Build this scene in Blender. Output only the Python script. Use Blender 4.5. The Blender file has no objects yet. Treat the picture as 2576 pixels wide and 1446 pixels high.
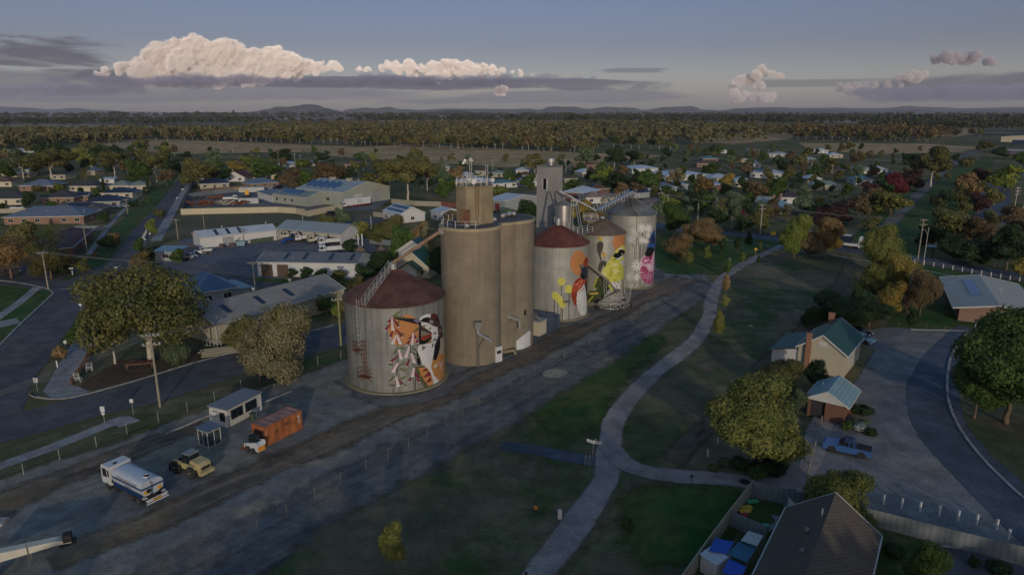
import bpy,math,random
import numpy as np
from math import sin,cos,pi,radians,atan2,hypot
from mathutils import Vector,Matrix,noise,geometry
sc=bpy.context.scene
col=sc.collection
RNG=random.Random(7)
F_,HY,CH=1717.0,283.0,41.0
TH=atan2(723-HY,F_)
CT,ST=cos(TH),sin(TH)
SUN_EL,SUN_AZ=radians(10.5),radians(9)
def ray(x,y):
 v=y-723.0
 return Vector((x-1288.0,F_*CT-v*ST,-(F_*ST+v*CT)))
def G(x,y,z=0.0):
 r=ray(x,y);k=(z-CH)/r.z
 return Vector((r.x*k,r.y*k,z))
def PX(p):
 dz=p[2]-CH;d=p[1]*CT-dz*ST;u=p[1]*ST+dz*CT
 return(1288+F_*p[0]/d,723-F_*u/d)
def ZT(p,y):
 r=ray(0,y);return CH+r.z/r.y*p[1]
def depth(p):return p[1]*CT+(CH-p[2])*ST
def mpp(p):return depth(p)/F_
def S(r,g,b):
 return tuple(((c/255)/12.92 if c/255<=.04045 else((c/255+.055)/1.055)**2.4)for c in(r,g,b))
 # ---- materials
MATS={}
def nd(nt,t,**k):
 n=nt.nodes.new(t)
 for a,v in k.items():setattr(n,a,v)
 return n
def lk(nt,a,b):nt.links.new(a,b)
def mixc(nt,fac,a,b,mode='MIX'):
 m=nd(nt,'ShaderNodeMix',data_type='RGBA',blend_type=mode)
 for i,v in((0,fac),(6,a),(7,b)):
  if isinstance(v,(int,float)):m.inputs[i].default_value=v
  elif isinstance(v,tuple):m.inputs[i].default_value=(*v[:3],1)
  else:lk(nt,v,m.inputs[i])
 return m.outputs[2]
def math_(nt,op,a,b=0.0,c=None,clamp=False):
 m=nd(nt,'ShaderNodeMath',operation=op,use_clamp=clamp)
 for i,v in enumerate((a,b,c)):
  if v is None:continue
  if isinstance(v,(int,float)):m.inputs[i].default_value=v
  else:lk(nt,v,m.inputs[i])
 return m.outputs[0]
def noise_(nt,vec,scale,detail=4,rough=.55,dist=0):
 n=nd(nt,'ShaderNodeTexNoise');n.inputs['Scale'].default_value=scale
 n.inputs['Detail'].default_value=detail;n.inputs['Roughness'].default_value=rough
 n.inputs['Distortion'].default_value=dist
 lk(nt,vec,n.inputs['Vector']);return n.outputs[0]
def ramp_(nt,fac,a,b,va=0.0,vb=1.0):
 r=nd(nt,'ShaderNodeMapRange');r.clamp=True;r.interpolation_type='SMOOTHSTEP'
 for i,v in((1,a),(2,b),(3,va),(4,vb)):r.inputs[i].default_value=v
 lk(nt,fac,r.inputs[0]);return r.outputs[0]
def vmap(nt,vec,rot=(0,0,0),scale=(1,1,1),loc=(0,0,0)):
 m=nd(nt,'ShaderNodeMapping');m.inputs[1].default_value=loc
 m.inputs[2].default_value=rot;m.inputs[3].default_value=scale
 lk(nt,vec,m.inputs[0]);return m.outputs[0]
def newmat(key):
 m=bpy.data.materials.new(key);m.use_nodes=True
 nt=m.node_tree;b=nt.nodes['Principled BSDF']
 MATS[key]=m
 return m,nt,b
def coords(nt,w='Object'):
 t=nd(nt,'ShaderNodeTexCoord');return t.outputs[w]
def mat(key,c,rough=.7,metal=0.0,var=.18,vs=.6,bump=0.0,kind=None,per=.3,c2=None,dirt=0.0,spec=.4):
 """painted / mineral / metal surface: colour with noise variation; kind: corrx corry corrz brick tile plank"""
 if key in MATS:return MATS[key]
 m,nt,b=newmat(key)
 v=coords(nt)
 n=noise_(nt,v,vs,5)
 lo=tuple(x*(1-var)for x in c);hi=tuple(min(1,x*(1+var))for x in c)
 out=mixc(nt,ramp_(nt,n,.3,.7),lo,hi)
 h=None
 if kind and kind.startswith('corr'):
  w=nd(nt,'ShaderNodeTexWave',wave_type='BANDS',bands_direction=kind[4].upper())
  w.inputs['Scale'].default_value=1/per*.3142;lk(nt,v,w.inputs['Vector'])
  out=mixc(nt,math_(nt,'MULTIPLY',w.outputs[1],.28),out,tuple(x*.45 for x in c));h=w.outputs[1]
 if kind=='brick':
  vv=nd(nt,'ShaderNodeCombineXYZ');sp=nd(nt,'ShaderNodeSeparateXYZ');lk(nt,v,sp.inputs[0])
  lk(nt,math_(nt,'ADD',sp.outputs[0],sp.outputs[1]),vv.inputs[0]);lk(nt,sp.outputs[2],vv.inputs[1])
  br=nd(nt,'ShaderNodeTexBrick');lk(nt,vv.outputs[0],br.inputs[0])
  br.inputs['Color1'].default_value=(*c,1);br.inputs['Color2'].default_value=(*[x*.7 for x in c],1)
  br.inputs['Mortar'].default_value=(*[min(1,x*1.5+.05)for x in c],1)
  br.inputs['Scale'].default_value=1;br.inputs['Brick Width'].default_value=.24;br.inputs['Row Height'].default_value=.086
  br.inputs['Mortar Size'].default_value=.01
  out=mixc(nt,.5,out,br.outputs[0])
 if kind in('tilex','tiley'):
  vv=vmap(nt,v,rot=(0,0,0 if kind=='tilex' else pi/2))
  sp=nd(nt,'ShaderNodeSeparateXYZ');lk(nt,vv,sp.inputs[0]);cm=nd(nt,'ShaderNodeCombineXYZ')
  lk(nt,sp.outputs[1],cm.inputs[0]);lk(nt,sp.outputs[0],cm.inputs[1])
  br=nd(nt,'ShaderNodeTexBrick');lk(nt,cm.outputs[0],br.inputs[0])
  br.inputs['Color1'].default_value=(*c,1);br.inputs['Color2'].default_value=(*[x*.72 for x in c],1)
  br.inputs['Mortar'].default_value=(*[x*.3 for x in c],1)
  br.inputs['Scale'].default_value=1;br.inputs['Brick Width'].default_value=.33;br.inputs['Row Height'].default_value=.36
  br.inputs['Mortar Size'].default_value=.045;br.inputs['Mortar Smooth'].default_value=.6
  out=mixc(nt,.75,out,br.outputs[0]);h=br.outputs[1];bump=bump or-.5
 if dirt:
  d=noise_(nt,vmap(nt,v,scale=(1,1,.15)),vs*2.3,6,.65)
  out=mixc(nt,math_(nt,'MULTIPLY',ramp_(nt,d,.5,.72),dirt),out,c2 or tuple(x*.35 for x in c))
 elif c2:
  d=noise_(nt,v,vs*.6,5,.6)
  out=mixc(nt,ramp_(nt,d,.48,.62),out,c2)
 lk(nt,out,b.inputs['Base Color'])
 b.inputs['Roughness'].default_value=rough;b.inputs['Metallic'].default_value=metal
 b.inputs['Specular IOR Level'].default_value=spec
 if bump or h is not None:
  bp=nd(nt,'ShaderNodeBump');bp.inputs['Strength'].default_value=abs(bump)or.35
  bp.inputs['Distance'].default_value=.05 if h is not None else.03;bp.invert=bump<0
  lk(nt,h if h is not None else noise_(nt,v,vs*12,3),bp.inputs['Height'])
  lk(nt,bp.outputs[0],b.inputs['Normal'])
 return m
def glass(key='window_glass',c=S(28,34,40),rough=.12):
 return mat(key,c,rough,0,.1,.5,spec=.8)
 # ---- objects
def tag(o,label=None,cat=None,group=None,kind=None):
 if label:o['label']=label
 if cat:o['category']=cat
 if group:o['group']=group
 if kind:o['kind']=kind
 return o
LAND=[]
def thing(name,label,cat,loc=(0,0,0),rz=0.0,group=None):
 o=bpy.data.objects.new(name,None);col.objects.link(o)
 o.empty_display_size=.5
 o.location=loc;o.rotation_euler=(0,0,rz)
 return tag(o,label,cat,group)
def copy_tree(o,parent=None):
 c=o.copy();col.objects.link(c)
 if parent is not None:c.parent=parent
 for ch in list(KIDS.get(o.name,[])):
  k=copy_tree(ch,c);KIDS.setdefault(c.name,[]).append(k)
 return c
KIDS={}
class MB:
 def __init__(s):s.v=[];s.f=[];s.m=[];s.mi=0
 def add(s,vs,fs):
  b=len(s.v);s.v+=[tuple(v)for v in vs]
  for f in fs:s.f.append(tuple(i+b for i in f));s.m.append(s.mi)
  return s
 def box(s,c,d,rz=0.0,rx=0.0,ry=0.0):
  x,y,z=(a/2 for a in d)
  P=[Vector((i,j,k))for i in(-x,x)for j in(-y,y)for k in(-z,z)]
  if rz or rx or ry:
   R=Matrix.Rotation(rz,3,'Z')@Matrix.Rotation(ry,3,'Y')@Matrix.Rotation(rx,3,'X')
   P=[R@p for p in P]
  c=Vector(c)
  return s.add([p+c for p in P],[(0,1,3,2),(4,6,7,5),(0,4,5,1),(2,3,7,6),(0,2,6,4),(1,5,7,3)])
 def b2(s,lo,hi):
  return s.box([(a+b)/2 for a,b in zip(lo,hi)],[b-a for a,b in zip(lo,hi)])
 def tube(s,p,q,r,n=6,r2=None,cap=True):
  p,q=Vector(p),Vector(q);r2=r if r2 is None else r2
  d=(q-p)
  if d.length<1e-6:return s
  d.normalize();a=d.orthogonal().normalized();b=d.cross(a)
  vs=[]
  for c,rr in((p,r),(q,r2)):
   vs+=[c+(a*cos(2*pi*i/n)+b*sin(2*pi*i/n))*rr for i in range(n)]
  fs=[(i,(i+1)%n,n+(i+1)%n,n+i)for i in range(n)]
  if cap:fs+=[tuple(range(n-1,-1,-1)),tuple(range(n,2*n))]
  return s.add(vs,fs)
 def path(s,pts,r,n=6):
  for a,b in zip(pts,pts[1:]):s.tube(a,b,r,n)
  return s
 def lathe(s,prof,n=32,c=(0,0,0),axis='z',cap=True):
  vs=[]
  for r,h in prof:
   for i in range(n):
    a=2*pi*i/n;p=(r*cos(a),r*sin(a),h)
    if axis=='x':p=(h,r*cos(a),r*sin(a))
    if axis=='y':p=(r*cos(a),h,-r*sin(a))
    vs.append((p[0]+c[0],p[1]+c[1],p[2]+c[2]))
  k=len(prof)
  fs=[(j*n+i,j*n+(i+1)%n,(j+1)*n+(i+1)%n,(j+1)*n+i)for j in range(k-1)for i in range(n)]
  if cap:fs+=[tuple(range(n-1,-1,-1)),tuple(range((k-1)*n,k*n))]
  return s.add(vs,fs)
 def prism(s,poly,a,b,axis='z'):
  n=len(poly)
  def P(u,v,w):return{'z':(u,v,w),'y':(u,w,v),'x':(w,u,v)}[axis]
  vs=[P(u,v,a)for u,v in poly]+[P(u,v,b)for u,v in poly]
  fs=[(i,(i+1)%n,n+(i+1)%n,n+i)for i in range(n)]
  t=geometry.tessellate_polygon([[Vector((u,v,0))for u,v in poly]])
  fs+=[tuple(q)for q in t]+[tuple(i+n for i in reversed(q))for q in t]
  return s.add(vs,fs)
 def ball(s,c,r,n=10,m=6,sz=(1,1,1)):
  prof=[(r*sin(pi*j/m)+1e-4,-r*cos(pi*j/m)*sz[2])for j in range(m+1)]
  b=len(s.v);s.lathe(prof,n)
  for i in range(b,len(s.v)):
   v=s.v[i];s.v[i]=(v[0]*sz[0]+c[0],v[1]*sz[1]+c[1],v[2]+c[2])
  return s
 def build(s,name,mats,parent=None,smooth=False,label=None,cat=None,group=None,kind=None,loc=None):
  me=bpy.data.meshes.new(name)
  me.from_pydata(s.v,[],s.f)
  if not isinstance(mats,(list,tuple)):mats=[mats]
  for m in mats:me.materials.append(m)
  if len(mats)>1:me.polygons.foreach_set('material_index',s.m)
  if smooth:
   me.polygons.foreach_set('use_smooth',[True]*len(s.f))
  me.update()
  o=bpy.data.objects.new(name,me);col.objects.link(o)
  if parent is not None:
   o.parent=parent;KIDS.setdefault(parent.name,[]).append(o)
  if loc is not None:o.location=loc
  return tag(o,label,cat,group,kind)
def shade_auto(o,ang=40):
 me=o.data;me.polygons.foreach_set('use_smooth',[True]*len(me.polygons))
 try:me.set_sharp_from_angle(angle=radians(ang))
 except Exception:pass
 return o
 # ---- camera, light, sky
cam_d=bpy.data.cameras.new('camera');cam=bpy.data.objects.new('camera',cam_d);col.objects.link(cam)
cam.location=(0,0,CH);cam.rotation_euler=(pi/2-TH,0,0)
cam_d.sensor_width=36;cam_d.lens=36*F_/2576;cam_d.clip_start=.5;cam_d.clip_end=200000
sc.camera=cam
sd=bpy.data.lights.new('sun','SUN');sun=bpy.data.objects.new('sun',sd);col.objects.link(sun)
sd.energy=1.95;sd.angle=radians(.6);sd.color=(1.0,.88,.72)
dirs=Vector((sin(SUN_AZ)*cos(SUN_EL),-cos(SUN_AZ)*cos(SUN_EL),sin(SUN_EL)))
sun.rotation_euler=dirs.to_track_quat('Z','Y').to_euler()
sun.location=(0,-20,80)
w=bpy.data.worlds.new('World');sc.world=w;w.use_nodes=True
nt=w.node_tree;bg=nt.nodes['Background']
sky=nd(nt,'ShaderNodeTexSky',sky_type='NISHITA');sky.sun_disc=False
sky.sun_elevation=SUN_EL;sky.sun_rotation=pi-SUN_AZ;sky.air_density=1.0;sky.dust_density=1.5;sky.ozone_density=2.2
sky.altitude=150
gv=nd(nt,'ShaderNodeTexCoord').outputs['Generated']
sp=nd(nt,'ShaderNodeSeparateXYZ');lk(nt,gv,sp.inputs[0])
az=math_(nt,'MULTIPLY',math_(nt,'ARCTAN2',sp.outputs[0],sp.outputs[1]),180/pi)
el=math_(nt,'MULTIPLY',math_(nt,'ARCSINE',sp.outputs[2]),180/pi)
cx=nd(nt,'ShaderNodeCombineXYZ');lk(nt,az,cx.inputs[0]);lk(nt,math_(nt,'MULTIPLY',el,7.0),cx.inputs[1])
cv=cx.outputs[0]
base=mixc(nt,1.0,sky.outputs[0],mixc(nt,ramp_(nt,el,10,24),mixc(nt,ramp_(nt,el,0,5.5),(1.38,1.25,1.5),(.74,.61,.78)),(1.28,1.42,1.55)),'MULTIPLY')
def bell(v,c,wid):
 d=math_(nt,'ABSOLUTE',math_(nt,'SUBTRACT',v,c))
 return ramp_(nt,d,wid*.35,wid,1,0)
def band(azc,azw,elc,elw,scale,lo,hi,seed,slope=0.0):
 e2=math_(nt,'SUBTRACT',el,math_(nt,'MULTIPLY',math_(nt,'SUBTRACT',az,azc),slope))
 m=math_(nt,'MULTIPLY',bell(az,azc,azw),bell(e2,elc,elw))
 n=noise_(nt,vmap(nt,cv,loc=(seed,seed*.7,0),scale=(1,1,1)),scale,8,.62,.6)
 x=math_(nt,'ADD',n,math_(nt,'MULTIPLY',math_(nt,'SUBTRACT',m,1.0),.5))
 return ramp_(nt,x,lo,hi)
mauve,blueg,pink=(.19,.18,.235),(.20,.22,.29),(.45,.36,.35)
layers=[(band(-38,17,4.0,1.9,.10,.34,.50,3),mauve,.85),(band(-28,30,1.7,1.6,.07,.26,.48,11),blueg,.6),(band(-16,25,2.3,.75,.09,.24,.46,23,-.012),mauve,.9),(band(3,16,2.2,.7,.10,.30,.46,31,-.02),mauve,.8),(band(0,22,1.2,1.0,.06,.34,.54,41),blueg,.6),(band(33,12,1.7,1.5,.07,.22,.46,53,.03),mauve,.8),(band(25,12,2.1,.5,.12,.36,.50,61),mauve,.5),(band(-34,6,8.2,.7,.13,.40,.52,71,-.05),mauve,.6),(band(-29,3,7.9,.35,.13,.40,.52,75,-.05),mauve,.5),(band(10,5,3.2,.35,.16,.44,.54,83),mauve,.5),(band(-26,20,1.0,.5,.09,.50,.64,91),pink,.45),(band(30,10,1.5,.5,.09,.48,.62,97),pink,.4),(band(-35,8,4.9,.6,.10,.46,.60,103),pink,.5),]
cur=base
SKYG=5.2
for msk,c,a in layers:
 cur=mixc(nt,math_(nt,'MULTIPLY',msk,a),cur,tuple(x*SKYG for x in c))
lk(nt,cur,bg.inputs[0]);bg.inputs[1].default_value=.125
sc.view_settings.view_transform='Standard';sc.view_settings.look='None'
sc.view_settings.exposure=-.45;sc.view_settings.gamma=1
cy=sc.cycles
cy.use_denoising=True;cy.max_bounces=6;cy.diffuse_bounces=2;cy.glossy_bounces=2;cy.transmission_bounces=3
cy.volume_bounces=1;cy.transparent_max_bounces=12;cy.caustics_reflective=False;cy.caustics_refractive=False
cy.volume_step_rate=10
hz=MB().b2((-30000,-600,-1.0),(30000,26000,620)).build('haze',[],kind='stuff',label='thin evening haze over the whole plain')
m=bpy.data.materials.new('haze_air');m.use_nodes=True;n_=m.node_tree
n_.nodes.remove(n_.nodes['Principled BSDF'])
pv=n_.nodes.new('ShaderNodeVolumePrincipled');pv.inputs['Color'].default_value=(.84,.84,.97,1)
pv.inputs['Density'].default_value=2.6e-5;pv.inputs['Anisotropy'].default_value=0
n_.links.new(pv.outputs[0],n_.nodes['Material Output'].inputs['Volume'])
hz.data.materials.append(m)
# ---- cumulus clouds (solid relief, far outside the haze)
def cloud(name,label,puffs,D,seed,fade=None,c=(.995,.97,.95),dens=.0038,g=-.6,flat=.94,vox=70):
 """puffs: (px, py, radius px). Balls of cloud at distance D, roughened with fractal noise."""
 rs=random.Random(seed);V=[];FF=[]
 import bmesh
 bm=bmesh.new();bmesh.ops.create_icosphere(bm,subdivisions=5,radius=1);bm.verts.ensure_lookup_table()
 base_v=[v.co.copy()for v in bm.verts];base_f=[tuple(v.index for v in f.verts)for f in bm.faces];bm.free()
 bm=bmesh.new();bmesh.ops.create_icosphere(bm,subdivisions=4,radius=1);small_v=[v.co.copy()for v in bm.verts];small_f=[tuple(v.index for v in f.verts)for f in bm.faces];bm.free()
 allp=[]
 for(x,y,r)in puffs:
  allp.append((x,y,r*1.22))
  if flat<.5:continue
  for k in range(4):
   a=rs.uniform(-.2,pi+.2);q=r*rs.uniform(.3,.55)
   allp.append((x+cos(a)*r*.85,y-sin(a)*r*.75,q))
  allp.append((x+rs.uniform(-1.3,1.3)*r,y+r*rs.uniform(.0,.5),r*rs.uniform(.6,.9)))
 for(x,y,r)in allp:
  bv,bf=(base_v,base_f)if r>9 else(small_v,small_f)
  d=D+rs.uniform(-.012,.012)*D
  rr=ray(x,y);k=d/rr.y;c0=Vector((0,0,CH))+rr*k;R=r/1772*d
  b=len(V);o=Vector((rs.uniform(0,50),rs.uniform(0,50),rs.uniform(0,50)))
  for v in bv:
   q=v*1.6+o
   n=(1-abs(noise.noise(q)))**2*.40+(1-abs(noise.noise(q*2.2)))**2*.24+(1-abs(noise.noise(q*4.9)))**2*.13+(1-abs(noise.noise(q*10)))**2*.06
   V.append(c0+Vector((v.x*1.08,v.y,v.z*flat))*R*(.55+n*.62))
  FF+=[tuple(i+b for i in f)for f in bf]
 me=bpy.data.meshes.new(name);me.from_pydata(V,[],FF);me.update()
 o=bpy.data.objects.new(name,me);col.objects.link(o)
 rm=o.modifiers.new('r','REMESH');rm.mode='VOXEL';rm.voxel_size=vox;rm.use_smooth_shade=True
 m2=bpy.data.meshes.new_from_object(o.evaluated_get(bpy.context.evaluated_depsgraph_get()));bpy.data.objects.remove(o)
 n_=len(m2.vertices);co=np.empty(n_*3,np.float32);m2.vertices.foreach_get('co',co);co=co.reshape(-1,3);no=np.empty(n_*3,np.float32);m2.vertices.foreach_get('normal',no);no=no.reshape(-1,3)
 for i in range(n_):
  q=Vector(co[i]);d=abs(noise.noise(q/800))*400+abs(noise.noise(q/330))*190+abs(noise.noise(q/150))*50-150
  co[i]+=no[i]*d
 m2.vertices.foreach_set('co',co.ravel());m2.update()
 m=bpy.data.materials.new(name+'_vapour');m.use_nodes=True;nt=m.node_tree;nt.nodes.remove(nt.nodes['Principled BSDF'])
 pv=nd(nt,'ShaderNodeVolumePrincipled');pv.inputs['Color'].default_value=(*c,1);pv.inputs['Density'].default_value=dens;pv.inputs['Anisotropy'].default_value=g
 lk(nt,pv.outputs[0],nt.nodes['Material Output'].inputs['Volume'])
 m2.materials.clear();m2.materials.append(m)
 o=bpy.data.objects.new(name,m2);col.objects.link(o)
 return tag(o,label,'cloud','clouds over the plain',None)
DENS=.004
DC=42000
def elz(y,D=DC):r=ray(0,y);return CH+r.z/r.y*D
rs=random.Random(5)
big=[(478,118,26),(440,125,24),(500,135,34),(400,140,32),(385,150,26),(430,155,36),(470,160,38),(545,128,24),(575,140,36),(530,165,40),(610,160,34),(585,118,16),(640,150,26),(660,165,32),(690,140,22),(715,152,24),(740,160,24),(700,170,28),(770,166,20),(800,168,16),(835,168,13),(855,172,9),(350,160,18),(325,170,16),(300,176,13),(360,180,24),(400,186,26),(450,190,28),(500,190,28),(560,190,28),(620,188,26),(680,190,20),(640,196,22),(340,190,18),(740,182,18),(270,182,10),(250,186,8),(480,104,13),(462,108,10),(495,112,14),(560,118,12),(600,128,14)]
cloud('cloud','tall heaped cumulus with pink-lit tops above the left of the plain',big,DC,3,(elz(200),elz(150),1500))
mid=[(975,166,11),(1000,168,12),(1030,172,12),(1090,164,13),(1115,160,13),(1140,166,16),(1170,164,13),(1195,166,11),(1215,170,11),(1240,174,9),(1265,178,7),(1105,176,15),(1150,180,14),(1190,178,12),(1060,174,11),(1085,188,10),(1110,196,9),(1100,206,8),(960,170,7),(1290,180,6)]
cloud('cloud','low heaped cumulus bank above the grain tower, smaller than its neighbour',mid+[(1000,178,13),(1040,180,13),(1075,182,14),(1130,184,14),(1165,186,13),(1210,182,12),(1250,184,10),(900,176,8),(925,174,8),(1310,184,7),(1340,187,6)],DC,9,(elz(200),elz(160),1000))
cloud('cloud','small ragged puff low in the sky right of the grain tower',[(1262,226,10),(1252,228,7),(1272,222,7),(1266,231,6)],DC,12,(elz(240),elz(230),300))
cloud('cloud','curled white cumulus over the ranges at right',[(1915,182,14),(1900,190,14),(1935,186,12),(1955,190,9),(1880,200,12),(1865,206,9),(1898,207,10),(1845,214,9),(1832,218,7),(1970,192,7),(1905,217,9),(1920,216,6)],DC,14,(elz(226),elz(196),500))
cloud('cloud','faint double puff just above the horizon at right',[(1845,240,13),(1865,244,13),(1885,243,11),(1922,242,12),(1910,247,9),(1940,246,9)],DC,15,(elz(262),elz(238),500))
cloud('cloud','flat-based oval cloud high at the right edge',[(2370,146,14),(2392,144,13),(2350,150,10),(2440,146,14),(2460,142,12),(2425,150,12),(2405,152,12),(2480,152,9),(2497,154,6)],DC,16,(elz(162),elz(146),200),(.9,.84,.86),g=-.2)
cloud('cloud','bright twin-topped cumulus rising from the dark bank at right',[(2278,195,11),(2265,200,10),(2292,190,7),(2320,190,11),(2330,185,8),(2305,198,9),(2280,206,9)],DC,17,(elz(216),elz(196),400))
cloud('cloud','long low cumulus left of the dark bank at right',[(2130,218,11),(2155,214,10),(2110,222,9),(2175,220,9),(2205,216,8),(2230,214,8),(2190,222,8)],DC,18,(elz(236),elz(216),400),(.85,.8,.8))
def shelf(label,x0,x1,y,r,D,seed,dens=.0011,slope=0.0,c=(.66,.64,.76)):
 q=random.Random(seed);n=max(4,int((x1-x0)/(r*1.3)))
 P=[(x0+(x1-x0)*i/(n-1)+q.uniform(-.4,.4)*r,y+slope*i/(n-1)+q.uniform(-.18,.18)*r*.5,r*(.45+.75*sin(pi*(i+.5)/n))*q.uniform(.8,1.1))for i in range(n)]
 cloud('cloud',label,P,D,seed,c=c,dens=dens,g=0,flat=.26,vox=90)
shelf('long grey shelf cloud across the base of the tall cumulus',160,760,205,52,38500,31)
shelf('grey shelf cloud trailing from the centre towards the right',720,1480,203,38,39000,32)
shelf('thin grey cloud tongue at the left above the far hills',-60,330,228,44,40000,33,.0007)
shelf('slanting grey bank under the twin-topped cumulus',2180,2700,232,62,38500,34,.0010)
# ---- ground materials
RAIL=atan2(61,48)
def gmat(key,cols,s1=.05,s2=.6,grain=8,streak=0.0,sdir=RAIL,rough=.95,bump=.25,patch=None,streak_c=None):
 if key in MATS:return MATS[key]
 m,nt,b=newmat(key);v=coords(nt)
 a=ramp_(nt,noise_(nt,v,s1,6,.6,.4),.36,.64)
 out=mixc(nt,a,cols[0],cols[1])
 if len(cols)>2:
  out=mixc(nt,ramp_(nt,noise_(nt,vmap(nt,v,loc=(31,17,5)),s1*1.7,6,.65,.3),.47,.66),out,cols[2])
 if len(cols)>3:
  out=mixc(nt,ramp_(nt,noise_(nt,vmap(nt,v,loc=(-51,37,5)),s1*2.6,6,.6,.3),.54,.68),out,cols[3])
 if streak:
  vv=vmap(nt,v,rot=(0,0,-sdir),scale=(1,1,1));vv=vmap(nt,vv,scale=(.05,1.1,1))
  st=ramp_(nt,noise_(nt,vv,.55,6,.7,.15),.46,.66)
  out=mixc(nt,math_(nt,'MULTIPLY',st,streak),out,streak_c or tuple(x*.5 for x in cols[0]))
 f=ramp_(nt,noise_(nt,v,s2,6,.75),.3,.72,.68,1.28)
 out=mixc(nt,1.0,out,f,'MULTIPLY')
 g=ramp_(nt,noise_(nt,v,grain,3,.8),.32,.68,.68,1.32)
 out=mixc(nt,1.0,out,g,'MULTIPLY')
 lk(nt,out,b.inputs['Base Color']);b.inputs['Roughness'].default_value=rough;b.inputs['Specular IOR Level'].default_value=.2
 if bump:
  bp=nd(nt,'ShaderNodeBump');bp.inputs['Strength'].default_value=bump;bp.inputs['Distance'].default_value=.08
  lk(nt,noise_(nt,v,grain*.5,5,.7),bp.inputs['Height']);lk(nt,bp.outputs[0],b.inputs['Normal'])
 return m
M_town=gmat('town_ground',[S(74,84,52),S(108,102,74),S(60,76,40),S(122,110,84)],.035,.5,5)
M_park=gmat('park_grass',[S(76,84,58),S(118,108,84),S(58,80,38),S(102,92,74)],.045,.35,6,bump=.5)
M_lush=gmat('lush_grass',[S(46,82,32),S(70,88,42),S(84,92,48)],.08,.4,6,bump=.4)
M_yard=gmat('yard_gravel',[S(132,132,126),S(110,112,112),S(140,132,116),S(152,140,120)],.04,.5,7,.35)
M_track=gmat('dirt_track',[S(112,98,80),S(92,84,74),S(126,110,86),S(74,68,62)],.05,.5,6,.6,streak_c=S(140,132,122))
M_trackb=gmat('old_rail_gravel',[S(118,118,114),S(96,98,98),S(128,118,104)],.05,.6,6,.55,streak_c=S(66,66,68))
M_asph=gmat('worn_asphalt',[S(92,94,98),S(78,81,86),S(100,98,96)],.06,.3,9,.3,bump=.12,streak_c=S(60,62,68))
M_asph2=gmat('dark_asphalt',[S(88,96,106),S(76,84,94)],.06,.3,9,.2,bump=.1)
M_conc=gmat('footpath_concrete',[S(150,150,148),S(136,136,136)],.1,.4,5,bump=.08)
M_kerb=gmat('kerb_concrete',[S(160,158,152),S(140,138,134)],.3,.8,5,bump=.05)
M_path=gmat('path_gravel',[S(148,138,134),S(134,126,122),S(156,146,138)],.06,.3,6,bump=.15)
M_carp=gmat('car_park_gravel',[S(126,126,124),S(108,112,116),S(140,130,120)],.05,.3,6,.25,bump=.15,sdir=2.2)
M_lot=gmat('dry_lot',[S(98,92,66),S(112,102,78),S(82,84,52)],.03,.4,4,.2,sdir=0)
M_field=gmat('dry_field',[S(184,150,104),S(160,138,92),S(196,160,116)],.012,.08,1.5,.3,sdir=.3)
M_field2=gmat('pale_field',[S(205,180,150),S(186,164,134)],.004,.03,.5,.2,sdir=.1)
M_mulch=gmat('bark_mulch',[S(94,78,62),S(78,66,54),S(108,88,68)],.3,1.5,9,bump=.5)
M_yardc=gmat('depot_gravel',[S(108,112,118),S(94,98,104),S(130,118,104)],.04,.4,6,.2,sdir=1.2)
M_white=gmat('line_paint',[S(190,190,186),S(170,170,168)],.5,2,9,bump=0)
M_sand=gmat('pale_sand',[S(170,160,140),S(150,142,126)],.4,1.5,8)
m,nt,b=newmat('plain');v=coords(nt)
near=mixc(nt,ramp_(nt,noise_(nt,v,.02,7,.62),.36,.64),S(84,88,58),S(128,114,84))
near=mixc(nt,ramp_(nt,noise_(nt,vmap(nt,v,loc=(9,9,9)),.04,6,.6),.5,.66),near,S(58,78,38))
vo=nd(nt,'ShaderNodeTexVoronoi');vo.inputs['Scale'].default_value=1.0
lk(nt,vmap(nt,v,rot=(0,0,.3),scale=(.0011,.0007,1)),vo.inputs['Vector'])
cr=nd(nt,'ShaderNodeValToRGB');e=cr.color_ramp;e.elements[0].color=(*S(112,100,80),1);e.elements[1].color=(*S(204,180,150),1)
for p,c in((.25,S(146,126,104)),(.5,S(82,84,66)),(.75,S(160,138,114))):x=e.elements.new(p);x.color=(*c,1)
sx=nd(nt,'ShaderNodeSeparateColor');lk(nt,vo.outputs['Color'],sx.inputs[0]);lk(nt,sx.outputs[0],cr.inputs[0])
far=mixc(nt,ramp_(nt,noise_(nt,v,.0035,8,.7),.5,.62),cr.outputs[0],S(52,56,44))
s3=nd(nt,'ShaderNodeSeparateXYZ');lk(nt,v,s3.inputs[0])
out=mixc(nt,ramp_(nt,s3.outputs[1],900,1500),near,far)
out=mixc(nt,1.0,out,ramp_(nt,noise_(nt,v,.5,6,.75),.3,.7,.75,1.2),'MULTIPLY')
out=mixc(nt,1.0,out,ramp_(nt,noise_(nt,v,6,3,.8),.3,.7,.85,1.15),'MULTIPLY')
lk(nt,out,b.inputs['Base Color']);b.inputs['Roughness'].default_value=.95;b.inputs['Specular IOR Level'].default_value=.1
MB().add([(-29000,-500,0),(29000,-500,0),(29000,25500,0),(-29000,25500,0)],[(0,1,2,3)]).build('ground',m,kind='structure')
def spline(pts,n=6,closed=False):
 P=[Vector(p)for p in pts];out=[];N=len(P)
 rng=range(N if closed else N-1)
 for i in rng:
  g=(lambda k:P[k%N])if closed else(lambda k:P[max(0,min(N-1,k))])
  a,b_,c,d=g(i-1),g(i),g(i+1),g(i+2)
  for j in range(n):
   t=j/n
   out.append(.5*((2*b_)+(-a+c)*t+(2*a-5*b_+4*c-d)*t*t+(-a+3*b_-3*c+d)*t**3))
 if not closed:out.append(P[-1])
 return out
LV=[0]
SOFT={}
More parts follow.
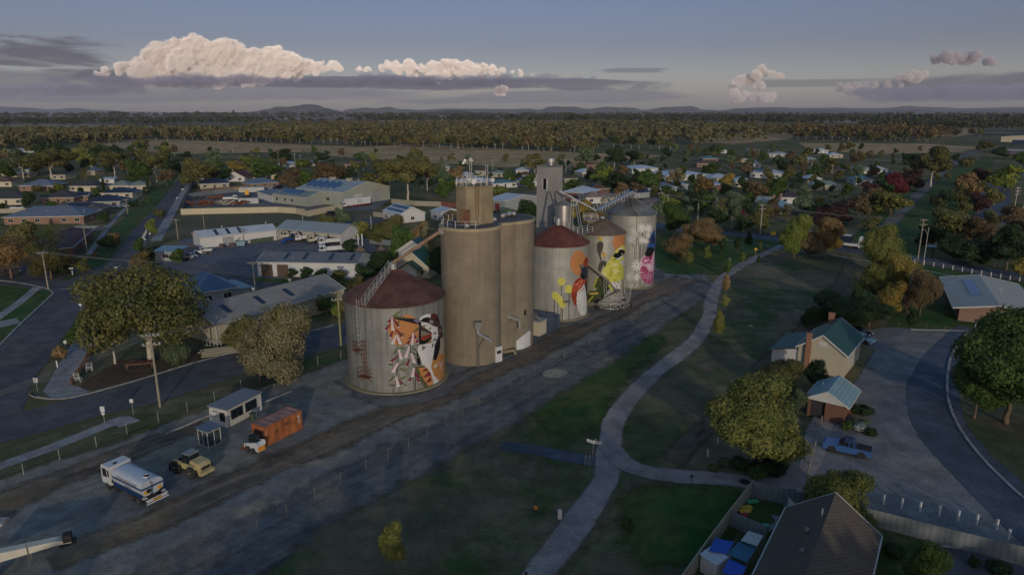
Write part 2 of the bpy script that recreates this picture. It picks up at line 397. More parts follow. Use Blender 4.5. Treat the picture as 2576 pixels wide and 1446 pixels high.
def softmat(m):
 if m.name in SOFT:return SOFT[m.name]
 c=m.copy();c.name=m.name+'_frayed';nt=c.node_tree;b=nt.nodes['Principled BSDF']
 at=nd(nt,'ShaderNodeAttribute',attribute_name='fade');v=coords(nt)
 n=noise_(nt,v,.45,7,.72)
 x=math_(nt,'ADD',at.outputs['Fac'],math_(nt,'MULTIPLY',math_(nt,'SUBTRACT',n,.5),1.5))
 lk(nt,ramp_(nt,x,.18,.82),b.inputs['Alpha']);SOFT[m.name]=c
 return c
def set_fade(o,vals):
 a=o.data.attributes.new('fade','FLOAT','POINT');a.data.foreach_set('value',vals)
def sheet(name,px,mt,z=None,curve=False,jag=0.0,world=False,step=1.5,kind='structure',parent=None,**kw):
 P=[Vector((p[0],p[1],0))for p in px]if world else[G(*p)for p in px]
 if curve:P=spline(P,5,True)
 if jag:
  Q=[]
  for a,b_ in zip(P,P[1:]+P[:1]):
   k=max(1,min(24,int((b_-a).length/max(2.5,step))))
   for j in range(k):
    p=a.lerp(b_,j/k)
    Q.append(p+Vector((noise.noise(p*.12),noise.noise(p*.12+Vector((9,9,9))),0))*jag*1.5)
  P=Q
  area=sum(a.x*b_.y-b_.x*a.y for a,b_ in zip(P,P[1:]+P[:1]))
  if area<0:P.reverse()
  N=len(P);wj=jag*1.6;I,O=[],[]
  for i in range(N):
   d=(P[(i+1)%N]-P[i-1]);d.z=0
   d=d.normalized()if d.length>1e-6 else Vector((1,0,0));n=Vector((-d.y,d.x,0))
   I.append(P[i]+n*wj);O.append(P[i]-n*wj)
  z=z if z is not None else.004*LV[0]
  vs=[(p.x,p.y,z)for p in I]+[(p.x,p.y,z-.0015)for p in O]
  fs=[(i,N+i,N+(i+1)%N,(i+1)%N)for i in range(N)]
  for q in geometry.tessellate_polygon([[Vector((p.x,p.y,0))for p in I]]):
   a,b_,c=(I[i]for i in q);fs.append(tuple(q)if(b_-a).cross(c-a).z>0 else tuple(reversed(q)))
  o=MB().add(vs,fs).build(name,softmat(mt),kind=kind,parent=parent,**kw)
  set_fade(o,[1.0]*N+[0.0]*N);return o
 z=z if z is not None else.004*LV[0]
 vs=[(p.x,p.y,z)for p in P]
 t=geometry.tessellate_polygon([[Vector((p.x,p.y,0))for p in P]])
 fs=[]
 for q in t:
  a,b_,c=(P[i]for i in q)
  fs.append(tuple(q)if(b_-a).cross(c-a).z>0 else tuple(reversed(q)))
 return MB().add(vs,fs).build(name,mt,kind=kind,parent=parent,**kw)
def offs(P,w):
 out=[]
 for i,p in enumerate(P):
  d=(P[min(i+1,len(P)-1)]-P[max(i-1,0)]);d.z=0;d.normalize()
  out.append(Vector((p.x-d.y*w,p.y+d.x*w,p.z)))
 return out
def line_pts(px,curve=True,n=6):
 P=[G(*p)for p in px]
 return spline(P,n)if curve and len(P)>2 else P
def ribbon(name,px,wid,mt,z,curve=True,jag=0.0,kind='structure',off=0.0,pts=None,**kw):
 P=pts or line_pts(px,curve);P=offs(P,off)if off else P
 if jag:
  Q=[]
  for a,b_ in zip(P,P[1:]):
   k=max(1,min(20,int((b_-a).length/3)))
   Q+=[a.lerp(b_,j/k)for j in range(k)]
  P=Q+[P[-1]]
 ws=wid if isinstance(wid,(list,tuple))else(wid,wid)
 vs=[];N=len(P);fj=jag*1.5
 for i in range(N):
  wv=ws[0]+(ws[1]-ws[0])*i/(N-1)
  d=(P[min(i+1,N-1)]-P[max(i-1,0)]);d.z=0;d.normalize();n=Vector((-d.y,d.x,0));fj=min(jag*1.5,wv*.28)
  p=P[i];jj=min(jag,wv*.12);j1=jj*noise.noise(p*.12)*1.5;j2=jj*noise.noise(p*.12+Vector((7,3,1)))*1.5
  if jag:vs+=[p+n*(wv/2+j1+fj),p+n*(wv/2+j1-fj),p-n*(wv/2+j2-fj),p-n*(wv/2+j2+fj)]
  else:vs+=[p+n*wv/2,p-n*wv/2]
 vs=[(q.x,q.y,z)for q in vs];K=4 if jag else 2
 fs=[(K*i+j,K*i+j+1,K*i+K+j+1,K*i+K+j)for i in range(N-1)for j in range(K-1)]
 o=MB().add(vs,fs).build(name,softmat(mt)if jag else mt,kind=kind,**kw)
 if jag:set_fade(o,[0.0,1.0,1.0,0.0]*N)
 return o
def kerb(px,w=.32,h=.13,mt=None,name='kerb',curve=True,pts=None,off=0.0):
 P=pts or line_pts(px,curve);P=offs(P,off)if off else P
 A,B=offs(P,w/2),offs(P,-w/2);N=len(P);vs=[]
 for a,b_ in zip(A,B):vs+=[(a.x,a.y,0),(a.x,a.y,h),(b_.x,b_.y,h),(b_.x,b_.y,0)]
 fs=[]
 for i in range(N-1):
  k=4*i
  fs+=[(k,k+1,k+5,k+4),(k+1,k+2,k+6,k+5),(k+2,k+3,k+7,k+6)]
 fs+=[(0,3,2,1),(4*N-4,4*N-3,4*N-2,4*N-1)]
 return MB().add(vs,fs).build(name,mt or M_kerb,kind='structure')
 # --- parkland, yard, tracks
sheet('grass',[(560,1446),(870,1300),(1100,1165),(1290,1085),(1430,960),(1640,850),(1800,712),(1880,660),(2000,630),(2140,640),(2150,760),(2060,900),(1900,1010),(1790,1080),(1700,1180),(1500,1300),(1420,1500),(500,1520)],M_park,.004,jag=1.0)
sheet('grass',[(1700,1190),(1790,1080),(1900,1010),(2050,1000),(2060,1200),(1890,1205),(1890,1330),(1700,1560),(1330,1560),(1400,1480),(1520,1330)],M_park,.006,jag=.5)
sheet('grass',[(1330,1020),(1450,960),(1600,855),(1660,860),(1560,980),(1480,1085),(1400,1090)],M_lush,.010,curve=True,jag=1.2)
sheet('grass',[(1650,600),(1790,590),(1960,610),(1900,640),(1830,680),(1780,690),(1660,680)],M_lush,.010,curve=True,jag=1.0)
sheet('grass',[(1600,1230),(1760,1225),(1880,1250),(1790,1400),(1640,1420),(1560,1330)],M_lush,.010,curve=True,jag=1.2)
sheet('gravel_yard',[(-400,1270),(0,1215),(360,1085),(640,985),(860,905),(1010,880),(1330,830),(1530,700),(1640,640),(1720,655),(1790,700),(1740,752),(1600,830),(1440,925),(1290,1060),(1100,1150),(870,1275),(640,1420),(480,1600),(-700,1600)],M_yard,.008,jag=.8)
ribbon('dirt_track',[(120,1410),(420,1290),(700,1165),(1000,1035),(1300,900),(1500,800),(1640,735),(1740,700)],(4,8),M_track,.012,jag=1.2)
ribbon('dirt_track',[(250,1600),(700,1335),(1000,1160),(1200,1065),(1400,950),(1620,822),(1790,712)],(9,6),M_trackb,.013,jag=1.3)
ribbon('dirt_track',[(-300,1400),(0,1275),(130,1215),(330,1135),(520,1065)],(7,3),M_track,.014,jag=1.2)
sheet('sand_patch',[(1368,935),(1400,927),(1428,937),(1402,950),(1370,946)],M_sand,.017,curve=True)
ribbon('gravel_apron',[(870,950),(960,1003),(1060,1000),(1140,960),(1260,900),(1345,845),(1420,815),(1500,790),(1600,735),(1640,712),(1660,680)],3.5,M_trackb,.016,jag=.7)
ribbon('gravel_walk',[(1258,1122),(1330,1130),(1420,1146),(1500,1162)],2.6,M_asph2,.012,jag=.25)
ribbon('path',[(1970,617),(1900,650),(1830,690),(1795,735),(1782,800),(1745,860),(1640,945),(1555,1040),(1532,1130),(1520,1210),(1440,1330),(1360,1440),(1300,1540)],(2.6,3.2),M_path,.020,jag=.22)
ribbon('path',[(1532,1120),(1580,1170),(1680,1195),(1800,1203),(1900,1213),(2010,1215)],2.9,M_path,.024,jag=.18)
ribbon('path',[(1985,1225),(2030,1165),(2053,1110),(2075,1050),(2100,1010)],3.0,M_path,.028,jag=.18)
ribbon('path',[(1690,1165),(1740,1105),(1800,1050),(1870,985),(1925,915),(2000,850),(2060,780),(2110,720),(2140,665)],2.8,gmat('old_track',[S(104,92,76),S(88,84,70)],.1,.5,6),.016,jag=.5)
# --- left streets
sheet('road',[(-900,1150),(-300,1075),(0,1052),(215,992),(480,915),(840,818),(900,800),(980,790),(1000,850),(870,868),(600,945),(420,1005),(250,1045),(60,1100),(-300,1180),(-900,1290)],M_asph,.016,jag=.12)
sheet('road',[(-500,1250),(-200,900),(0,868),(60,812),(135,742),(60,722),(-120,706),(-120,664),(60,668),(230,672),(265,668),(310,612),(355,560),(395,520),(440,462),(462,440),(474,440),(468,470),(430,525),(395,580),(340,650),(330,680),(560,690),(780,713),(900,718),(900,738),(775,732),(560,716),(300,712),(262,722),(215,770),(150,860),(92,950),(70,1000),(40,1060),(-400,1350)],M_asph,.012,jag=.12)
sheet('road',[(448,450),(470,410),(482,388),(490,388),(480,415),(472,450)],M_asph,.014)
kerb([(135,738),(95,775),(45,822),(0,868),(-60,925)],.4,.14)
kerb([(-200,703),(0,706),(110,724),(135,738)],.3,.13)
kerb([(92,1000),(75,990),(100,1000),(150,1003),(215,992),(350,955),(480,915),(640,872),(840,818)],.35,.14)
ribbon('road_marking',[(150,727),(230,729)],.3,M_white,.022,curve=False)
sheet('verge',[(62,990),(95,950),(150,870),(200,790),(232,752),(246,770),(180,860),(110,985),(90,998)],M_park,.018,jag=.3)
sheet('verge',[(-80,870),(0,800),(110,728),(132,738),(60,808),(0,866),(-60,920)],M_lush,.018,jag=.2)
ribbon('footpath',[(-60,840),(0,795),(50,760),(95,722)],2.0,M_conc,.022,curve=False)
sheet('lawn',[(-200,780),(-60,712),(60,726),(85,730),(40,762),(-20,806),(-100,870)],M_lush,.020)
sheet('driveway',[(-20,812),(42,800),(52,812),(-20,828)],M_conc,.026)
sheet('footpath',[(243,772),(266,770),(300,815),(268,838),(235,880),(185,955),(176,966),(228,984),(180,1002),(130,1001),(108,985),(145,920),(190,850),(225,795)],M_conc,.024)
ribbon('footpath',[(392,606),(425,550),(450,502),(475,462),(490,440)],(3.4,2.6),M_conc,.022,curve=False)
ribbon('footpath',[(222,640),(262,585),(300,540),(350,490),(372,462)],1.6,M_conc,.022,curve=False)
ribbon('footpath',[(-200,1240),(0,1172),(130,1125),(290,1060)],2.1,M_conc,.022,curve=False)
sheet('footpath',[(268,1058),(300,1048),(325,1046),(355,1058),(300,1075)],M_conc,.026)
sheet('verge',[(-100,1160),(60,1112),(250,1052),(420,1008),(600,950),(870,872),(880,900),(640,975),(440,1040),(300,1100),(120,1160),(-100,1240)],M_park,.018,jag=.35)
sheet('mulch_bed',[(215,985),(350,950),(480,910),(640,866),(700,838),(640,830),(520,880),(400,900),(300,905),(262,930),(228,952),(205,972)],M_mulch,.022,jag=.3)
sheet('yard',[(268,838),(300,815),(360,790),(520,800),(640,830),(520,880),(400,905),(230,952),(178,966),(240,885)],M_park,.018)
sheet('verge',[(282,700),(330,660),(400,585),(440,520),(470,455),(486,452),(450,500),(400,600),(360,660),(380,690)],M_park,.018,jag=.3)
sheet('verge',[(150,705),(215,670),(262,600),(330,530),(400,470),(440,440),(446,446),(395,515),(345,562),(300,612),(262,664),(180,700)],M_lush,.018,jag=.25)
sheet('depot_yard',[(388,650),(460,600),(700,590),(930,600),(960,640),(930,700),(760,708),(560,688),(430,690)],M_yardc,.020,jag=.3)
sheet('verge',[(640,700),(900,704),(910,716),(760,714),(640,708)],M_lush,.026)
sheet('vacant_lot',[(398,604),(430,555),(458,527),(700,524),(776,532),(846,523),(900,515),(960,540),(900,575),(710,560),(600,585),(470,600)],M_lot,.016,jag=.3)
sheet('side_road',[(560,600),(700,572),(800,560),(900,556),(960,540),(1040,520),(1060,530),(960,575),(860,585),(730,590),(600,610)],M_asph,.018,jag=.3)
sheet('scrap_yard_floor',[(458,520),(470,500),(620,470),(780,470),(980,505),(940,530),(776,528),(700,521)],M_yardc,.020)
hw=[(1560,555),(1640,566),(1828,586),(2000,606),(2150,628),(2320,655),(2460,679),(2700,722)]
ribbon('road',hw,10.5,M_asph2,.026)
ribbon('road_marking',hw,.25,M_white,.032,off=.2)
ribbon('road_marking',[(1828,604),(1960,622),(2050,634),(2170,655),(2300,676),(2500,712)],.45,M_white,.030)
ribbon('road',[(2500,560),(2500,500),(2508,468),(2540,440),(2600,415),(2700,395)],13,M_asph2,.024)
ribbon('footpath',[(2478,560),(2484,500),(2492,465)],3,M_conc,.022)
sheet('grass',[(2140,600),(2250,500),(2350,440),(2480,395),(2500,400),(2480,440),(2470,500),(2440,560),(2300,640),(2200,660)],M_lush,.012,jag=.6)
ribbon('dirt_track',[(2200,600),(2260,540),(2330,470),(2390,420),(2430,392),(2480,372)],(5,8),M_trackb,.020,jag=.7)
sheet('grass',[(2340,700),(2300,660),(2480,700),(2700,745),(2700,820),(2560,760),(2400,700)],M_lush,.014,jag=.4)
sheet('car_park',[(2130,835),(2250,822),(2440,830),(2470,850),(2400,900),(2375,960),(2380,1030),(2440,1130),(2600,1300),(2600,1420),(2230,1320),(2190,1290),(2000,1240),(2010,1190),(2055,1110),(2080,1050),(2120,1010),(2150,960),(2200,880)],M_carp,.022,jag=.2)
loop=[(2460,828),(2400,880),(2352,960),(2352,1040),(2400,1120),(2490,1210),(2620,1325),(2760,1440)]
ribbon('road',loop,(6.5,7.5),M_asph2,.030,jag=.15)
kerb([(2440,833),(2413,860),(2390,905),(2383,985),(2405,1060),(2460,1140),(2540,1222),(2640,1310)],.35,.15)
sheet('grass',[(2560,830),(2440,838),(2418,865),(2396,910),(2390,985),(2412,1058),(2466,1138),(2546,1220),(2640,1305),(3000,1400),(3000,900)],M_park,.026)
sheet('grass',[(2240,800),(2330,740),(2440,800),(2560,815),(2440,828),(2320,828),(2230,822)],M_lush,.026)
kerb([(2290,829),(2440,833)],.3,.15)
sheet('verge',[(2200,1296),(2300,1310),(2440,1360),(2640,1420),(2700,1560),(2100,1560),(2190,1330)],M_park,.028)
sheet('driveway',[(2370,1378),(2440,1386),(2560,1420),(2640,1460),(2640,1600),(2340,1600)],M_asph,.034)
kerb([(2365,1372),(2440,1384),(2560,1418),(2640,1450)],.25,.12)
sheet('field',[(180,352),(420,350),(700,362),(960,372),(900,384),(640,384),(420,388),(300,372)],M_field,.03,jag=3,step=8)
sheet('field',[(760,378),(1050,362),(1450,384),(1700,392),(1560,402),(1400,428),(1000,405),(820,392)],M_field,.034,jag=3,step=8)
sheet('field',[(1755,338),(1950,332),(2010,334),(1990,350),(1850,362),(1740,358)],M_field,.03)
sheet('field',[(2010,360),(2330,362),(2480,372),(2400,384),(2200,388),(2040,378)],M_field,.03)
sheet('field',[(2290,325),(2440,322),(2480,332),(2400,345),(2300,340)],M_field,.03)
for q in([(250,297),(420,295),(640,297),(820,299),(640,302),(330,303)],[(0,322),(250,316),(420,318),(300,330),(0,332)],[(640,318),(780,312),(760,330),(640,327)],[(880,292),(1020,290),(1180,293),(1000,298),(890,297)],[(1500,291),(1700,289),(1760,292),(1600,294)],[(1820,296),(1960,293),(1990,296),(1880,299)],[(430,325),(560,323),(620,331),(470,333)],[(2380,292),(2560,291),(2576,293),(2420,294)],[(1120,338),(1300,340),(1290,345),(1100,344)]):
 sheet('field',q,M_field2,.05,jag=6,step=30)
 # ---- ranges on the horizon
def hills(name,prof,D,wid,mt,seed,base=0.0,nv=14):
 P=prof;xs=[]
 n=max(24,int((P[-1][0]-P[0][0])/6))
 def top(x):
  for a,b_ in zip(P,P[1:]):
   if a[0]<=x<=b_[0]:
    t=(x-a[0])/(b_[0]-a[0]);t=t*t*(3-2*t);return a[1]+(b_[1]-a[1])*t
  return P[-1][1]
 vs=[]
 for i in range(n+1):
  x=P[0][0]+(P[-1][0]-P[0][0])*i/n;r=ray(x,top(x));k=D/r.y
  X,hh=r.x*k,max(0,CH+r.z*k)
  for j in range(nv+1):
   t=j/nv;sh=sin(pi*t)**1.3
   y=D+(t-.5)*wid
   nn=noise.fractal(Vector((X*.0011,y*.0011,seed)),1,2.1,6)
   vs.append((X*y/D,y,base+hh*sh*(1+.22*nn*(1 if t<.45 or t>.55 else.25))-3))
 fs=[(i*(nv+1)+j,(i+1)*(nv+1)+j,(i+1)*(nv+1)+j+1,i*(nv+1)+j+1)for i in range(n)for j in range(nv)]
 return MB().add(vs,fs).build(name,mt,kind='structure',smooth=True)
M_hill=gmat('granite_hill',[S(120,98,84),S(84,78,60),S(64,66,50)],.004,.02,.08,bump=0)
M_hilld=gmat('wooded_hill',[S(60,62,50),S(74,72,58)],.003,.02,.08,bump=0)
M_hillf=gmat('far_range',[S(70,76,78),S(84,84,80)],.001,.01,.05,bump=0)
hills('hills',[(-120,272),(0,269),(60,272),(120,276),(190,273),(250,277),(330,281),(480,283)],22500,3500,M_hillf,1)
hills('hills',[(600,285),(640,281),(668,275),(700,268),(722,269),(745,267),(768,263),(800,265),(818,272),(860,283),(880,286)],13500,3000,M_hill,2)
hills('hills',[(775,287),(800,278),(822,273),(845,278),(875,287)],12000,1600,M_hilld,3)
hills('hills',[(850,283),(880,275),(920,271),(950,273),(975,269),(1010,275),(1060,277),(1130,273),(1180,274),(1290,276),(1330,273),(1360,276),(1385,269),(1440,270),(1480,275),(1530,270),(1590,271),(1620,277),(1680,269),(1740,267),(1770,277),(1850,281)],17500,3500,M_hill,4)
hills('hills',[(1820,280),(1850,273),(1915,270),(1990,272),(2060,271),(2150,272),(2240,272),(2280,268),(2350,270),(2420,273),(2480,271),(2560,269),(2700,272)],20500,4000,M_hilld,5)
hills('hills',[(1740,284),(1830,277),(1920,275),(2000,278),(2100,276),(2200,279),(2300,276),(2400,279),(2520,274),(2700,276)],15500,3000,M_hilld,6)
hills('hills',[(1020,290),(1080,282),(1140,279),(1220,283),(1300,286),(1400,282),(1500,286),(1560,289)],9500,1500,M_hilld,7)
hills('hills',[(380,289),(440,284),(520,282),(600,283),(660,287)],11000,1500,M_hilld,8)
# ---- silos
def AY(px,py,Y):
 r=ray(px,py);k=Y/r.y;return Vector((r.x*k,Y,CH+r.z*k))
def galv(key,c,stain=.5,seams=1.15):
 if key in MATS:return MATS[key]
 m,nt,b=newmat(key);v=coords(nt)
 out=mixc(nt,ramp_(nt,noise_(nt,v,.35,5,.6),.3,.7),tuple(x*.82 for x in c),tuple(min(1,x*1.1)for x in c))
 n1=noise_(nt,vmap(nt,v,scale=(1.4,1.4,.07)),1.2,6,.7)
 out=mixc(nt,math_(nt,'MULTIPLY',ramp_(nt,n1,.44,.64),stain),out,tuple(x*.45 for x in c))
 out=mixc(nt,math_(nt,'MULTIPLY',ramp_(nt,noise_(nt,vmap(nt,v,scale=(2,2,.1),loc=(5,5,5)),1.2,5,.7),.56,.72),stain*.7),out,tuple(min(1,x*1.35)for x in c))
 sp_=nd(nt,'ShaderNodeSeparateXYZ');lk(nt,v,sp_.inputs[0])
 fr=math_(nt,'FRACT',math_(nt,'DIVIDE',sp_.outputs[2],seams))
 seam=ramp_(nt,fr,.0,.07,1,0)
 out=mixc(nt,math_(nt,'MULTIPLY',seam,.55),out,tuple(x*.5 for x in c))
 s2=ramp_(nt,fr,.90,.98,0,1)
 out=mixc(nt,math_(nt,'MULTIPLY',s2,.25),out,tuple(min(1,x*1.5)for x in c))
 lk(nt,out,b.inputs['Base Color']);b.inputs['Metallic'].default_value=.25;b.inputs['Roughness'].default_value=.5
 bp=nd(nt,'ShaderNodeBump');bp.inputs['Strength'].default_value=.35;bp.inputs['Distance'].default_value=.05
 lk(nt,fr,bp.inputs['Height']);lk(nt,bp.outputs[0],b.inputs['Normal'])
 return m
M_galvA=galv('weathered_galvanised',S(142,142,134),.8)
M_galvD=galv('clean_galvanised',S(162,160,150),.3,2.1)
M_rust=mat('rusted_roof',S(96,66,56),.8,.1,.25,.5,c2=S(78,54,46))
M_rustD=mat('red_oxide_roof',S(104,60,48),.8,.1,.25,.4,c2=S(84,54,44))
M_rustE=mat('brown_grey_roof',S(104,88,74),.75,.1,.2,.4,c2=S(120,108,94))
M_greyroof=mat('grey_galv_roof',S(120,122,118),.6,.3,.2,.4,c2=S(96,98,96))
M_steel=mat('galvanised_steel',S(170,170,166),.5,.5,.15,.8)
M_steeld=mat('dull_steel',S(120,118,112),.6,.4,.2,.8)
M_concr0=mat('silo_concrete_plain',S(140,130,110),.9,0,.14,.15,dirt=.6,c2=S(108,96,80),bump=.1,spec=.15)
def poured(key,c,ring=1.25):
 m=galv(key,c,.22,ring);b=m.node_tree.nodes['Principled BSDF'];b.inputs['Metallic'].default_value=0;b.inputs['Roughness'].default_value=.9;return m
M_concr=poured('silo_concrete',S(132,121,102))
M_concd=mat('old_concrete',S(132,124,100),.9,0,.15,.4,dirt=.5,c2=S(104,96,72),bump=.1,spec=.15)
M_roofdk=mat('bitumen_roof',S(86,84,82),.9,0,.35,.5)
M_clad=mat('ribbed_cladding',S(150,148,142),.6,.2,.08,.3,kind='corrx',per=.5)
M_blackst=mat('black_steel',S(48,48,48),.6,.2,.15,1)
M_rustst=mat('rusty_steel',S(110,66,44),.85,.1,.3,1.5)
M_whitep=mat('white_paint',S(200,200,196),.55,0,.08,.6)
SIL={}
def silo(key,xl,xr,yb,yeave,yapex,wallm,roofm,label,capr=.7):
 gx,gy,_=G((xl+xr)/2,yb);R=(xr-xl)/2/F_*hypot(gx,gy)
 for i in range(200):
  d=hypot(gx,gy);cx_,cy_=gx*(1+R/d),gy*(1+R/d);D=hypot(cx_,cy_)
  al=math.asin(min(.99,R/D));L=D*cos(al);px=[]
  for s in(-1,1):
   b_=atan2(cx_,cy_)+s*al;px.append(PX((L*sin(b_),L*cos(b_),0))[0])
  R*=1+((xr-xl)/(px[1]-px[0])-1)*.5
  gx+=((xl+xr)-(px[0]+px[1]))/2/F_*D*.5
 d=hypot(cx_,cy_);f=1-R/d
 he=ZT((cx_*f,cy_*f),yeave);ha=ZT((cx_,cy_),yapex)
 t=thing('grain_silo',label,'grain silo',(cx_,cy_,0),0,'steel grain silos in a row')
 MB().lathe([(R+.55,0),(R+.55,.22),(R+.05,.26)],64).build('base_ring',M_concd,t)
 MB().lathe([(R,.2),(R,he)],72,cap=False).build('wall',wallm,t,smooth=True)
 rm=MB();rm.lathe([(R+.28,he-.12),(R+.30,he+.02),(capr,ha-.1),(capr,ha),(.01,ha+.05)],48,cap=False)
 shade_auto(rm.build('roof',roofm,t),30)
 ribs=MB()
 for i in range(24):
  a=2*pi*i/24
  ribs.tube(((R+.28)*cos(a),(R+.28)*sin(a),he+.03),(capr*cos(a),capr*sin(a),ha),.035,4)
 ribs.build('roof_rib',roofm,t)
 SIL[key]=dict(c=(cx_,cy_),R=R,he=he,ha=ha,t=t)
 return t
silo('A',878,1121,990,773,676,M_galvA,M_rust,'nearest steel silo, rusty cone roof, painted with a long-beaked honeyeater and pink bell flowers')
silo('D',1326,1476,808,622,566,M_galvD,M_rustD,'red-roofed steel silo painted with a white-breasted orange robin and yellow balls')
silo('E',1452,1566,769,592,549,M_galvD,M_rustE,'brown-roofed steel silo painted with a black-masked yellow bird, behind the loading auger')
silo('F',1523,1643,727,543,499,M_galvD,M_greyroof,'farthest big steel silo, grey roof, painted with a blue and pink bird and white daisies')
# --- paintings, laid on the curved walls
def hitcyl(px,py,c,R):
 r=ray(px,py);a=r.x**2+r.y**2;b_=-(r.x*c[0]+r.y*c[1]);cc=c[0]**2+c[1]**2-R*R
 disc=max(0,b_*b_-a*cc);k=(-b_-math.sqrt(disc))/a
 x,y,z=r.x*k,r.y*k,CH+r.z*k
 return atan2(y-c[1],x-c[0]),z
def clipv(P,s,keep_ge):
 out=[]
 for i in range(len(P)):
  a,b_=P[i],P[(i+1)%len(P)]
  ia,ib=(a[0]>=s)==keep_ge or a[0]==s,(b_[0]>=s)==keep_ge or b_[0]==s
  if ia:out.append(a)
  if ia!=ib:
   t=(s-a[0])/(b_[0]-a[0]);out.append((s,a[1]+(b_[1]-a[1])*t))
 return out
def colm(name,rgb):
 g_=sum(rgb)/3;rgb=[(c*.9+g_*.1)*.95 for c in rgb]
 return mat('mural_'+name,S(*rgb),.7,0,.07,.8,spec=.25)
PAL=dict(or_=(196,128,72),wh=(214,212,204),bk=(26,24,28),br=(78,54,46),mar=(104,34,34),pu=(120,112,140),gr=(128,120,104),tan=(168,128,84),tan2=(178,160,138),tan3=(196,132,70),ol=(88,88,54),pk=(216,190,190),ma=(122,40,56),gn=(96,104,62),ye=(206,200,82),ye2=(186,180,60),ye3=(216,208,130),rd=(176,74,44),rd2=(150,54,34),sal=(206,110,80),dg=(58,60,66),olk=(74,70,62),dgn=(64,76,44),bl=(44,84,150),bld=(30,48,90),pink=(214,166,184),mag=(168,70,110),magd=(138,44,84),lt=(190,190,182),bg=(150,156,120),yc=(208,172,84))
def mural(key,name,T,items,off0=.012):
 s=SIL[key];c,R,t=s['c'],s['R'],s['t']
 names=[];mb=MB();step=radians(4)
 for li,(cn,pts)in enumerate(items):
  if cn not in names:names.append(cn)
  mb.mi=names.index(cn);rr=R+off0+li*.0016
  Q=[hitcyl(*T(*p),c,R)for p in pts]
  Q=[((a-2*pi)if a>pi/2 else a,z)for a,z in Q]
  Q=[(a,min(max(z,.28),s['he']-.15))for a,z in Q]
  a0,a1=min(q[0]for q in Q),max(q[0]for q in Q)
  k=math.floor(a0/step)
  while k*step<a1:
   P=clipv(clipv(Q,k*step,True),(k+1)*step,False);k+=1
   if len(P)<3:continue
   tri=geometry.tessellate_polygon([[Vector((a*R,z,0))for a,z in P]])
   vs=[(rr*cos(a),rr*sin(a),z)for a,z in P]
   fs=[]
   for q in tri:
    p0,p1,p2=(P[i]for i in q)
    ar=(p1[0]-p0[0])*(p2[1]-p0[1])-(p2[0]-p0[0])*(p1[1]-p0[1])
    if abs(ar)<1e-7:continue
    fs.append(tuple(q)if ar>0 else tuple(reversed(q)))
   mb.add(vs,fs)
 return mb.build(name,[colm(n,PAL[n])for n in names],t)
def ell(cx_,cy_,rx,ry,n=20,a0=0):return[(cx_+rx*cos(2*pi*i/n+a0),cy_+ry*sin(2*pi*i/n+a0))for i in range(n)]
def stroke(p,q,w,w2=None):
 w2=w if w2 is None else w2
 d=Vector((q[0]-p[0],q[1]-p[1])).normalized();n=Vector((-d.y,d.x))
 return[(p[0]+n.x*w/2,p[1]+n.y*w/2),(q[0]+n.x*w2/2,q[1]+n.y*w2/2),(q[0]-n.x*w2/2,q[1]-n.y*w2/2),(p[0]-n.x*w/2,p[1]-n.y*w/2)]
def lens(p,q,w):
 d=Vector((q[0]-p[0],q[1]-p[1]));n=Vector((-d.y,d.x)).normalized()*w/2
 f=lambda t,s_:(p[0]+d.x*t+n.x*s_,p[1]+d.y*t+n.y*s_)
 return[p,f(.25,.8),f(.55,1),f(.85,.6),q,f(.85,-.6),f(.55,-1),f(.25,-.8)]
def strokes(cn,pts,w):return[(cn,stroke(a,b_,w))for a,b_ in zip(pts,pts[1:])]
TA=lambda x,y:(944.5+x/5.791,762.4+y/5.791)
mural('A','painted_sun',TA,[('or_',[(190,330),(215,260),(260,215),(390,190),(440,165),(500,165),(560,200),(640,290),(655,330),(640,420),(600,560),(480,600),(330,615),(280,600),(220,500),(185,420)])])
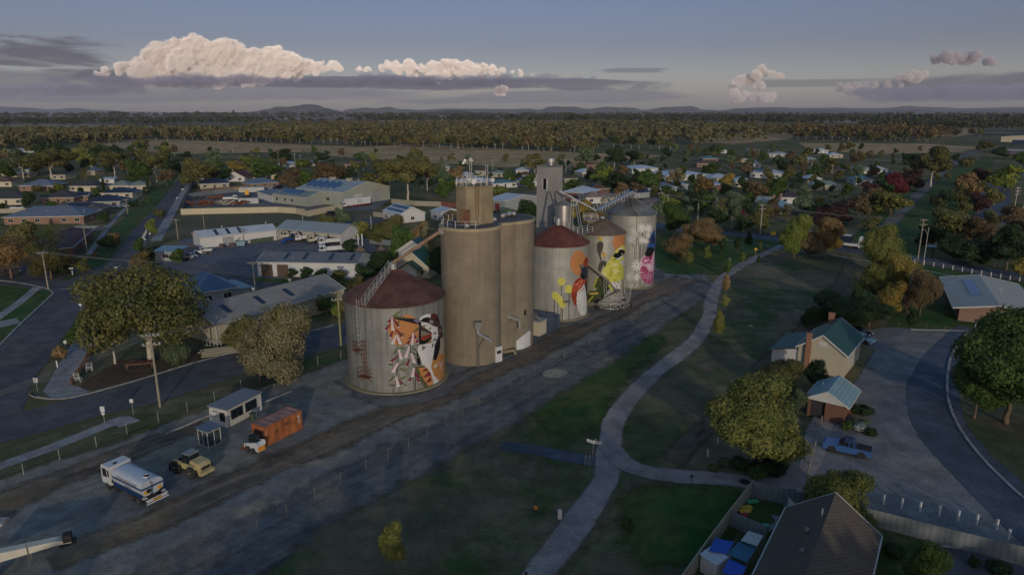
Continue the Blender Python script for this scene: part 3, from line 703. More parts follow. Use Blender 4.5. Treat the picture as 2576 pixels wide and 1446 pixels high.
mural('A','painted_bird',TA,[('tan3',[(880,830),(930,700),(940,520),(995,500),(1008,740),(1005,1080),(925,1165),(850,1050),(805,940),(830,820)]),('tan2',[(935,520),(990,490),(1002,730),(925,740)]),('br',[(915,330),(960,320),(985,490),(940,508),(915,430)]),('gr',[(920,400),(962,380),(940,430)]),('bk',[(630,300),(700,270),(700,600),(640,598),(632,450)]),('wh',[(655,265),(760,285),(880,345),(900,345),(915,400),(915,480),(880,560),(850,640),(810,575),(820,430),(665,320)]),('br',[(660,320),(818,425),(800,445),(660,490)]),('rd2',[(660,485),(822,430),(815,485),(700,545),(665,535)]),('gr',[(662,395),(800,440),(662,488)]),('bk',[(665,535),(700,548),(815,485),(822,515),(760,570),(690,602),(650,602)]),('tan',[(740,588),(815,512),(815,572)]),('gr',[(665,325),(755,312),(700,360)]),('gr',[(760,385),(805,338),(808,382)]),('gr',[(825,462),(860,408),(892,440)]),('gr',[(822,560),(860,503),(895,535)]),('bk',[(900,350),(915,400),(915,480),(940,500),(940,640),(920,720),(880,830),(845,825),(840,760),(855,690),(850,640),(890,560),(916,470)]),('bk',[(600,690),(610,670),(625,740),(650,810),(660,860),(650,905),(620,900),(600,850)]),('wh',[(640,605),(700,598),(810,575),(860,640),(850,690),(842,760),(825,830),(808,930),(740,945),(680,890),(650,800),(625,740),(608,680),(615,640)]),('gr',[(818,572),(854,600),(820,662)]),('gr',[(675,612),(741,640),(678,698)]),('tan3',[(605,930),(700,935),(750,935),(800,1010),(830,1110),(838,1215),(770,1240),(720,1180),(650,1060)]),('ol',[(600,925),(625,935),(660,1050),(770,1240),(710,1255),(640,1120),(570,930)]),('ol',[(570,925),(720,908),(722,930),(600,942)]),('mar',[(665,1000),(735,940),(762,975)]),('ma',[(685,1085),(775,985),(812,1050)]),('mar',[(722,1165),(800,1065),(812,1130)]),('wh',[(745,930),(805,930),(850,1050),(925,1160),(840,1215),(835,1120),(800,1010)]),('bk',[(255,203),(420,203),(640,235),(658,265),(672,302),(600,302),(440,264),(300,234)]),('ol',[(260,203),(420,204),(560,222),(420,228)]),('pu',[(545,238),(632,233),(650,272),(600,290)]),('wh',[(635,225),(680,185),(740,160),(802,153),(802,212),(740,207),(690,225),(648,262)]),('br',[(800,212),(802,155),(860,155),(905,175),(915,230),(937,270),(930,330),(890,347),(820,320),(755,285),(770,240)]),('mar',[(802,155),(855,150),(905,172),(902,215),(860,240)]),('bk',[(860,240),(905,200),(918,240),(900,260)]),('bk',[(645,262),(690,217),(740,203),(792,206),(770,240),(760,282),(700,276)]),('wh',ell(810,272,24,24,14)),('bk',ell(812,272,16,16,12)),('wh',ell(815,264,6,6,8)),]+strokes('wh',[(955,985),(952,900),(925,850)],9)+strokes('wh',[(952,905),(985,838)],7)+strokes('wh',[(952,925),(905,888),(890,870)],6)+strokes('wh',[(955,890),(950,835)],5)+[('wh',lens((848,945),(885,880),26)),('wh',lens((845,920),(892,905),18))])
fl=[]
fl+=strokes('bk',[(245,205),(290,380),(325,590),(332,760),(320,950),(290,1150),(268,1320)],9)
fl+=strokes('bk',[(545,430),(503,600),(510,740),(560,900),(582,1100),(578,1290)],9)
for p,q in[((245,195),(375,110)),((240,185),(390,200)),((300,310),(355,250)),((320,425),(440,455)),((550,425),(652,335)),((330,640),(445,670)),((330,650),(248,750)),((515,640),(605,695)),((510,700),(595,755)),((565,800),(650,770)),((280,890),(185,890)),((335,920),(435,845)),((340,930),(450,1000)),((295,1050),(187,1145)),((345,1110),(445,1065)),((350,1190),(465,1190)),((300,470),(400,590)),((190,1185),(300,1195))]:
 fl.append(('gn',lens(p,q,30)))
for p,q in[((240,215),(185,285)),((215,300),(150,390)),((260,220),(340,340)),((255,400),(215,490)),((310,380),(385,490)),((540,460),(490,525)),((495,530),(458,600)),((560,460),(582,520)),((590,530),(612,575)),((320,765),(225,850)),((490,810),(452,915)),((570,990),(620,1095)),((345,1110),(395,1185)),((520,1070),(485,1135)),((600,1090),(635,1140))]:
 fl.append(('ma',stroke(p,q,22,40)))
 fl.append(('wh',lens((q[0]-20,q[1]+3),(q[0]+20,q[1]+3),13)))
for p,q in[((240,215),(255,385)),((302,455),(250,580)),((308,455),(360,580)),((545,430),(528,590)),((490,620),(440,780)),((335,670),(375,800)),((515,720),(558,855)),((330,860),(258,990)),((555,930),(533,1060)),((300,1060),(332,1198))]:
 fl.append(('pk',stroke(p,q,26,44)));fl.append(('wh',lens((q[0]-30,q[1]),(q[0]+30,q[1]),22)))
mural('A','painted_flowers',TA,fl,.07)
TD=lambda x,y:(1308.9+x/5.1032,526.2+y/5.1032)
mural('D','painted_sun',TD,[('or_',ell(748,690,108,160,28))])
mural('D','painted_flowers',TD,sum([strokes('bk',s_,8)for s_ in([(528,975),(527,1120)],[(438,1150),(438,1340)],[(482,1195),(482,1360)],[(523,1260),(521,1420)],[(540,1260),(539,1420)],[(625,1075),(624,1420)])],[])+[('ye',ell(528,928,50,52)),('ye',ell(622,1025,50,58)),('ye',[(402,1095),(415,1068),(445,1058),(480,1072),(530,1130),(582,1195),(588,1225),(570,1255),(535,1268),(500,1240),(478,1190),(412,1135)])],.03)
mural('D','painted_bird',TD,[('rd',[(800,700),(828,632),(866,608),(866,720),(830,770),(805,730)]),('rd2',[(828,632),(850,618),(850,690),(820,700)]),('rd',[(765,868),(820,902),(858,898),(850,960),(800,1000),(735,1050),(720,1120),(725,1255),(690,1222),(660,1150),(650,1090),(665,1000),(700,920)]),('rd2',[(650,1090),(735,1050),(720,1120),(725,1255),(690,1222),(660,1150)]),('sal',[(680,982),(742,930),(742,975)]),('sal',[(742,930),(800,900),(790,960)]),('rd2',[(700,920),(765,880),(742,930),(690,960)]),('sal',[(742,975),(790,960),(740,1040)]),('br',[(820,950),(852,905),(856,1180),(840,1140)]),('wh',[(730,1060),(790,1000),(815,955),(835,1040),(848,1140),(852,1290),(838,1350),(808,1372),(770,1352),(740,1300),(722,1230),(718,1150)]),('rd',[(748,1060),(765,1050),(758,1090)]),('rd',[(775,1035),(792,1025),(785,1075)]),('rd',[(798,1010),(812,1000),(806,1050)]),('dg',[(735,1170),(744,1178),(738,1200)]),('dg',[(733,1215),(742,1222),(738,1245)]),('dg',[(742,1260),(752,1266),(750,1290)]),('dg',[(752,1215),(762,1222),(758,1245)]),('dg',[(755,1300),(766,1305),(765,1328)]),('dg',[(745,720),(775,705),(815,720),(840,748),(862,735),(860,880),(820,905),(780,890),(765,850),(782,790),(775,760)]),('bk',[(770,830),(820,830),(820,900),(782,888)]),('bld',[(785,770),(825,760),(822,820),(785,815)]),('gr',[(750,722),(776,708),(812,722),(800,750)]),],.06)
mural('E','painted_sun',TD,[('or_',[(1212,336),(1350,316),(1352,500),(1320,520),(1260,535),(1215,520),(1190,470),(1180,410)])])
mural('E','painted_flowers',TD,[('yc',[(998,343),(1040,355),(1067,378),(1040,412),(1003,408)]),('yc',[(1045,540),(1085,556),(1117,590),(1092,612),(1045,622)]),('olk',[(982,480),(990,435),(1015,416),(1045,416),(1067,440),(1062,500),(1036,560),(1032,600),(1050,655),(1035,668),(1003,580),(985,530)]),('olk',[(998,760),(1005,710),(1028,672),(1065,657),(1112,670),(1098,720),(1080,752),(1070,720),(1050,760),(1020,832),(1000,832)])]+strokes('br',[(1000,343),(1020,372),(1025,415)],6)+strokes('br',[(1045,520),(1068,580),(1085,655)],6),.03)
mural('E','painted_bird',TD,[('dgn',[(858,1100),(930,1010),(990,880),(1050,850),(1140,900),(1130,1010),(1085,1100),(1000,1200),(858,1195)]),('ye2',[(925,1010),(955,930),(988,860),(1002,880),(955,990)]),('ye2',[(860,1190),(930,1110),(945,1115),(885,1195)]),('yc',[(890,1070),(1000,1065),(1000,1090),(888,1095)]),('bg',[(905,1045),(940,1000),(990,1010),(960,1050)]),('ol',[(1000,900),(1040,870),(1060,960),(1010,960)]),('ye',[(1045,800),(1082,750),(1120,690),(1165,615),(1250,640),(1320,600),(1342,640),(1335,900),(1290,1000),(1205,1065),(1130,1010),(1140,900),(1050,870)]),('ye2',[(1120,690),(1165,690),(1110,740),(1100,710)]),('ye2',[(1165,620),(1240,650),(1170,680)]),('ye3',[(1165,700),(1230,690),(1260,720),(1180,740)]),('ye2',[(1150,760),(1200,730),(1180,860),(1140,880),(1130,840)]),('ye3',[(1180,760),(1250,770),(1280,810),(1200,830)]),('ye2',[(1225,740),(1290,760),(1300,800),(1260,770)]),('ye2',[(1225,820),(1290,800),(1270,850)]),('ye3',[(1040,810),(1090,790),(1110,850),(1060,860)]),('ye2',[(1215,890),(1265,920),(1200,925)]),('wh',[(1168,935),(1282,920),(1282,1025),(1205,1045)]),('gr',ell(1213,947,9,13,8)),('gr',ell(1252,940,9,13,8)),('gr',ell(1230,990,9,13,8)),('tan2',[(1290,900),(1336,880),(1328,1140),(1272,1145)]),('lt',[(1265,660),(1335,640),(1330,760),(1290,700)]),('ye',[(1172,600),(1235,512),(1300,460),(1342,470),(1348,545),(1312,595),(1250,642),(1175,645)]),('wh',[(1262,505),(1300,490),(1315,520),(1262,530)]),('wh',[(1250,600),(1320,595),(1260,645),(1215,640)]),('bk',[(1180,600),(1213,560),(1248,560),(1262,522),(1302,515),(1342,545),(1302,592),(1250,630),(1213,626)]),('wh',ell(1298,572,7,7,8)),('olk',[(1175,640),(1250,628),(1200,648)]),],.06)
def daisy(x,y,r,cn='wh'):
 return[(cn,lens((x,y),(x+r*cos(a),y+r*1.15*sin(a)),r*.3))for a in[2*pi*i/9+x for i in range(9)]]
mural('F','painted_flowers',TD,sum([strokes('olk',s_,7)for s_ in([(1413,425),(1465,490),(1470,660)],[(1490,370),(1483,640)],[(1503,370),(1530,500),(1524,680)],[(1565,300),(1580,400),(1570,640)],[(1545,450),(1540,640)],[(1475,780),(1470,860)],[(1420,900),(1500,1010)],[(1500,900),(1450,1010)],[(1535,900),(1552,1005)],[(1525,890),(1520,1005)],[(1580,960),(1580,1005)])],[])+daisy(1560,245,62)+daisy(1645,248,60)+daisy(1458,290,60,'lt')+daisy(1418,385,58,'lt')+daisy(1560,400,50)+daisy(1612,408,40)+daisy(1490,720,72)+daisy(1400,862,62,'lt')+daisy(1495,870,50)+daisy(1632,335,40)+[('gr',ell(1488,712,9,9,8))],.012)
mural('F','painted_bird',TD,[('pink',[(1528,700),(1560,630),(1590,588),(1640,610),(1718,530),(1716,700),(1702,930),(1662,966),(1600,942),(1550,890),(1528,820)]),('mag',[(1566,640),(1600,612),(1690,602),(1690,640),(1620,680),(1600,712),(1568,680)]),('pink',[(1585,640),(1660,650),(1590,690)]),('magd',[(1640,600),(1700,560),(1690,625),(1650,640)]),('mag',[(1600,700),(1665,650),(1672,690)]),('mag',[(1535,800),(1545,750),(1570,722),(1610,735),(1650,800),(1600,812)]),('pk',[(1620,720),(1700,712),(1690,760),(1640,770)]),('mag',[(1532,825),(1640,802),(1700,790),(1700,930),(1662,966),(1600,942),(1550,890)])]+strokes('pink',[(1540,845),(1590,838),(1640,850),(1690,840)],6)+strokes('pink',[(1545,868),(1590,860),(1640,872),(1690,862)],6)+strokes('pink',[(1560,888),(1600,882),(1640,893),(1688,884)],6)+strokes('pink',[(1630,940),(1645,800)],5)+strokes('pink',[(1665,945),(1675,800)],5)+strokes('magd',[(1550,735),(1590,800)],5)+strokes('magd',[(1570,725),(1610,800)],5)+[('bl',[(1612,512),(1640,450),(1650,400),(1672,330),(1722,250),(1728,390),(1724,510),(1690,500)]),('bld',[(1650,400),(1690,330),(1724,330),(1724,430),(1670,450)]),('bk',[(1598,562),(1628,505),(1660,480),(1700,500),(1722,515),(1690,580),(1642,612),(1602,602)]),('dg',[(1572,415),(1630,398),(1682,415),(1682,432),(1620,434)]),('lt',[(1600,415),(1640,408),(1668,418),(1630,424)]),],.05)
# --- ladder, stair and cap on the nearest silo
sA=SIL['A'];tA=sA['t'];R,he,ha=sA['R'],sA['he'],sA['ha']
def onA(px,py,r=0):a,z=hitcyl(px,py,sA['c'],R+r);return a,z
aL=onA(905,800)[0]
def cyl_pt(a,r,z):return Vector((r*cos(a),r*sin(a),z))
lad=MB()
for s_ in(-.25,.25):
 lad.tube(cyl_pt(aL+s_/R,R+.25,7.0),cyl_pt(aL+s_/R,R+.25,he+1.0),.04,4)
for i in range(22):lad.tube(cyl_pt(aL-.25/R,R+.25,7.2+i*.33),cyl_pt(aL+.25/R,R+.25,7.2+i*.33),.03,4)
for i in range(9):
 z=7.8+i*.72;P=[cyl_pt(aL+.42*cos(q)/R,R+.35+.5*sin(q),z)for q in[pi*k/6 for k in range(7)]]
 lad.path(P,.035,4)
lad.build('ladder',M_steel,tA)
aM=aL+.55/R*1.4
lad2=MB()
for s_ in(-.25,.25):lad2.tube(cyl_pt(aM+s_/R,R+.25,2.6),cyl_pt(aM+s_/R,R+.25,8.4),.04,4)
for i in range(17):lad2.tube(cyl_pt(aM-.25/R,R+.25,2.8+i*.33),cyl_pt(aM+.25/R,R+.25,2.8+i*.33),.03,4)
for i in range(8):
 z=3.6+i*.66;lad2.path([cyl_pt(aM+.42*cos(q)/R,R+.35+.5*sin(q),z)for q in[pi*k/6 for k in range(7)]],.035,4)
lad2.build('ladder',M_rustst,tA)
for(a,z,wd)in((aL-.35/R,6.6,1.0),(aM,2.6,1.9)):
 pf=MB();N=5
 for k in range(N):
  a0,a1=a+(k/N-.5)*wd/R,a+((k+1)/N-.5)*wd/R
  q=[cyl_pt(a0,R+.02,z),cyl_pt(a1,R+.02,z),cyl_pt(a1,R+1.0,z),cyl_pt(a0,R+1.0,z)]
  pf.add(q+[p+Vector((0,0,.07))for p in q],[(0,3,2,1),(4,5,6,7),(0,1,5,4),(1,2,6,5),(2,3,7,6),(3,0,4,7)])
 for k in range(4):
  aa=a+(k/3-.5)*wd/R;pf.tube(cyl_pt(aa,R+.97,z),cyl_pt(aa,R+.97,z+1.3),.03,4)
 for hh in(.65,1.3):
  pf.path([cyl_pt(a-.5*wd/R,R+.05,z+hh),cyl_pt(a-.5*wd/R,R+.97,z+hh),cyl_pt(a+.5*wd/R,R+.97,z+hh),cyl_pt(a+.5*wd/R,R+.05,z+hh)],.03,4)
 for s_ in(-1,1):pf.tube(cyl_pt(a+s_*.45*wd/R,R+.9,z),cyl_pt(a+s_*.45*wd/R,R+.03,z-1.0),.04,4)
 pf.build('platform',M_rustst,tA)
st=MB()
e0,e1=cyl_pt(aL+.9/R,R+.1,he+.15),cyl_pt(aL+2.2/R,.9,ha+.35)
tang=Vector((-sin(aL),cos(aL),0))
for s_ in(-.35,.35):
 a,b_=e0+tang*s_,e1+tang*s_
 st.tube(a,b_,.05,4)
 up=Vector((0,0,1.05));st.tube(a+up,b_+up,.04,4);st.tube(a+up*.5,b_+up*.5,.03,4)
 for k in range(8):p=a.lerp(b_,k/7);st.tube(p,p+up,.04,4)
for k in range(28):p=e0.lerp(e1,k/27);st.tube(p-tang*.35,p+tang*.35,.03,4)
st.build('roof_stair',M_steel,tA)
cp=MB();cp.lathe([(.62,ha-.2),(.62,ha+.75),(.7,ha+.78),(.7,ha+.86),(.01,ha+.9)],16,cap=False);cp.build('cap',M_steel,tA)
for k,s_ in(('D',.5),('E',.5),('F',.55)):
 s=SIL[k];MB().lathe([(s_,s['ha']-.15),(s_,s['ha']+(1.3 if k=='D' else.35)),(.01,s['ha']+(1.35 if k=='D' else.45))],14,cap=False).build('cap',M_steel,s['t'])
s=SIL['D']
a_,z_=hitcyl(1424,757,s['c'],s['R']);hb=MB()
rr=s['R']
hb.box(cyl_pt(a_,rr+.5,z_),(1.1,1.3,.08),rz=a_)
for sx_ in(-.6,.6):
 for sr in(.1,.95):
  p=cyl_pt(a_+sx_/rr,rr+sr,z_);hb.tube(p,p+Vector((0,0,1.6)),.03,4)
for hh in(.5,1.0,1.6):hb.path([cyl_pt(a_-.6/rr,rr+.1,z_+hh),cyl_pt(a_-.6/rr,rr+.95,z_+hh),cyl_pt(a_+.6/rr,rr+.95,z_+hh),cyl_pt(a_+.6/rr,rr+.1,z_+hh)],.03,4)
for sx_ in(-.5,.5):hb.tube(cyl_pt(a_+sx_/rr,rr+.9,z_),cyl_pt(a_+sx_/rr,rr+.03,z_-.9),.04,4)
hb.build('platform',M_steeld,s['t'])
s=SIL['F'];cb=MB()
q=[]
for k in range(9):
 t_=k/8;a=-2.1+.55*t_;r_=.6+(s['R']-.2)*t_;q.append(cyl_pt(a,r_,s['ha']+.12+(s['he']+.1-s['ha'])*t_))
q.append(cyl_pt(-1.56,s['R']+.05,s['he']-4));cb.path(q,.05,4);cb.build('cable',M_blackst,s['t'])
# --- concrete silo block
c1,c2=Vector((-6.9,112.0)),Vector((-1.1,119.5));R1=5.0
perp=Vector((-(c2-c1).y,(c2-c1).x)).normalized()*8.6
bins=[c1,c2,c1.lerp(c2,.5)+perp*.22,c1.lerp(c2,.72)+perp*.08];cc=(c1+c2)/2
HC=23.1
tc=thing('concrete_silo','tall bare concrete silo block of joined round bins between the steel silos','grain silo',(cc.x,cc.y,0))
def union_outline(r,n=180):
 out=[]
 for i in range(n):
  a=2*pi*i/n;d=Vector((cos(a),sin(a)));best=1
  for b_ in bins:
   o=b_-cc;t=o.dot(d);q=r*r-(o.length_squared-t*t)
   if q>0:best=max(best,t+math.sqrt(q))
  out.append((d.x*best,d.y*best))
 return out
o_=union_outline(R1);mb=MB();mb.prism(o_,0,HC-.45);shade_auto(mb.build('wall',M_concr,tc),35)
MB().prism(union_outline(R1+.22),HC-.449,HC).build('roof_rim',mat('rim_concrete',S(158,146,118),.9,0,.1,.3),tc)
MB().prism(union_outline(R1-.15),HC+.001,HC+.05).build('roof',M_roofdk,tc)
hh=thing('head_house','squat concrete head house with rusty door standing on the concrete silo roof','tower',(0,0,0))
hc=Vector((-6.25,114.6));hh.location=(hc.x,hc.y,HC+.05);HT=5.9
pr=[(3.35*(1 if i%2 else.97)*cos(radians(22.5+i*45)),3.35*sin(radians(22.5+i*45)))for i in range(8)]
MB().prism(pr,0,HT).build('wall',M_concd,hh)
MB().prism([(x*1.03,y*1.03)for x,y in pr],HT+.002,HT+.28).build('parapet',M_concd,hh)
dd=MB();a=radians(-90-26)
n_=Vector((cos(a),sin(a)));pc=n_*3.18
dd.box((pc.x-.1,pc.y-.05,1.25),(1.9,.16,2.4),rz=a+pi/2);dd.build('door',mat('rust_door',S(112,76,60),.9,0,.35,1.2,c2=S(108,90,66)),hh)
ld=MB()
for s_ in(-.22,.22):ld.tube((.55+s_,-3.28,0),(.55+s_,-3.28,HT+1.1),.035,4)
for i in range(18):ld.tube((.33,-3.28,.3+i*.35),(.77,-3.28,.3+i*.35),.025,4)
ld.build('ladder',M_rustst,hh)
rl=MB()
for i in range(8):
 p,q=[Vector((pr[j%8][0]*.97,pr[j%8][1]*.97,HT+.28))for j in(i,i+1)]
 for t_ in(0,.5):rl.tube(p.lerp(q,t_),p.lerp(q,t_)+Vector((0,0,1.25)),.05,4)
 for z in(.6,1.2):rl.tube(p+Vector((0,0,z)),q+Vector((0,0,z)),.04,4)
rl.build('railing',M_steel,hh)
def top_local(px,py,Y):p=AY(px,py,Y);return Vector((p.x,p.y,0))
zt=HC+.05+HT+.28
def mast(name,px,ytop,Y,label,dishes=(),lattice=False,r=.09,pair=0):
 b0=AY(px,486,Y);t=thing(name,label,'antenna',(b0.x,Y,zt))
 H_=ZT((b0.x,Y),ytop)-zt;mb=MB()
 for k in range(1+pair):mb.tube((k*.32,0,0),(k*.32,0,H_),r,6)
 if lattice:
  mb=MB();c3=[(.35*cos(q),.35*sin(q))for q in(0,2.09,4.19)]
  for x,y in c3:mb.tube((x,y,0),(x,y,H_),.045,4)
  k=0;z=0
  while z<H_-.5:
   for i in range(3):a,b_=c3[i],c3[(i+1)%3];mb.tube((*a,z),(*b_,z+.5),.025,4);mb.tube((*a,z),(*b_,z),.02,4)
   z+=.5
 mb.build('mast',M_steel,t)
 for(dx,dz,rr)in dishes:
  db=MB();db.lathe([(rr,-.42),(rr*.95,-.3),(rr*.5,-.16),(.02,-.1)],16,axis='y',c=(dx,0,dz),cap=False)
  db.lathe([(rr,-.43),(.01,-.46)],16,axis='y',c=(dx,0,dz),cap=False);db.tube((dx,-.1,dz),(0,0,dz),.05,4)
  db.build('dish',M_whitep,t,smooth=True)
 return t
mast('antenna_mast',1178.5,432,114.3,'short lattice antenna mast with small white dishes on the head house roof',[(-.5,4.0,.25),(.45,4.1,.28),(-.75,3.6,.2),(.7,4.0,.15)],True)
mast('antenna_mast',1182.5,395,113.6,'tallest pair of white whip poles on the head house roof',pair=1,r=.08)
mast('antenna_mast',1222.5,414,114.4,'second, shorter pair of white whip poles at the right end of the head house',pair=1,r=.07)
mast('antenna_mast',1193,470,111.9,'big round white dish on a stub pole at the front of the head house',[(0,.75,.42)],r=.07)
mast('antenna_mast',1181,466,112.6,'smaller grey dish just left of the big round dish',[(0,1.0,.26)],r=.06)
mast('antenna_mast',1239,469,114.6,'white drum dish at the far right corner of the head house',[(0,.8,.36)],r=.06)
mast('antenna_mast',1160,466,113.0,'fat white panel antenna at the left corner of the head house',r=.16)
mast('antenna_mast',1166,462,112.4,'slim white panel antenna beside the fat one at the left corner',r=.1)
rr_=MB();P=[Vector((x,y,HC+.05))for x,y in union_outline(R1-.25)]
idx=[i for i,p in enumerate(P)if p.y<1.5 and p.x<-1.0]
for a,b_ in zip(idx,idx[1:]):
 for z in(.55,1.1):rr_.tube(P[a]+Vector((0,0,z)),P[b_]+Vector((0,0,z)),.035,4,cap=False)
for i in idx[::5]:rr_.tube(P[i],P[i]+Vector((0,0,1.1)),.05,4)
rr_.build('railing',M_steel,tc)
du=MB();q=[AY(1262,549,118)-Vector((cc.x,cc.y,0)),AY(1275,546,120)-Vector((cc.x,cc.y,0)),AY(1288,541,121.5)-Vector((cc.x,cc.y,0)),AY(1296,544,121)-Vector((cc.x,cc.y,0))]
for v_ in q:v_.z=max(v_.z,HC+.45)
du.path(q,.36,10);du.build('roof_duct',M_steel,tc,smooth=True)
for px,py,Y,r_ in((1243,563,115.5,.5),(1175,571,108.7,.35)):
 p=AY(px,py,Y);MB().lathe([(r_,HC+.05),(r_,HC+.35),(r_*.5,HC+.6),(.05,HC+.65)],14,c=(p.x-cc.x,p.y-cc.y,0)).build('roof_vent',M_steel,tc,smooth=True)
ch=thing('grain_chute','long slanting grain pipe from the concrete silo roof down to the nearest silo cap','chute',(0,0,0))
pa=Vector((sA['c'][0],sA['c'][1],ha+.95));pb=AY(1106,583,109.5);ch.location=pa
MB().tube((0,0,0),pb-pa,.27,10).build('pipe',mat('rust_pipe',S(150,124,98),.7,.2,.2,.6),ch)
MB().box(pb-pa+Vector((.3,.2,.1)),(1.0,.9,1.0)).build('hopper',M_steeld,ch)
def on_block(px,py,k,off=0.0):
 a,z=hitcyl(px,py,tuple(bins[k]),R1+off);return Vector((bins[k].x+(R1+off)*cos(a),bins[k].y+(R1+off)*sin(a),z)),a
def spout(px,ytop,ybot,k,pxe,pye,label,drop):
 p,a=on_block(px,ytop,k,.5);t=thing('loading_spout',label,'spout',(p.x,p.y,0),a+pi/2)
 zb=on_block(px,ybot,k,.5)[0].z
 MB().prism([(-.62,-.55),(.62,-.55),(.62,.45),(-.62,.45)],p.z-.55,p.z+.45).build('hopper_box',M_steeld,t)
 m_=MB();m_.tube((0,0,p.z-1.5),(0,0,p.z-.55),.28,8,.34)
 e=(AY(pxe,pye,p.y-1.2)-Vector((p.x,p.y,0)));e=Matrix.Rotation(-(a+pi/2),3,'Z')@e
 m_.tube((0,0,p.z-1.6),e,.26,8);m_.tube(e,e-Vector((0,0,drop)),.18,8);m_.build('spout_pipe',M_steel,t)
 n_=MB();n_.tube((-.15,0,max(.0,zb)),(-.15,0,p.z-1.2),.07,6);n_.tube((.12,0,max(.0,zb)),(.12,0,p.z-1.2),.07,6)
 n_.tube((0,0,(p.z+zb)/2-.4),e.lerp(Vector((0,0,p.z-1.6)),.45),.06,6)
 n_.build('support',M_steeld,t)
spout(1202,815,926,0,1235,857,'nearer loading spout with square hopper on the concrete silo',.3)
spout(1267,771,865,1,1307,806,'higher loading spout with longer arm on the second bin',1.6)
p,a=on_block(1249,893,0)
dj=thing('door_panel','white door panel in the corner between the two concrete bins','door',(p.x+.35,p.y-.1,0),radians(38))
MB().box((0,0,1.35),(1.35,.3,2.7)).build('panel',M_whitep,dj);MB().box((0,-.17,1.75),(.9,.06,.55)).build('vent',M_blackst,dj)
p,a=on_block(1276,884,1,.9)
pl=thing('loading_hatch','low concrete ramp hatch at the foot of the second bin','hatch',(p.x,p.y,0),a+pi/2)
mb=MB();mb.prism([(-1.6,0),(-1.1,.75),(1.2,.95),(1.7,0),(1.3,0),(1.0,.6),(-.9,.5),(-1.2,0)],-1.0,.9,'y');mb.build('hood',M_concd,pl)
for px,py,w_,h_ in((1321,786,.5,1.0),(1286,820,.5,.9)):
 p,a=on_block(px,py,1,.02);mb=MB();mb.box((p.x-cc.x,p.y-cc.y,p.z),(.08,w_,h_),rz=a);mb.build('opening',M_blackst,tc)
wp=[]
for px,py in((1298,858),(1312,846),(1330,832),(1334,832),(1334,868),(1300,880)):wp.append((px,py))
SIL['C2']=dict(c=tuple(bins[1]),R=R1,he=20,ha=20,t=tc)
def patch_on(keyc,poly,m_,name,t):
 s=SIL[keyc];mb=MB();Q=[hitcyl(x,y,s['c'],s['R'])for x,y in poly];Q=[(a-2*pi if a>pi/2 else a,max(.02,z))for a,z in Q]
 st_=radians(4);k=math.floor(min(q[0]for q in Q)/st_)
 while k*st_<max(q[0]for q in Q):
  P=clipv(clipv(Q,k*st_,True),(k+1)*st_,False);k+=1
  if len(P)<3:continue
  tri=geometry.tessellate_polygon([[Vector((a*5,z,0))for a,z in P]])
  mb.add([(s['c'][0]+(s['R']+.03)*cos(a)-t.location.x,s['c'][1]+(s['R']+.03)*sin(a)-t.location.y,z)for a,z in P],[tuple(q)for q in tri])
 mb.build(name,m_,t)
patch_on('C2',wp,M_whitep,'paint_patch',tc)
# --- elevator tower, slim bin, conveyors
tw=AY(1391,421,153.5);TW=thing('elevator_tower','tall square clad elevator tower with a small roof vent behind the silos','tower',(tw.x,tw.y,0),radians(-38))
hT=tw.z;d1=Vector((cos(radians(52)),sin(radians(52))));LX,LY=3.9,4.4
TW.rotation_euler=(0,0,radians(52))
MB().prism([(0,0),(LX,0),(LX,LY),(0,LY)],0,hT).build('wall',M_clad,TW)
MB().prism([(-.15,-.15),(LX+.15,-.15),(LX+.15,LY+.15),(-.15,LY+.15)],hT+.002,hT+.25).build('roof',M_greyroof,TW)
MB().lathe([(.45,hT+.25),(.45,hT+.9),(.85,hT+1.0),(.85,hT+1.7),(.6,hT+1.8)],14,c=(LX/2,LY/2-.3,0)).build('roof_vent',M_steel,TW)
wn=MB();wn.box((-.05,LY*.47,hT-3.8),(.12,.95,2.4));wn.build('window',glass(),TW)
wf=MB()
for s_ in(-.55,.55):wf.box((-.09,LY*.47+s_,hT-3.8),(.14,.14,2.5))
wf.build('window_frame',M_whitep,TW)
pt=AY(1394,555,SIL['D']['c'][1]+.3);ptop=AY(1383,482,152)
gp=thing('grain_chute','steep thin grain pipe from the elevator tower down to the red silo cap','chute',tuple(Vector((SIL['D']['c'][0],SIL['D']['c'][1],SIL['D']['ha']+1.3))))
MB().tube((0,0,0),ptop-gp.location,.2,8).build('pipe',M_steeld,gp)
sb=AY(1417.5,515,146.5)
BN=thing('steel_bin','slim shiny steel bin standing beside the elevator tower','grain bin',(sb.x,sb.y,0))
MB().lathe([(1.75,0),(1.75,sb.z)],40,cap=False).build('wall',mat('bright_steel',S(190,190,188),.32,.75,.1,.5),BN,smooth=True)
MB().lathe([(1.85,sb.z-.02),(.35,sb.z+.95),(.35,sb.z+1.7),(.01,sb.z+1.75)],32,cap=False).build('roof',M_greyroof,BN)
lb=MB()
for s_ in(0,.5):lb.tube((1.55+s_,-1.1+s_,sb.z-6),(1.55+s_,-1.1+s_,sb.z+1.3),.05,4)
lb.box((2.2,-.6,sb.z),(1.3,1.3,.07));lb.path([(1.6,-1.2,sb.z+1),(2.8,-1.2,sb.z+1),(2.8,0,sb.z+1),(1.6,0,sb.z+1)],.04,4)
for x,y in((2.8,-1.2),(2.8,0)):lb.tube((x,y,sb.z),(x,y,sb.z+1),.04,4)
lb.build('platform',M_steel,BN)
c0=AY(1408,481,152.5);c1_=AY(1500,530,150.0)
gc=thing('grain_chute','long pale grain pipe sloping from the tower to the conveyor gantry','chute',tuple(c1_));MB().tube((0,0,0),c0-c1_,.24,10).build('pipe',M_steel,gc)
m_=MB();m_.tube((0,0,0),(-.1,0,-2.2),.12,6);m_.build('support',M_steeld,gc)
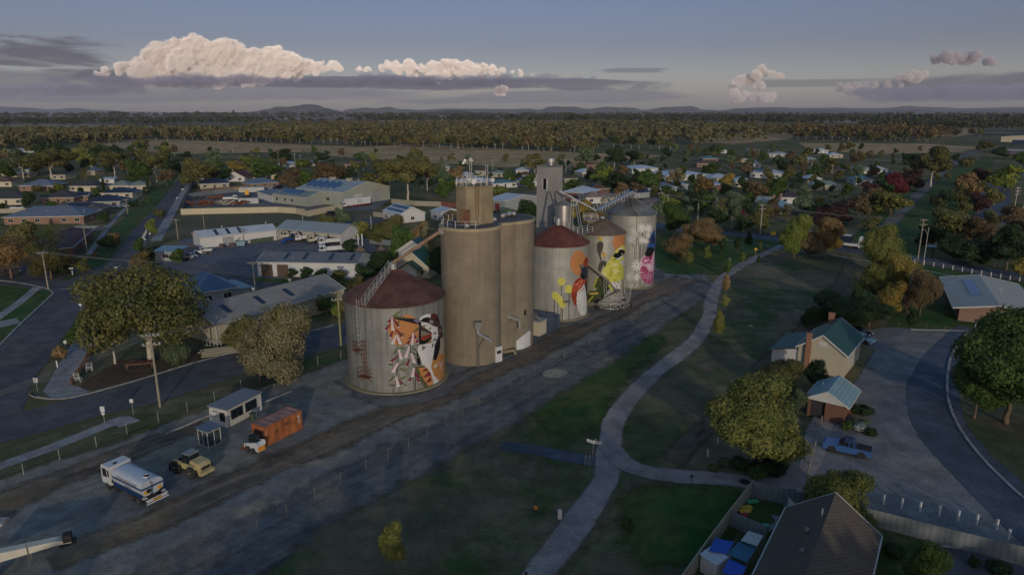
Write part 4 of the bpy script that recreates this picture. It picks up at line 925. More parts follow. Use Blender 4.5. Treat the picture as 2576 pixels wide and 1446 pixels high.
c2_=AY(1400,482,152.2);c3_=Vector((sb.x,sb.y,sb.z+1.6))
gc2=thing('grain_chute','short chute from the tower into the slim steel bin','chute',tuple(c3_));MB().tube((0,0,0),c2_-c3_,.2,8).build('pipe',M_steeld,gc2)
def gantry(name,label,p,q,wid,rails=True,cover=None,group=None):
 p,q=Vector(p),Vector(q);t=thing(name,label,'walkway' if not cover else 'conveyor',tuple(p));d=q-p;n=Vector((-d.y,d.x,0)).normalized()*wid/2
 dk=MB();a,b_,c_,e=n*1,-n,d-n,d+n;th=Vector((0,0,-.14))
 dk.add([a,b_,c_,e,a+th,b_+th,c_+th,e+th],[(0,1,2,3),(7,6,5,4),(0,4,5,1),(1,5,6,2),(2,6,7,3),(3,7,4,0)]);dk.build('deck',M_steeld,t)
 if cover:
  cv_=MB();nn=n*.45;u=Vector((0,0,.12));U=Vector((0,0,.62))
  cv_.add([nn+u,-nn+u,d-nn+u,d+nn+u,nn*.8+U,-nn*.8+U,d-nn*.8+U,d+nn*.8+U],[(0,3,2,1),(4,5,6,7),(0,1,5,4),(1,2,6,5),(2,3,7,6),(3,0,4,7)]);cv_.build('cover',cover,t)
 if rails:
  for s_ in(-1,1):
   r_=MB();k=max(2,int(d.length/1.3))
   for i in range(k+1):b0=n*s_+d*(i/k);r_.tube(b0,b0+Vector((0,0,1.1)),.045,4)
   for z in(.55,1.1):r_.tube(n*s_+Vector((0,0,z)),d+n*s_+Vector((0,0,z)),.04,4)
   r_.build('railing',M_steel,t)
 return t
M_covb=mat('conveyor_cover',S(140,152,164),.5,.3,.1,.6)
gantry('conveyor','covered inclined conveyor climbing to the top of the farthest silo',AY(1505,531,152),AY(1590,487,SIL['F']['c'][1]-1),2.2,cover=M_covb)
gantry('walkway','walkway deck at the head of the inclined conveyor',AY(1583,497,SIL['F']['c'][1]-1.5),AY(1602,497,SIL['F']['c'][1]-.5),1.8)
gantry('walkway','railed transfer platform under the long grain pipe',AY(1468,551,149),AY(1503,551,149),2.4)
gantry('walkway','railed bridge from the red silo cap towards the brown-roofed silo',AY(1400,560,SIL['D']['c'][1]),AY(1450,585,142.5),1.0)
gantry('walkway','wide grated deck with tall rails between red and brown silo roofs',AY(1446,589,142.6),AY(1484,581,144.5),2.0)
le=thing('support_frame','pair of slanting lattice legs under the long grain pipe','frame',tuple(AY(1461,575,145)))
m_=MB();o0=Vector(le.location)
for(x0,y0,x1,y1)in((1446,505,1459,576),(1452,505,1464,574)):
 a,b_=AY(x0,y0,149.5)-o0,AY(x1,y1,145)-o0;m_.tube(a,b_,.09,5);a2,b2_=a+Vector((0,1,0)),b_+Vector((0,1,0));m_.tube(a2,b2_,.09,5)
 for k in range(8):m_.tube(a.lerp(b_,k/8),a2.lerp(b2_,(k+1)/8),.05,4)
m_.build('leg',M_steel,le)
le2=thing('support_frame','dark steel trestle standing on the brown silo roof under the transfer platform','frame',tuple(AY(1493,572,148.5)))
m_=MB();o0=Vector(le2.location)
for x0,yy in((1480,0),(1497,0),(1484,1.6),(1500,1.6)):
 a=AY(x0,551,148.4+yy)-o0;b_=AY(x0+1,578,148.4+yy)-o0;m_.tube(a,b_,.08,5)
for x0,x1 in((1480,1497),(1497,1480)):m_.tube(AY(x0,552,148.4)-o0,AY(x1,574,148.4)-o0,.05,4)
m_.build('frame',M_steel,le2)
# ---- buildings
W_CREAM=mat('cream_wall',S(186,176,150),.85,0,.06,.3)
W_WHITE=mat('white_wall',S(196,194,188),.8,0,.06,.3)
W_GREEN=mat('pale_green_cladding',S(160,164,150),.6,.1,.05,.3,kind='corrx',per=.8)
W_BRICK=mat('brown_brick',S(130,104,88),.9,0,.12,.4,kind='brick')
W_BRICK2=mat('red_brick',S(108,72,58),.9,0,.12,.4,kind='brick')
W_GREY=mat('grey_render',S(146,148,146),.85,0,.06,.3)
W_BEIGE=mat('beige_wall',S(160,154,134),.85,0,.08,.3)
W_CORR=mat('corrugated_wall',S(158,160,156),.5,.2,.1,.4,kind='corrx',per=.35)
R_SLATE=mat('slate_blue_roof',S(104,116,130),.6,.1,.1,.3,kind='corrx',per=.6)
R_CHAR=mat('charcoal_roof',S(72,72,74),.8,0,.1,.3,kind='tilex')
R_NAVY=mat('navy_roof',S(42,52,72),.6,.1,.1,.3,kind='corrx',per=.6)
R_GRN=mat('grey_green_roof',S(128,138,128),.6,.1,.1,.3,kind='corrx',per=.6)
R_TEAL=mat('teal_roof',S(86,124,130),.55,.1,.1,.3,kind='corrx',per=.6)
R_BRN=mat('brown_tile_roof',S(106,84,70),.85,0,.12,.3,kind='tilex')
R_RED=mat('red_roof',S(134,66,52),.8,0,.12,.3,kind='tilex')
R_MAR=mat('maroon_roof',S(96,60,60),.8,0,.12,.3,kind='tilex')
R_WHT=mat('white_roof',S(190,196,198),.45,.1,.06,.2,kind='corrx',per=.6)
R_ZINC=mat('zinc_roof',S(158,164,160),.45,.3,.08,.2,kind='corrx',per=.6)
R_DKGRN=mat('dark_green_roof',S(44,84,78),.55,.1,.08,.3,kind='corrx',per=.5)
R_RUSTY=mat('patchy_rusty_roof',S(150,132,118),.8,.1,.2,.5,kind='corrx',per=.6,c2=S(112,76,58))
R_BLUE=mat('pale_blue_roof',S(118,148,160),.5,.1,.08,.3,kind='corrx',per=.5)
SOLAR=mat('solar_glass',S(30,36,56),.25,.1,.2,.8,spec=.6)
SOLARB=mat('bright_solar_glass',S(64,92,128),.2,.1,.2,.8,spec=.8)
TRIM=mat('trim_white',S(190,188,180),.7,0,.05,.5)
DOORB=mat('door_brown',S(88,70,54),.8,0,.15,.6)
DOORD=mat('door_dark',S(50,48,50),.7,0,.15,.6)
DOORR=mat('door_red',S(112,48,44),.7,0,.15,.6)
GLS=glass()
FOOT=[]
def RB(R,B,width):
 r,b=G(*R),G(*B);d=(b-r);D=d.length;d.normalize();x=Vector((d.y,-d.x,0));return r-x*width,r,D
def house(label,L,R,D=11,h=2.7,roof='hip',rh=2.2,wall=None,rm=None,name='house',cat='house',ridge='x',over=.5,win=True,side=None,group=None,gut=True,front='wall',short=None,world=None,doors=(),wins=None):
 wall=wall or W_CREAM;rm=rm or R_CHAR
 if world:l,r,D=world
 elif side:l,r,D=RB(*side)
 else:l,r=G(*L),G(*R)
 dx=r-l;W=dx.length;rz=atan2(dx.y,dx.x)
 t=thing(name,label,cat,(l.x,l.y,0),rz,group)
 ux=dx.normalized();uy=Vector((-ux.y,ux.x,0));c=l+ux*W/2+uy*D/2
 FOOT.append((c,ux,W/2+1,D/2+1));c0=PX((c.x,c.y,h));LAND.append((short or label,c0[0],c0[1]))
 o=over;tk=.16;wb=MB()
 if roof=='gable' and ridge=='x':wb.prism([(0,0),(D,0),(D,h),(D/2,h+rh),(0,h)],0,W,'x')
 elif roof=='gable':wb.prism([(0,0),(W,0),(W,h),(W/2,h+rh),(0,h)],0,D,'y')
 elif front=='open':
  wb.b2((0,D-.2,0),(W,D,h));wb.b2((0,0,0),(.2,D-.2,h));wb.b2((W-.2,0,0),(W,D-.2,h))
 else:wb.b2((0,0,0),(W,D,h))
 wb.build('wall',wall,t)
 rb=MB()
 if roof=='hip':
  z0,z1=h+.003,h+tk
  if W>=D:a,b_=(D/2,D/2),(W-D/2,D/2)
  else:a,b_=(W/2,W/2),(W/2,D-W/2)
  E=[(-o,-o),(W+o,-o),(W+o,D+o),(-o,D+o)]
  vs=[(*e,z0)for e in E]+[(*e,z1)for e in E]+[(*a,h+rh),(*b_,h+rh)]
  fs=[(3,2,1,0),(0,1,5,4),(1,2,6,5),(2,3,7,6),(3,0,4,7)]
  if W>=D:fs+=[(4,5,9,8),(5,6,9),(6,7,8,9),(7,4,8)]
  else:fs+=[(4,5,8),(5,6,9,8),(6,7,9),(7,4,8,9)]
  rb.add(vs,fs)
 elif roof=='gable':
  S_=D if ridge=='x' else W;sl=rh/(S_/2);e=h-o*sl+.01
  poly=[(-o,e),(S_/2,h+rh+.01),(S_+o,e),(S_+o,e+tk),(S_/2,h+rh+.02+tk),(-o,e+tk)]
  if ridge=='x':rb.prism(poly,-o,W+o,'x')
  else:rb.prism(poly,-o,D+o,'y')
 elif roof=='skillion':
  poly=[(-o,h+.01),(D+o,h+rh),(D+o,h+rh+tk),(-o,h+.01+tk)];rb.prism(poly,-o,W+o,'x')
  wb2=MB();wb2.prism([(0.02,h),(D-.02,h),(D-.02,h+rh*.93)],.02,W-.02,'x');wb2.build('upper_wall',wall,t)
 else:rb.prism([(-o,-o),(W+o,-o),(W+o,D+o),(-o,D+o)],h+.003,h+.2)
 rb.build('roof',rm,t)
 if gut and roof in('hip','gable'):
  g=MB();zg=h-.02 if roof=='hip' else h-o*(rh/((D if ridge=='x' else W)/2))-.03
  if roof=='hip' or ridge=='x':
   g.b2((-o-.05,-o-.12,zg),(W+o+.05,-o-.003,zg+.2));
  if roof=='hip' or ridge=='y':
   for x0,x1 in((-o-.12,-o-.003),(W+o+.003,W+o+.12)):g.b2((x0,-o,zg),(x1,D+o,zg+.2))
  g.build('gutter',TRIM,t)
  if roof=='gable':
   S_=D if ridge=='x' else W;sl=rh/(S_/2);e=h-o*sl
   poly=[(-o-.02,e-.06),(S_/2,h+rh-.06),(S_+o+.02,e-.06),(S_+o+.02,e+tk+.05),(S_/2,h+rh+tk+.06),(-o-.02,e+tk+.05)]
   for a,b_ in((-o-.1,-o-.003),(D+o+.003,D+o+.1))if ridge=='y' else((-o-.1,-o-.003),(W+o+.003,W+o+.1)):
    MB().prism(poly,a,b_,'y' if ridge=='y' else 'x').build('barge_board',TRIM,t)
 if wins is not None:
  for f,u,z,w_,h_ in wins:window(t,f,u,z,w_,h_,W,D)
 elif win:
  n=max(1,int(W/4.2))
  for i in range(n):
   u=W*(i+.5)/n
   if n>2 and i==n//2:
    MB().box((u,-.03,1.05),(.95,.1,2.1)).build('door',DOORD,t)
   else:window(t,'f',u,1.5,1.6,1.15,W,D)
  for f in('r','l'):
   vis=(r.x>0)!=(f=='r')
   if vis or True:window(t,f,D*.5,1.5,1.4,1.1,W,D)
 for u,w_,h_,m_ in doors:MB().box((u,-.04,h_/2),(w_,.12,h_)).build('door',m_,t)
 t['W']=W;t['D']=D
 return t
def window(t,f,u,z,w_,h_,W,D,frame=TRIM):
 b=MB()
 c={'f':(u,-.02,z),'r':(W+.02,u,z),'l':(-.02,u,z),'b':(u,D+.02,z)}[f]
 s=(w_,.08,h_)if f in 'fb' else(.08,w_,h_)
 o=b.box(c,s).build('window',GLS,t)
 q=MB();e=.09
 for k in(-1,1):
  if f in 'fb':q.box((c[0]+k*(w_/2+e/2),c[1],z),(e,.14,h_+2*e));q.box((c[0],c[1],z+k*(h_/2+e/2+.001)),(w_-.01,.13,e))
  else:q.box((c[0],c[1]+k*(w_/2+e/2),z),(.14,e,h_+2*e));q.box((c[0],c[1],z+k*(h_/2+e/2+.001)),(.13,w_-.01,e))
 if f in 'fb':q.box((c[0],c[1]-.02,z),(.06,.1,h_-.01))
 else:q.box(c,(.12,.06,h_-.01))
 q.build('frame',frame,o)
 return o
def on_slope(t,u0,u1,v0,v1,h,rh,D,m_,name='solar_panel',side='f',lift=.1,ridge='x',W=None,thick=.06,over=0):
 """panel lying on a roof slope; u along the ridge, v 0 at eave .. 1 at ridge"""
 S_=(D if ridge=='x' else W)/2
 b=MB();P=[]
 for(u,v)in((u0,v0),(u1,v0),(u1,v1),(u0,v1)):
  y=S_*v;z=h+rh*v+.18+lift
  if side=='r':y=2*S_-y
  P.append((u,y,z)if ridge=='x' else(y,u,z))
 Q=[(x,y,z-thick)for x,y,z in P]
 b.add(P+Q,[(0,1,2,3),(7,6,5,4),(0,4,5,1),(1,5,6,2),(2,6,7,3),(3,7,4,0)])
 return b.build(name,m_,t)
def vents(t,pts,r=.3):
 for x,y,z in pts:MB().lathe([(r*.6,0),(r*.6,.35),(r,.45),(r,.75),(.05,.95)],12,c=(x,y,z)).build('roof_vent',M_steel,t,smooth=True)
def chimney(t,x,y,z0,z1,m_=None,w_=.9):
 b=MB();b.b2((x-w_/2,y-w_/3,z0),(x+w_/2,y+w_/3,z1));b.b2((x-w_/2-.07,y-w_/3-.07,z1),(x+w_/2+.07,y+w_/3+.07,z1+.15));b.build('chimney',m_ or W_BRICK,t)
H1=house('large blue-grey hip-roofed house nearest the palm in the left suburb',(12,566),(212,562),15,2.8,'hip',3.2,W_BRICK,R_SLATE,short='the large blue-grey roofed house')
for u in(6,14,27):MB().tube((u,3.2,3.2),(u,3.2,5.1),.12,6).build('flue',M_steel,H1)
house('charcoal-tiled brick house behind the pale wall in the left suburb',(107,513),(187,512),13,2.7,'hip',3,W_BRICK,R_CHAR,short='the charcoal-tiled house')
house('narrow navy-roofed wing joined behind the charcoal-tiled house',(188,508),(222,506),9,2.5,'hip',1.8,W_BRICK,R_NAVY,win=False,short='the narrow navy wing')
house('navy-roofed house in front of two other navy roofs, left suburb',(214,523),(303,521),13,2.5,'hip',2.6,W_GREY,R_NAVY,short='the front navy-roofed house')
house('dark navy house with glinting roof lights beside the left street',(256,500),(334,499),12,2.6,'hip',2.4,W_CREAM,R_NAVY,short='the navy house by the street')
H5=house('brown-grey roofed house with a row of dark solar panels, left suburb',(112,546),(254,543),12,2.6,'hip',2.6,W_BRICK,mat('grey_brown_roof',S(100,96,96),.8,0,.1,.3,kind='tilex'),short='the house with solar panels')
on_slope(H5,8,16,.35,.8,2.6,2.6,12,SOLAR)
house('cream house with a black hip roof and double garage, left suburb',(173,482),(244,482),12,2.8,'hip',2.8,W_CREAM,R_CHAR,short='the cream house with the black roof',doors=((14,4.6,2.2,DOORB),))
house('orange-brick house with a wide blue-grey hip roof, left suburb',(50,481),(136,480),14,2.7,'hip',3,W_BRICK,R_SLATE,short='the orange-brick house')
house('dark-roofed house cut by the left edge behind the boat',(-60,517),(62,515),13,2.7,'hip',3,W_CREAM,R_CHAR,short='the dark-roofed house at the left edge')
house('brown-roofed house at the left edge below the long pale shed',(-60,471),(30,470),13,2.7,'hip',3,W_CREAM,R_BRN,short='the brown-roofed house at the left edge')
house('long pale carport shed behind the left edge houses',(-30,447),(74,446),8,2.6,'flat',0,W_CREAM,R_ZINC,name='shed',cat='shed',short='the long pale carport')
house('pale green-grey hip-roofed house by the dark cypress, left suburb',(277,481),(326,480),12,2.7,'hip',2.6,W_CREAM,R_GRN,short='the pale green-roofed house')
house('grey-green roofed house between two cypresses, left suburb',(328,481),(376,479),13,2.7,'hip',2.2,W_CREAM,R_GRN,short='the grey-green roofed house')
house('cream house with a teal roof among the gums at far left',(66,439),(100,438),13,3,'hip',2.6,W_CREAM,R_TEAL,short='the teal-roofed house')
house('small white gabled house glimpsed between trees in the left suburb',(227,421),(249,421),9,2.8,'gable',2,W_WHITE,R_ZINC,ridge='y',short='the small white gable')
house('low white shed behind the black-roofed cream house',(252,463),(288,462),8,2.5,'skillion',.6,W_WHITE,R_WHT,name='shed',cat='shed',short='the low white shed')
house('low white shed among far trees at the left edge, nearer the horizon',(20,386),(52,387),14,3.5,'skillion',.8,W_WHITE,R_WHT,name='shed',cat='shed',win=False,short='the far white shed')
house('long thin white-roofed shed in front of the far paddock, left',(100,386),(134,386),10,3,'flat',0,W_WHITE,R_WHT,name='shed',cat='shed',win=False,short='the thin white-roofed shed')
HM=house('maroon-tiled house with a bright blue awning strip by the palm',None,None,side=((183,645),(234,597),9.5),h=2.6,roof='hip',rh=1.9,wall=W_BRICK2,rm=R_MAR,short='the maroon-tiled house')
mb=MB();W_,D_=HM['W'],HM['D']
mb.add([(W_-3.2,.5,3.35),(W_+.7,.5,2.72),(W_+.7,D_-.5,2.72),(W_-3.2,D_-.5,3.35)]+[(W_-3.2,.5,3.27),(W_+.7,.5,2.64),(W_+.7,D_-.5,2.64),(W_-3.2,D_-.5,3.27)],[(0,1,2,3),(7,6,5,4),(0,4,5,1),(1,5,6,2),(2,6,7,3),(3,7,4,0)])
mb.build('awning',mat('bright_blue_sheet',S(34,118,158),.4,.1,.08,.5),HM)
house('small grey weatherboard hut with a pale blue roof at the depot gate',(390,656),(446,657),5.5,2.7,'skillion',.5,W_GREY,R_BLUE,name='hut',cat='hut',short='the depot gate hut')
C1=house('big pale green factory shed with five tilted solar racks',(749,507),(866,519),30,6.2,'gable',3.6,W_GREEN,R_ZINC,name='shed',cat='shed',over=.3,short='the big pale green shed',wins=[('f',x,2.6,2.2,1.6)for x in(3,9,15,21)])
W_,D_=C1['W'],C1['D']
MB().box((W_+.05,9,2.3),(.14,5,4.6)).build('roller_door',TRIM,C1);MB().box((W_+.05,21,2.8),(.14,6,5.6)).build('roller_door',W_GREY,C1)
for i in range(5):
 u=2.5+i*4.3;b=MB();y0=3.5
 b.add([(u,y0,7.9),(u+2.3,y0-.6,7.3),(u+2.3,y0+5.2,8.6),(u,y0+5.8,10.3),(u,y0,7.8),(u+2.3,y0-.6,7.2),(u+2.3,y0+5.2,8.5),(u,y0+5.8,10.2)],[(0,1,2,3),(7,6,5,4),(0,4,5,1),(1,5,6,2),(2,6,7,3),(3,7,4,0)])
 b.build('solar_rack',SOLARB,C1)
for x in(8,19):MB().b2((x,13.5,9.4),(x+2.2,15.6,10.9)).build('roof_cooler',W_BEIGE,C1)
C2=house('lower grey-green factory shed with five tilted solar racks',(688,510),(773,520),15,4.0,'gable',1.8,W_GREEN,R_GRN,name='shed',cat='shed',over=.3,short='the lower grey-green shed',wins=[('f',x,2.1,1.6,1.3)for x in(3,9,14)])
MB().box((C2['W']+.05,6,1.6),(.14,3.4,3.2)).build('roller_door',W_GREY,C2)
for i in range(5):
 u=3+i*2.9;b=MB();y0=2.2
 b.add([(u,y0,4.9),(u+1.6,y0-.4,4.6),(u+1.6,y0+3.6,5.6),(u,y0+4.0,6.7),(u,y0,4.8),(u+1.6,y0-.4,4.5),(u+1.6,y0+3.6,5.5),(u,y0+4.0,6.6)],[(0,1,2,3),(7,6,5,4),(0,4,5,1),(1,5,6,2),(2,6,7,3),(3,7,4,0)])
 b.build('solar_rack',SOLARB,C2)
house('plain white annex with slot windows beside the lower factory shed',(649,499),(687,510),9,3.4,'skillion',.5,W_WHITE,R_SLATE,name='annex',cat='shed',wins=[('f',x,2.3,.9,.5)for x in(2,4.5,6,7.5)],short='the white annex')
house('navy-roofed house with open patio behind the scrap yard',(504,476),(577,473),13,2.7,'hip',2.8,W_BEIGE,R_NAVY,short='the navy-roofed patio house')
C5=house('cream house with a big white gable and dark red roof',(567,457),(616,457),13,2.8,'gable',3.2,W_WHITE,R_MAR,ridge='y',over=.9,short='the white-gabled red-roofed house')
house('long low red-roofed wing right of the big white gable',(616,452),(642,451),9,2.7,'hip',1.6,W_WHITE,R_RED,short='the red-roofed wing')
house('brick house with a broad slate-grey hip roof near the factory',(630,476),(703,471),13,2.7,'hip',2.6,W_BRICK,R_SLATE,short='the slate-roofed brick house')
house('pale green shed roof behind the slate-roofed brick house',(682,451),(708,451),9,2.7,'hip',1.6,W_CREAM,R_GRN,short='the pale green shed')
house('dark blue roofed house among yellow trees, upper centre left',(578,431),(650,434),14,2.7,'hip',2.2,W_GREY,R_NAVY,short='the dark blue roofed house')
house('red-tiled house peeping over the big factory shed',(902,463),(948,463),12,2.7,'hip',2.8,W_CREAM,R_RED,short='the red-tiled house')
house('brick house with grey roof at the paddock edge, upper centre',(868,424),(898,424),10,3,'gable',1.6,W_BRICK,R_BRN,short='the paddock-edge brick house')
house('white-roofed house among yellow hedges, upper centre left',(702,420),(732,421),10,2.6,'hip',1.6,W_WHITE,R_WHT,short='the white-roofed hedge house')
house('pale tin-roofed house behind power poles, upper centre left',(762,417),(792,418),10,2.6,'skillion',.8,W_WHITE,R_ZINC,short='the pale tin-roofed house')
W1=house('long low white depot shed with two skylit bays, left part of the yard',(505,625),(697,604),9,3.3,'gable',1.5,W_WHITE,R_WHT,name='shed',cat='shed',over=.25,win=False,short='the long white depot shed',doors=((8.4,3.4,2.8,W_GREY),))
for u in(5,8.6,12.2):on_slope(W1,u,u+1.0,.1,.9,3.3,1.5,9,SOLAR,'skylight',lift=.02)
MB().b2((12.9,-.3,.3),(13.2,4.2,4.75)).build('downpipe',W_GREY,W1)
vents(W1,[(8,4.5,4.9),(22,4.5,4.9)],.25)
W2=house('open-fronted machinery shed full of trucks in the depot yard',(699,603),(857,616),11,3.6,'flat',0,W_WHITE,R_ZINC,name='shed',cat='shed',front='open',win=False,over=-.3,gut=False,short='the open machinery shed')
W_,D_=W2['W'],W2['D']
MB().prism([(-.5,3.42),(D_/2,5.5),(D_+.5,3.42),(D_+.5,3.85),(D_/2,5.95),(-.5,3.85)],-.3,W_+.3,'x').build('pitched_roof',R_ZINC,W2)
MB().prism([(0,3.6),(D_,3.6),(D_/2,5.5)],W_-.15,W_,'x').build('gable_wall',W_WHITE,W2)
for u in(0.2,.27,.52,.74):MB().b2((W_*u if u>.21 else.1,-.1,0),((W_*u if u>.21 else.1)+.3,.2,3.6)).build('post',TRIM,W2)
W3=house('white depot workshop with two brown roller doors and a grey roof',(650,694),(901,699),11,3.7,'gable',1.6,W_WHITE,mat('grey_sheet_roof',S(116,118,118),.55,.2,.08,.3,kind='corrx',per=.6),name='workshop',cat='shed',over=.2,short='the white workshop',wins=[('f',11.6,1.7,.6,.9)])
W_=W3['W']
for a,b_ in((.037,.15),(.196,.308)):MB().box((W_*(a+b_)/2,-.04,1.55),(W_*(b_-a),.12,3.1)).build('roller_door',DOORB,W3)
MB().box((W_*.83,-.06,2.75),(1.7,.1,.5)).build('sign_board',mat('sign_blue',S(32,58,96),.5,0,.05,1),W3);MB().box((W_*.83,-.04,1.1),(1.1,.1,2.1)).build('door',W_GREY,W3)
MB().box((W_*.83,-.125,2.75),(1.3,.02,.14)).build('sign_lettering',TRIM,W3)
for u in(.24,.43,.69,.9):on_slope(W3,W_*u,W_*u+.9,.25,.9,3.7,1.6,11,SOLAR,'skylight',lift=.02)
MB().tube((W_*.35,1.2,3.9),(W_*.35,1.2,5.2),.1,6).build('flue',M_steel,W3)
W4=house('pale corrugated workshop with three skylights and ridge vents behind the grey gum',(447,838),(548,868),31,3.9,'gable',2.3,W_BEIGE,mat('dusty_sheet_roof',S(150,144,134),.6,.15,.1,.3,kind='corry',per=.6),name='workshop',cat='shed',ridge='y',over=.3,short='the pale corrugated workshop',wins=[])
W_,D_=W4['W'],W4['D']
for v in(4,11.5,18.5):on_slope(W4,v,v+1.1,.3,.75,3.9,2.3,D_,SOLAR,'skylight',side='r',ridge='y',W=W_,lift=.02)
vents(W4,[(W_/2,v,6.3)for v in(3,13,22)],.4)
MB().tube((W_+.1,-.1,0),(W_+.1,-.1,3.6),.1,8).build('downpipe',TRIM,W4)
house('blue hip-roofed house half hidden behind the pale corrugated workshop',(500,771),(598,754),12,2.9,'hip',3,W_GREY,mat('sky_blue_roof',S(84,112,136),.55,.1,.08,.3,kind='corrx',per=.6),short='the blue hip-roofed house')
house('blue tin lean-to joined to the blue hip-roofed house',(594,757),(630,749),7,2.5,'skillion',.5,W_GREY,R_BLUE,win=False,short='the blue lean-to',name='shed',cat='shed')
GH=house('cream gabled house with dark green roof and porch behind the nearest silo',(1002,694),(1078,700),16,3.1,'gable',3.4,W_CREAM,R_DKGRN,ridge='y',over=.6,short='the green-roofed cream house')
MB().prism([(1.9,.02),(6.6,.02),(6.6,2.7),(4.2,4.3),(1.9,2.7)],-2.6,-.01,'y').build('porch',W_CREAM,GH)
MB().prism([(1.4,2.45),(4.2,4.35),(7.1,2.45),(7.1,2.65),(4.2,4.55),(1.4,2.65)],-3.1,-.02,'y').build('porch_roof',R_DKGRN,GH)
MB().box((5.2,-2.62,1.2),(2.4,.1,1.6)).build('window',TRIM,GH);MB().box((2.7,-2.62,1.1),(1.2,.1,2.1)).build('door',DOORD,GH)
house('second green-gabled cream house just behind, nearer the hedge',(1003,659),(1076,663),12,3.4,'gable',3.0,W_WHITE,R_DKGRN,ridge='y',over=.6,short='the second green-gabled house')
N1=house('white gabled hall with two dark solar rows behind the hedges',(965,551),(1006,562),11,3.2,'gable',2.6,W_WHITE,R_WHT,over=.3,short='the white hall with solar rows')
for v0,v1 in((.2,.45),(.6,.88)):on_slope(N1,.5,N1['W']-.8,v0,v1,3.2,2.6,11,SOLAR)
house('small white shed with two windows left of the head house',(1084,551),(1108,557),10,3.3,'gable',1.2,W_WHITE,R_WHT,over=.2,name='shed',cat='shed',short='the small white shed')
house('grey shed with red doors and white roof right of the head house',(1226,527),(1270,533),24,4.4,'gable',1.6,W_GREY,R_WHT,over=.2,name='shed',cat='shed',win=False,doors=((2.5,2.6,3.2,DOORR),(6.2,2.8,3.2,DOORR)),short='the grey shed with red doors')
house('long beige building with a low white hip roof behind the masts',(1142,470),(1228,472),14,3,'hip',2.2,W_BEIGE,R_WHT,short='the long beige building')
house('white-roofed house with a dark blue carport, behind the masts',(1146,452),(1181,453),10,2.8,'hip',1.8,W_WHITE,R_WHT,short='the house with the blue carport')
house('long low house with a dark green-blue tin roof right of the masts',(1240,475),(1302,471),11,2.7,'hip',1.6,W_WHITE,R_TEAL,short='the green-blue roofed house')
house('small white gabled outbuilding left of the twin garage',(1300,469),(1322,469),8,2.7,'gable',1.6,W_WHITE,R_ZINC,ridge='y',name='outbuilding',cat='shed',short='the white outbuilding')
house('white twin garage with navy roof beside the elevator tower',(1324,471),(1352,469),11,2.8,'gable',2,W_WHITE,R_NAVY,ridge='y',name='garage',cat='garage',win=False,doors=((2.0,1.9,2.2,DOORD),(4.9,1.9,2.2,DOORD)),short='the twin garage')
house('brown-tiled house behind the twin garage',(1314,453),(1353,451),11,2.8,'hip',2,W_BEIGE,R_BRN,short='the brown-tiled house')
house('brown roof nearest the paddock between the two mast pairs',(1196,441),(1222,441),10,2.7,'hip',1.8,W_BEIGE,R_BRN,short='the brown roof by the paddock')
house('grey roof behind a bush right of the second mast pair',(1230,446),(1264,447),10,2.7,'hip',1.8,W_BEIGE,R_GRN,short='the grey roof behind a bush')
house('wide white hip-roofed hall right behind the elevator tower',(1414,500),(1474,504),17,3.2,'hip',2.6,W_BRICK2,R_WHT,short='the wide white-roofed hall')
house('old house with streaky rusty hip roof beyond the brown silo',(1474,513),(1528,511),10,2.8,'hip',2.2,W_WHITE,R_RUSTY,short='the rusty-roofed house')
house('long rusty skillion shed beside the old rusty house',(1522,513),(1572,508),8,2.6,'skillion',.8,W_BEIGE,R_RUSTY,name='shed',cat='shed',short='the rusty shed')
E3=house('brown-roofed house with cream gable and solar panels behind the white hall',(1488,490),(1534,488),14,2.8,'hip',2.4,W_BRICK2,R_BRN,short='the brown house with solar panels')
on_slope(E3,2,6.5,.2,.8,2.8,2.4,14,SOLAR)
house('cream house with white hip roof near the far power pole',(1464,447),(1494,446),12,3,'hip',2.4,W_CREAM,R_WHT,short='the white hip near the pole')
house('brick house with red roof at the paddock edge behind the tower',(1470,427),(1502,425),12,3,'hip',2,W_BRICK,R_RED,short='the red-roofed paddock house')
house('low brown-tiled house behind the green hedge by the tower',(1420,461),(1452,461),10,2.7,'hip',1.6,W_BEIGE,R_BRN,short='the low brown-tiled house')
house('grey-blue hip-roofed house left of the school wings',(1630,488),(1694,488),14,2.8,'hip',2.6,W_WHITE,R_SLATE,short='the grey-blue hip house')
house('blue tin shed roof behind the farthest silo top',(1597,500),(1634,497),9,2.8,'skillion',.6,W_GREY,mat('deep_blue_roof',S(40,66,104),.5,.1,.08,.4),name='shed',cat='shed',win=False,short='the blue tin shed')
house('timber cottage with a cross-paned window right of the farthest silo',(1612,527),(1652,533),9,3.6,'skillion',.8,W_GREY,R_RUSTY,name='cottage',short='the timber cottage')
house('dark red shed joined to the timber cottage',(1653,531),(1674,530),6,2.8,'skillion',.3,DOORR,R_RUSTY,name='shed',cat='shed',win=False,short='the dark red shed')
def wing(lab,*a,**k):return house(lab,*a,name='school_building',cat='building',group='white-roofed school wings',**k)
wing('long white school wing at the back left of the complex',(1590,437),(1660,436),22,3.2,'hip',2,W_WHITE,R_WHT,short='the back left school wing')
wing('widest white school wing, partly behind a bare tree',(1676,456),(1784,452),26,3.2,'hip',2.4,W_WHITE,R_WHT,short='the widest school wing')
a_=wing('middle white school wing with a dark solar strip',(1780,462),(1838,463),16,3.2,'hip',2.2,W_CREAM,R_WHT,short='the middle school wing');on_slope(a_,3,a_['W']-5,.05,.5,3.2,2.2,16,SOLAR)
a_=wing('cream-walled school wing with solar strip and white door',(1842,471),(1889,472),14,3.2,'hip',2.2,W_CREAM,R_WHT,short='the cream school wing');on_slope(a_,2,a_['W']-4,.05,.5,3.2,2.2,14,SOLAR)
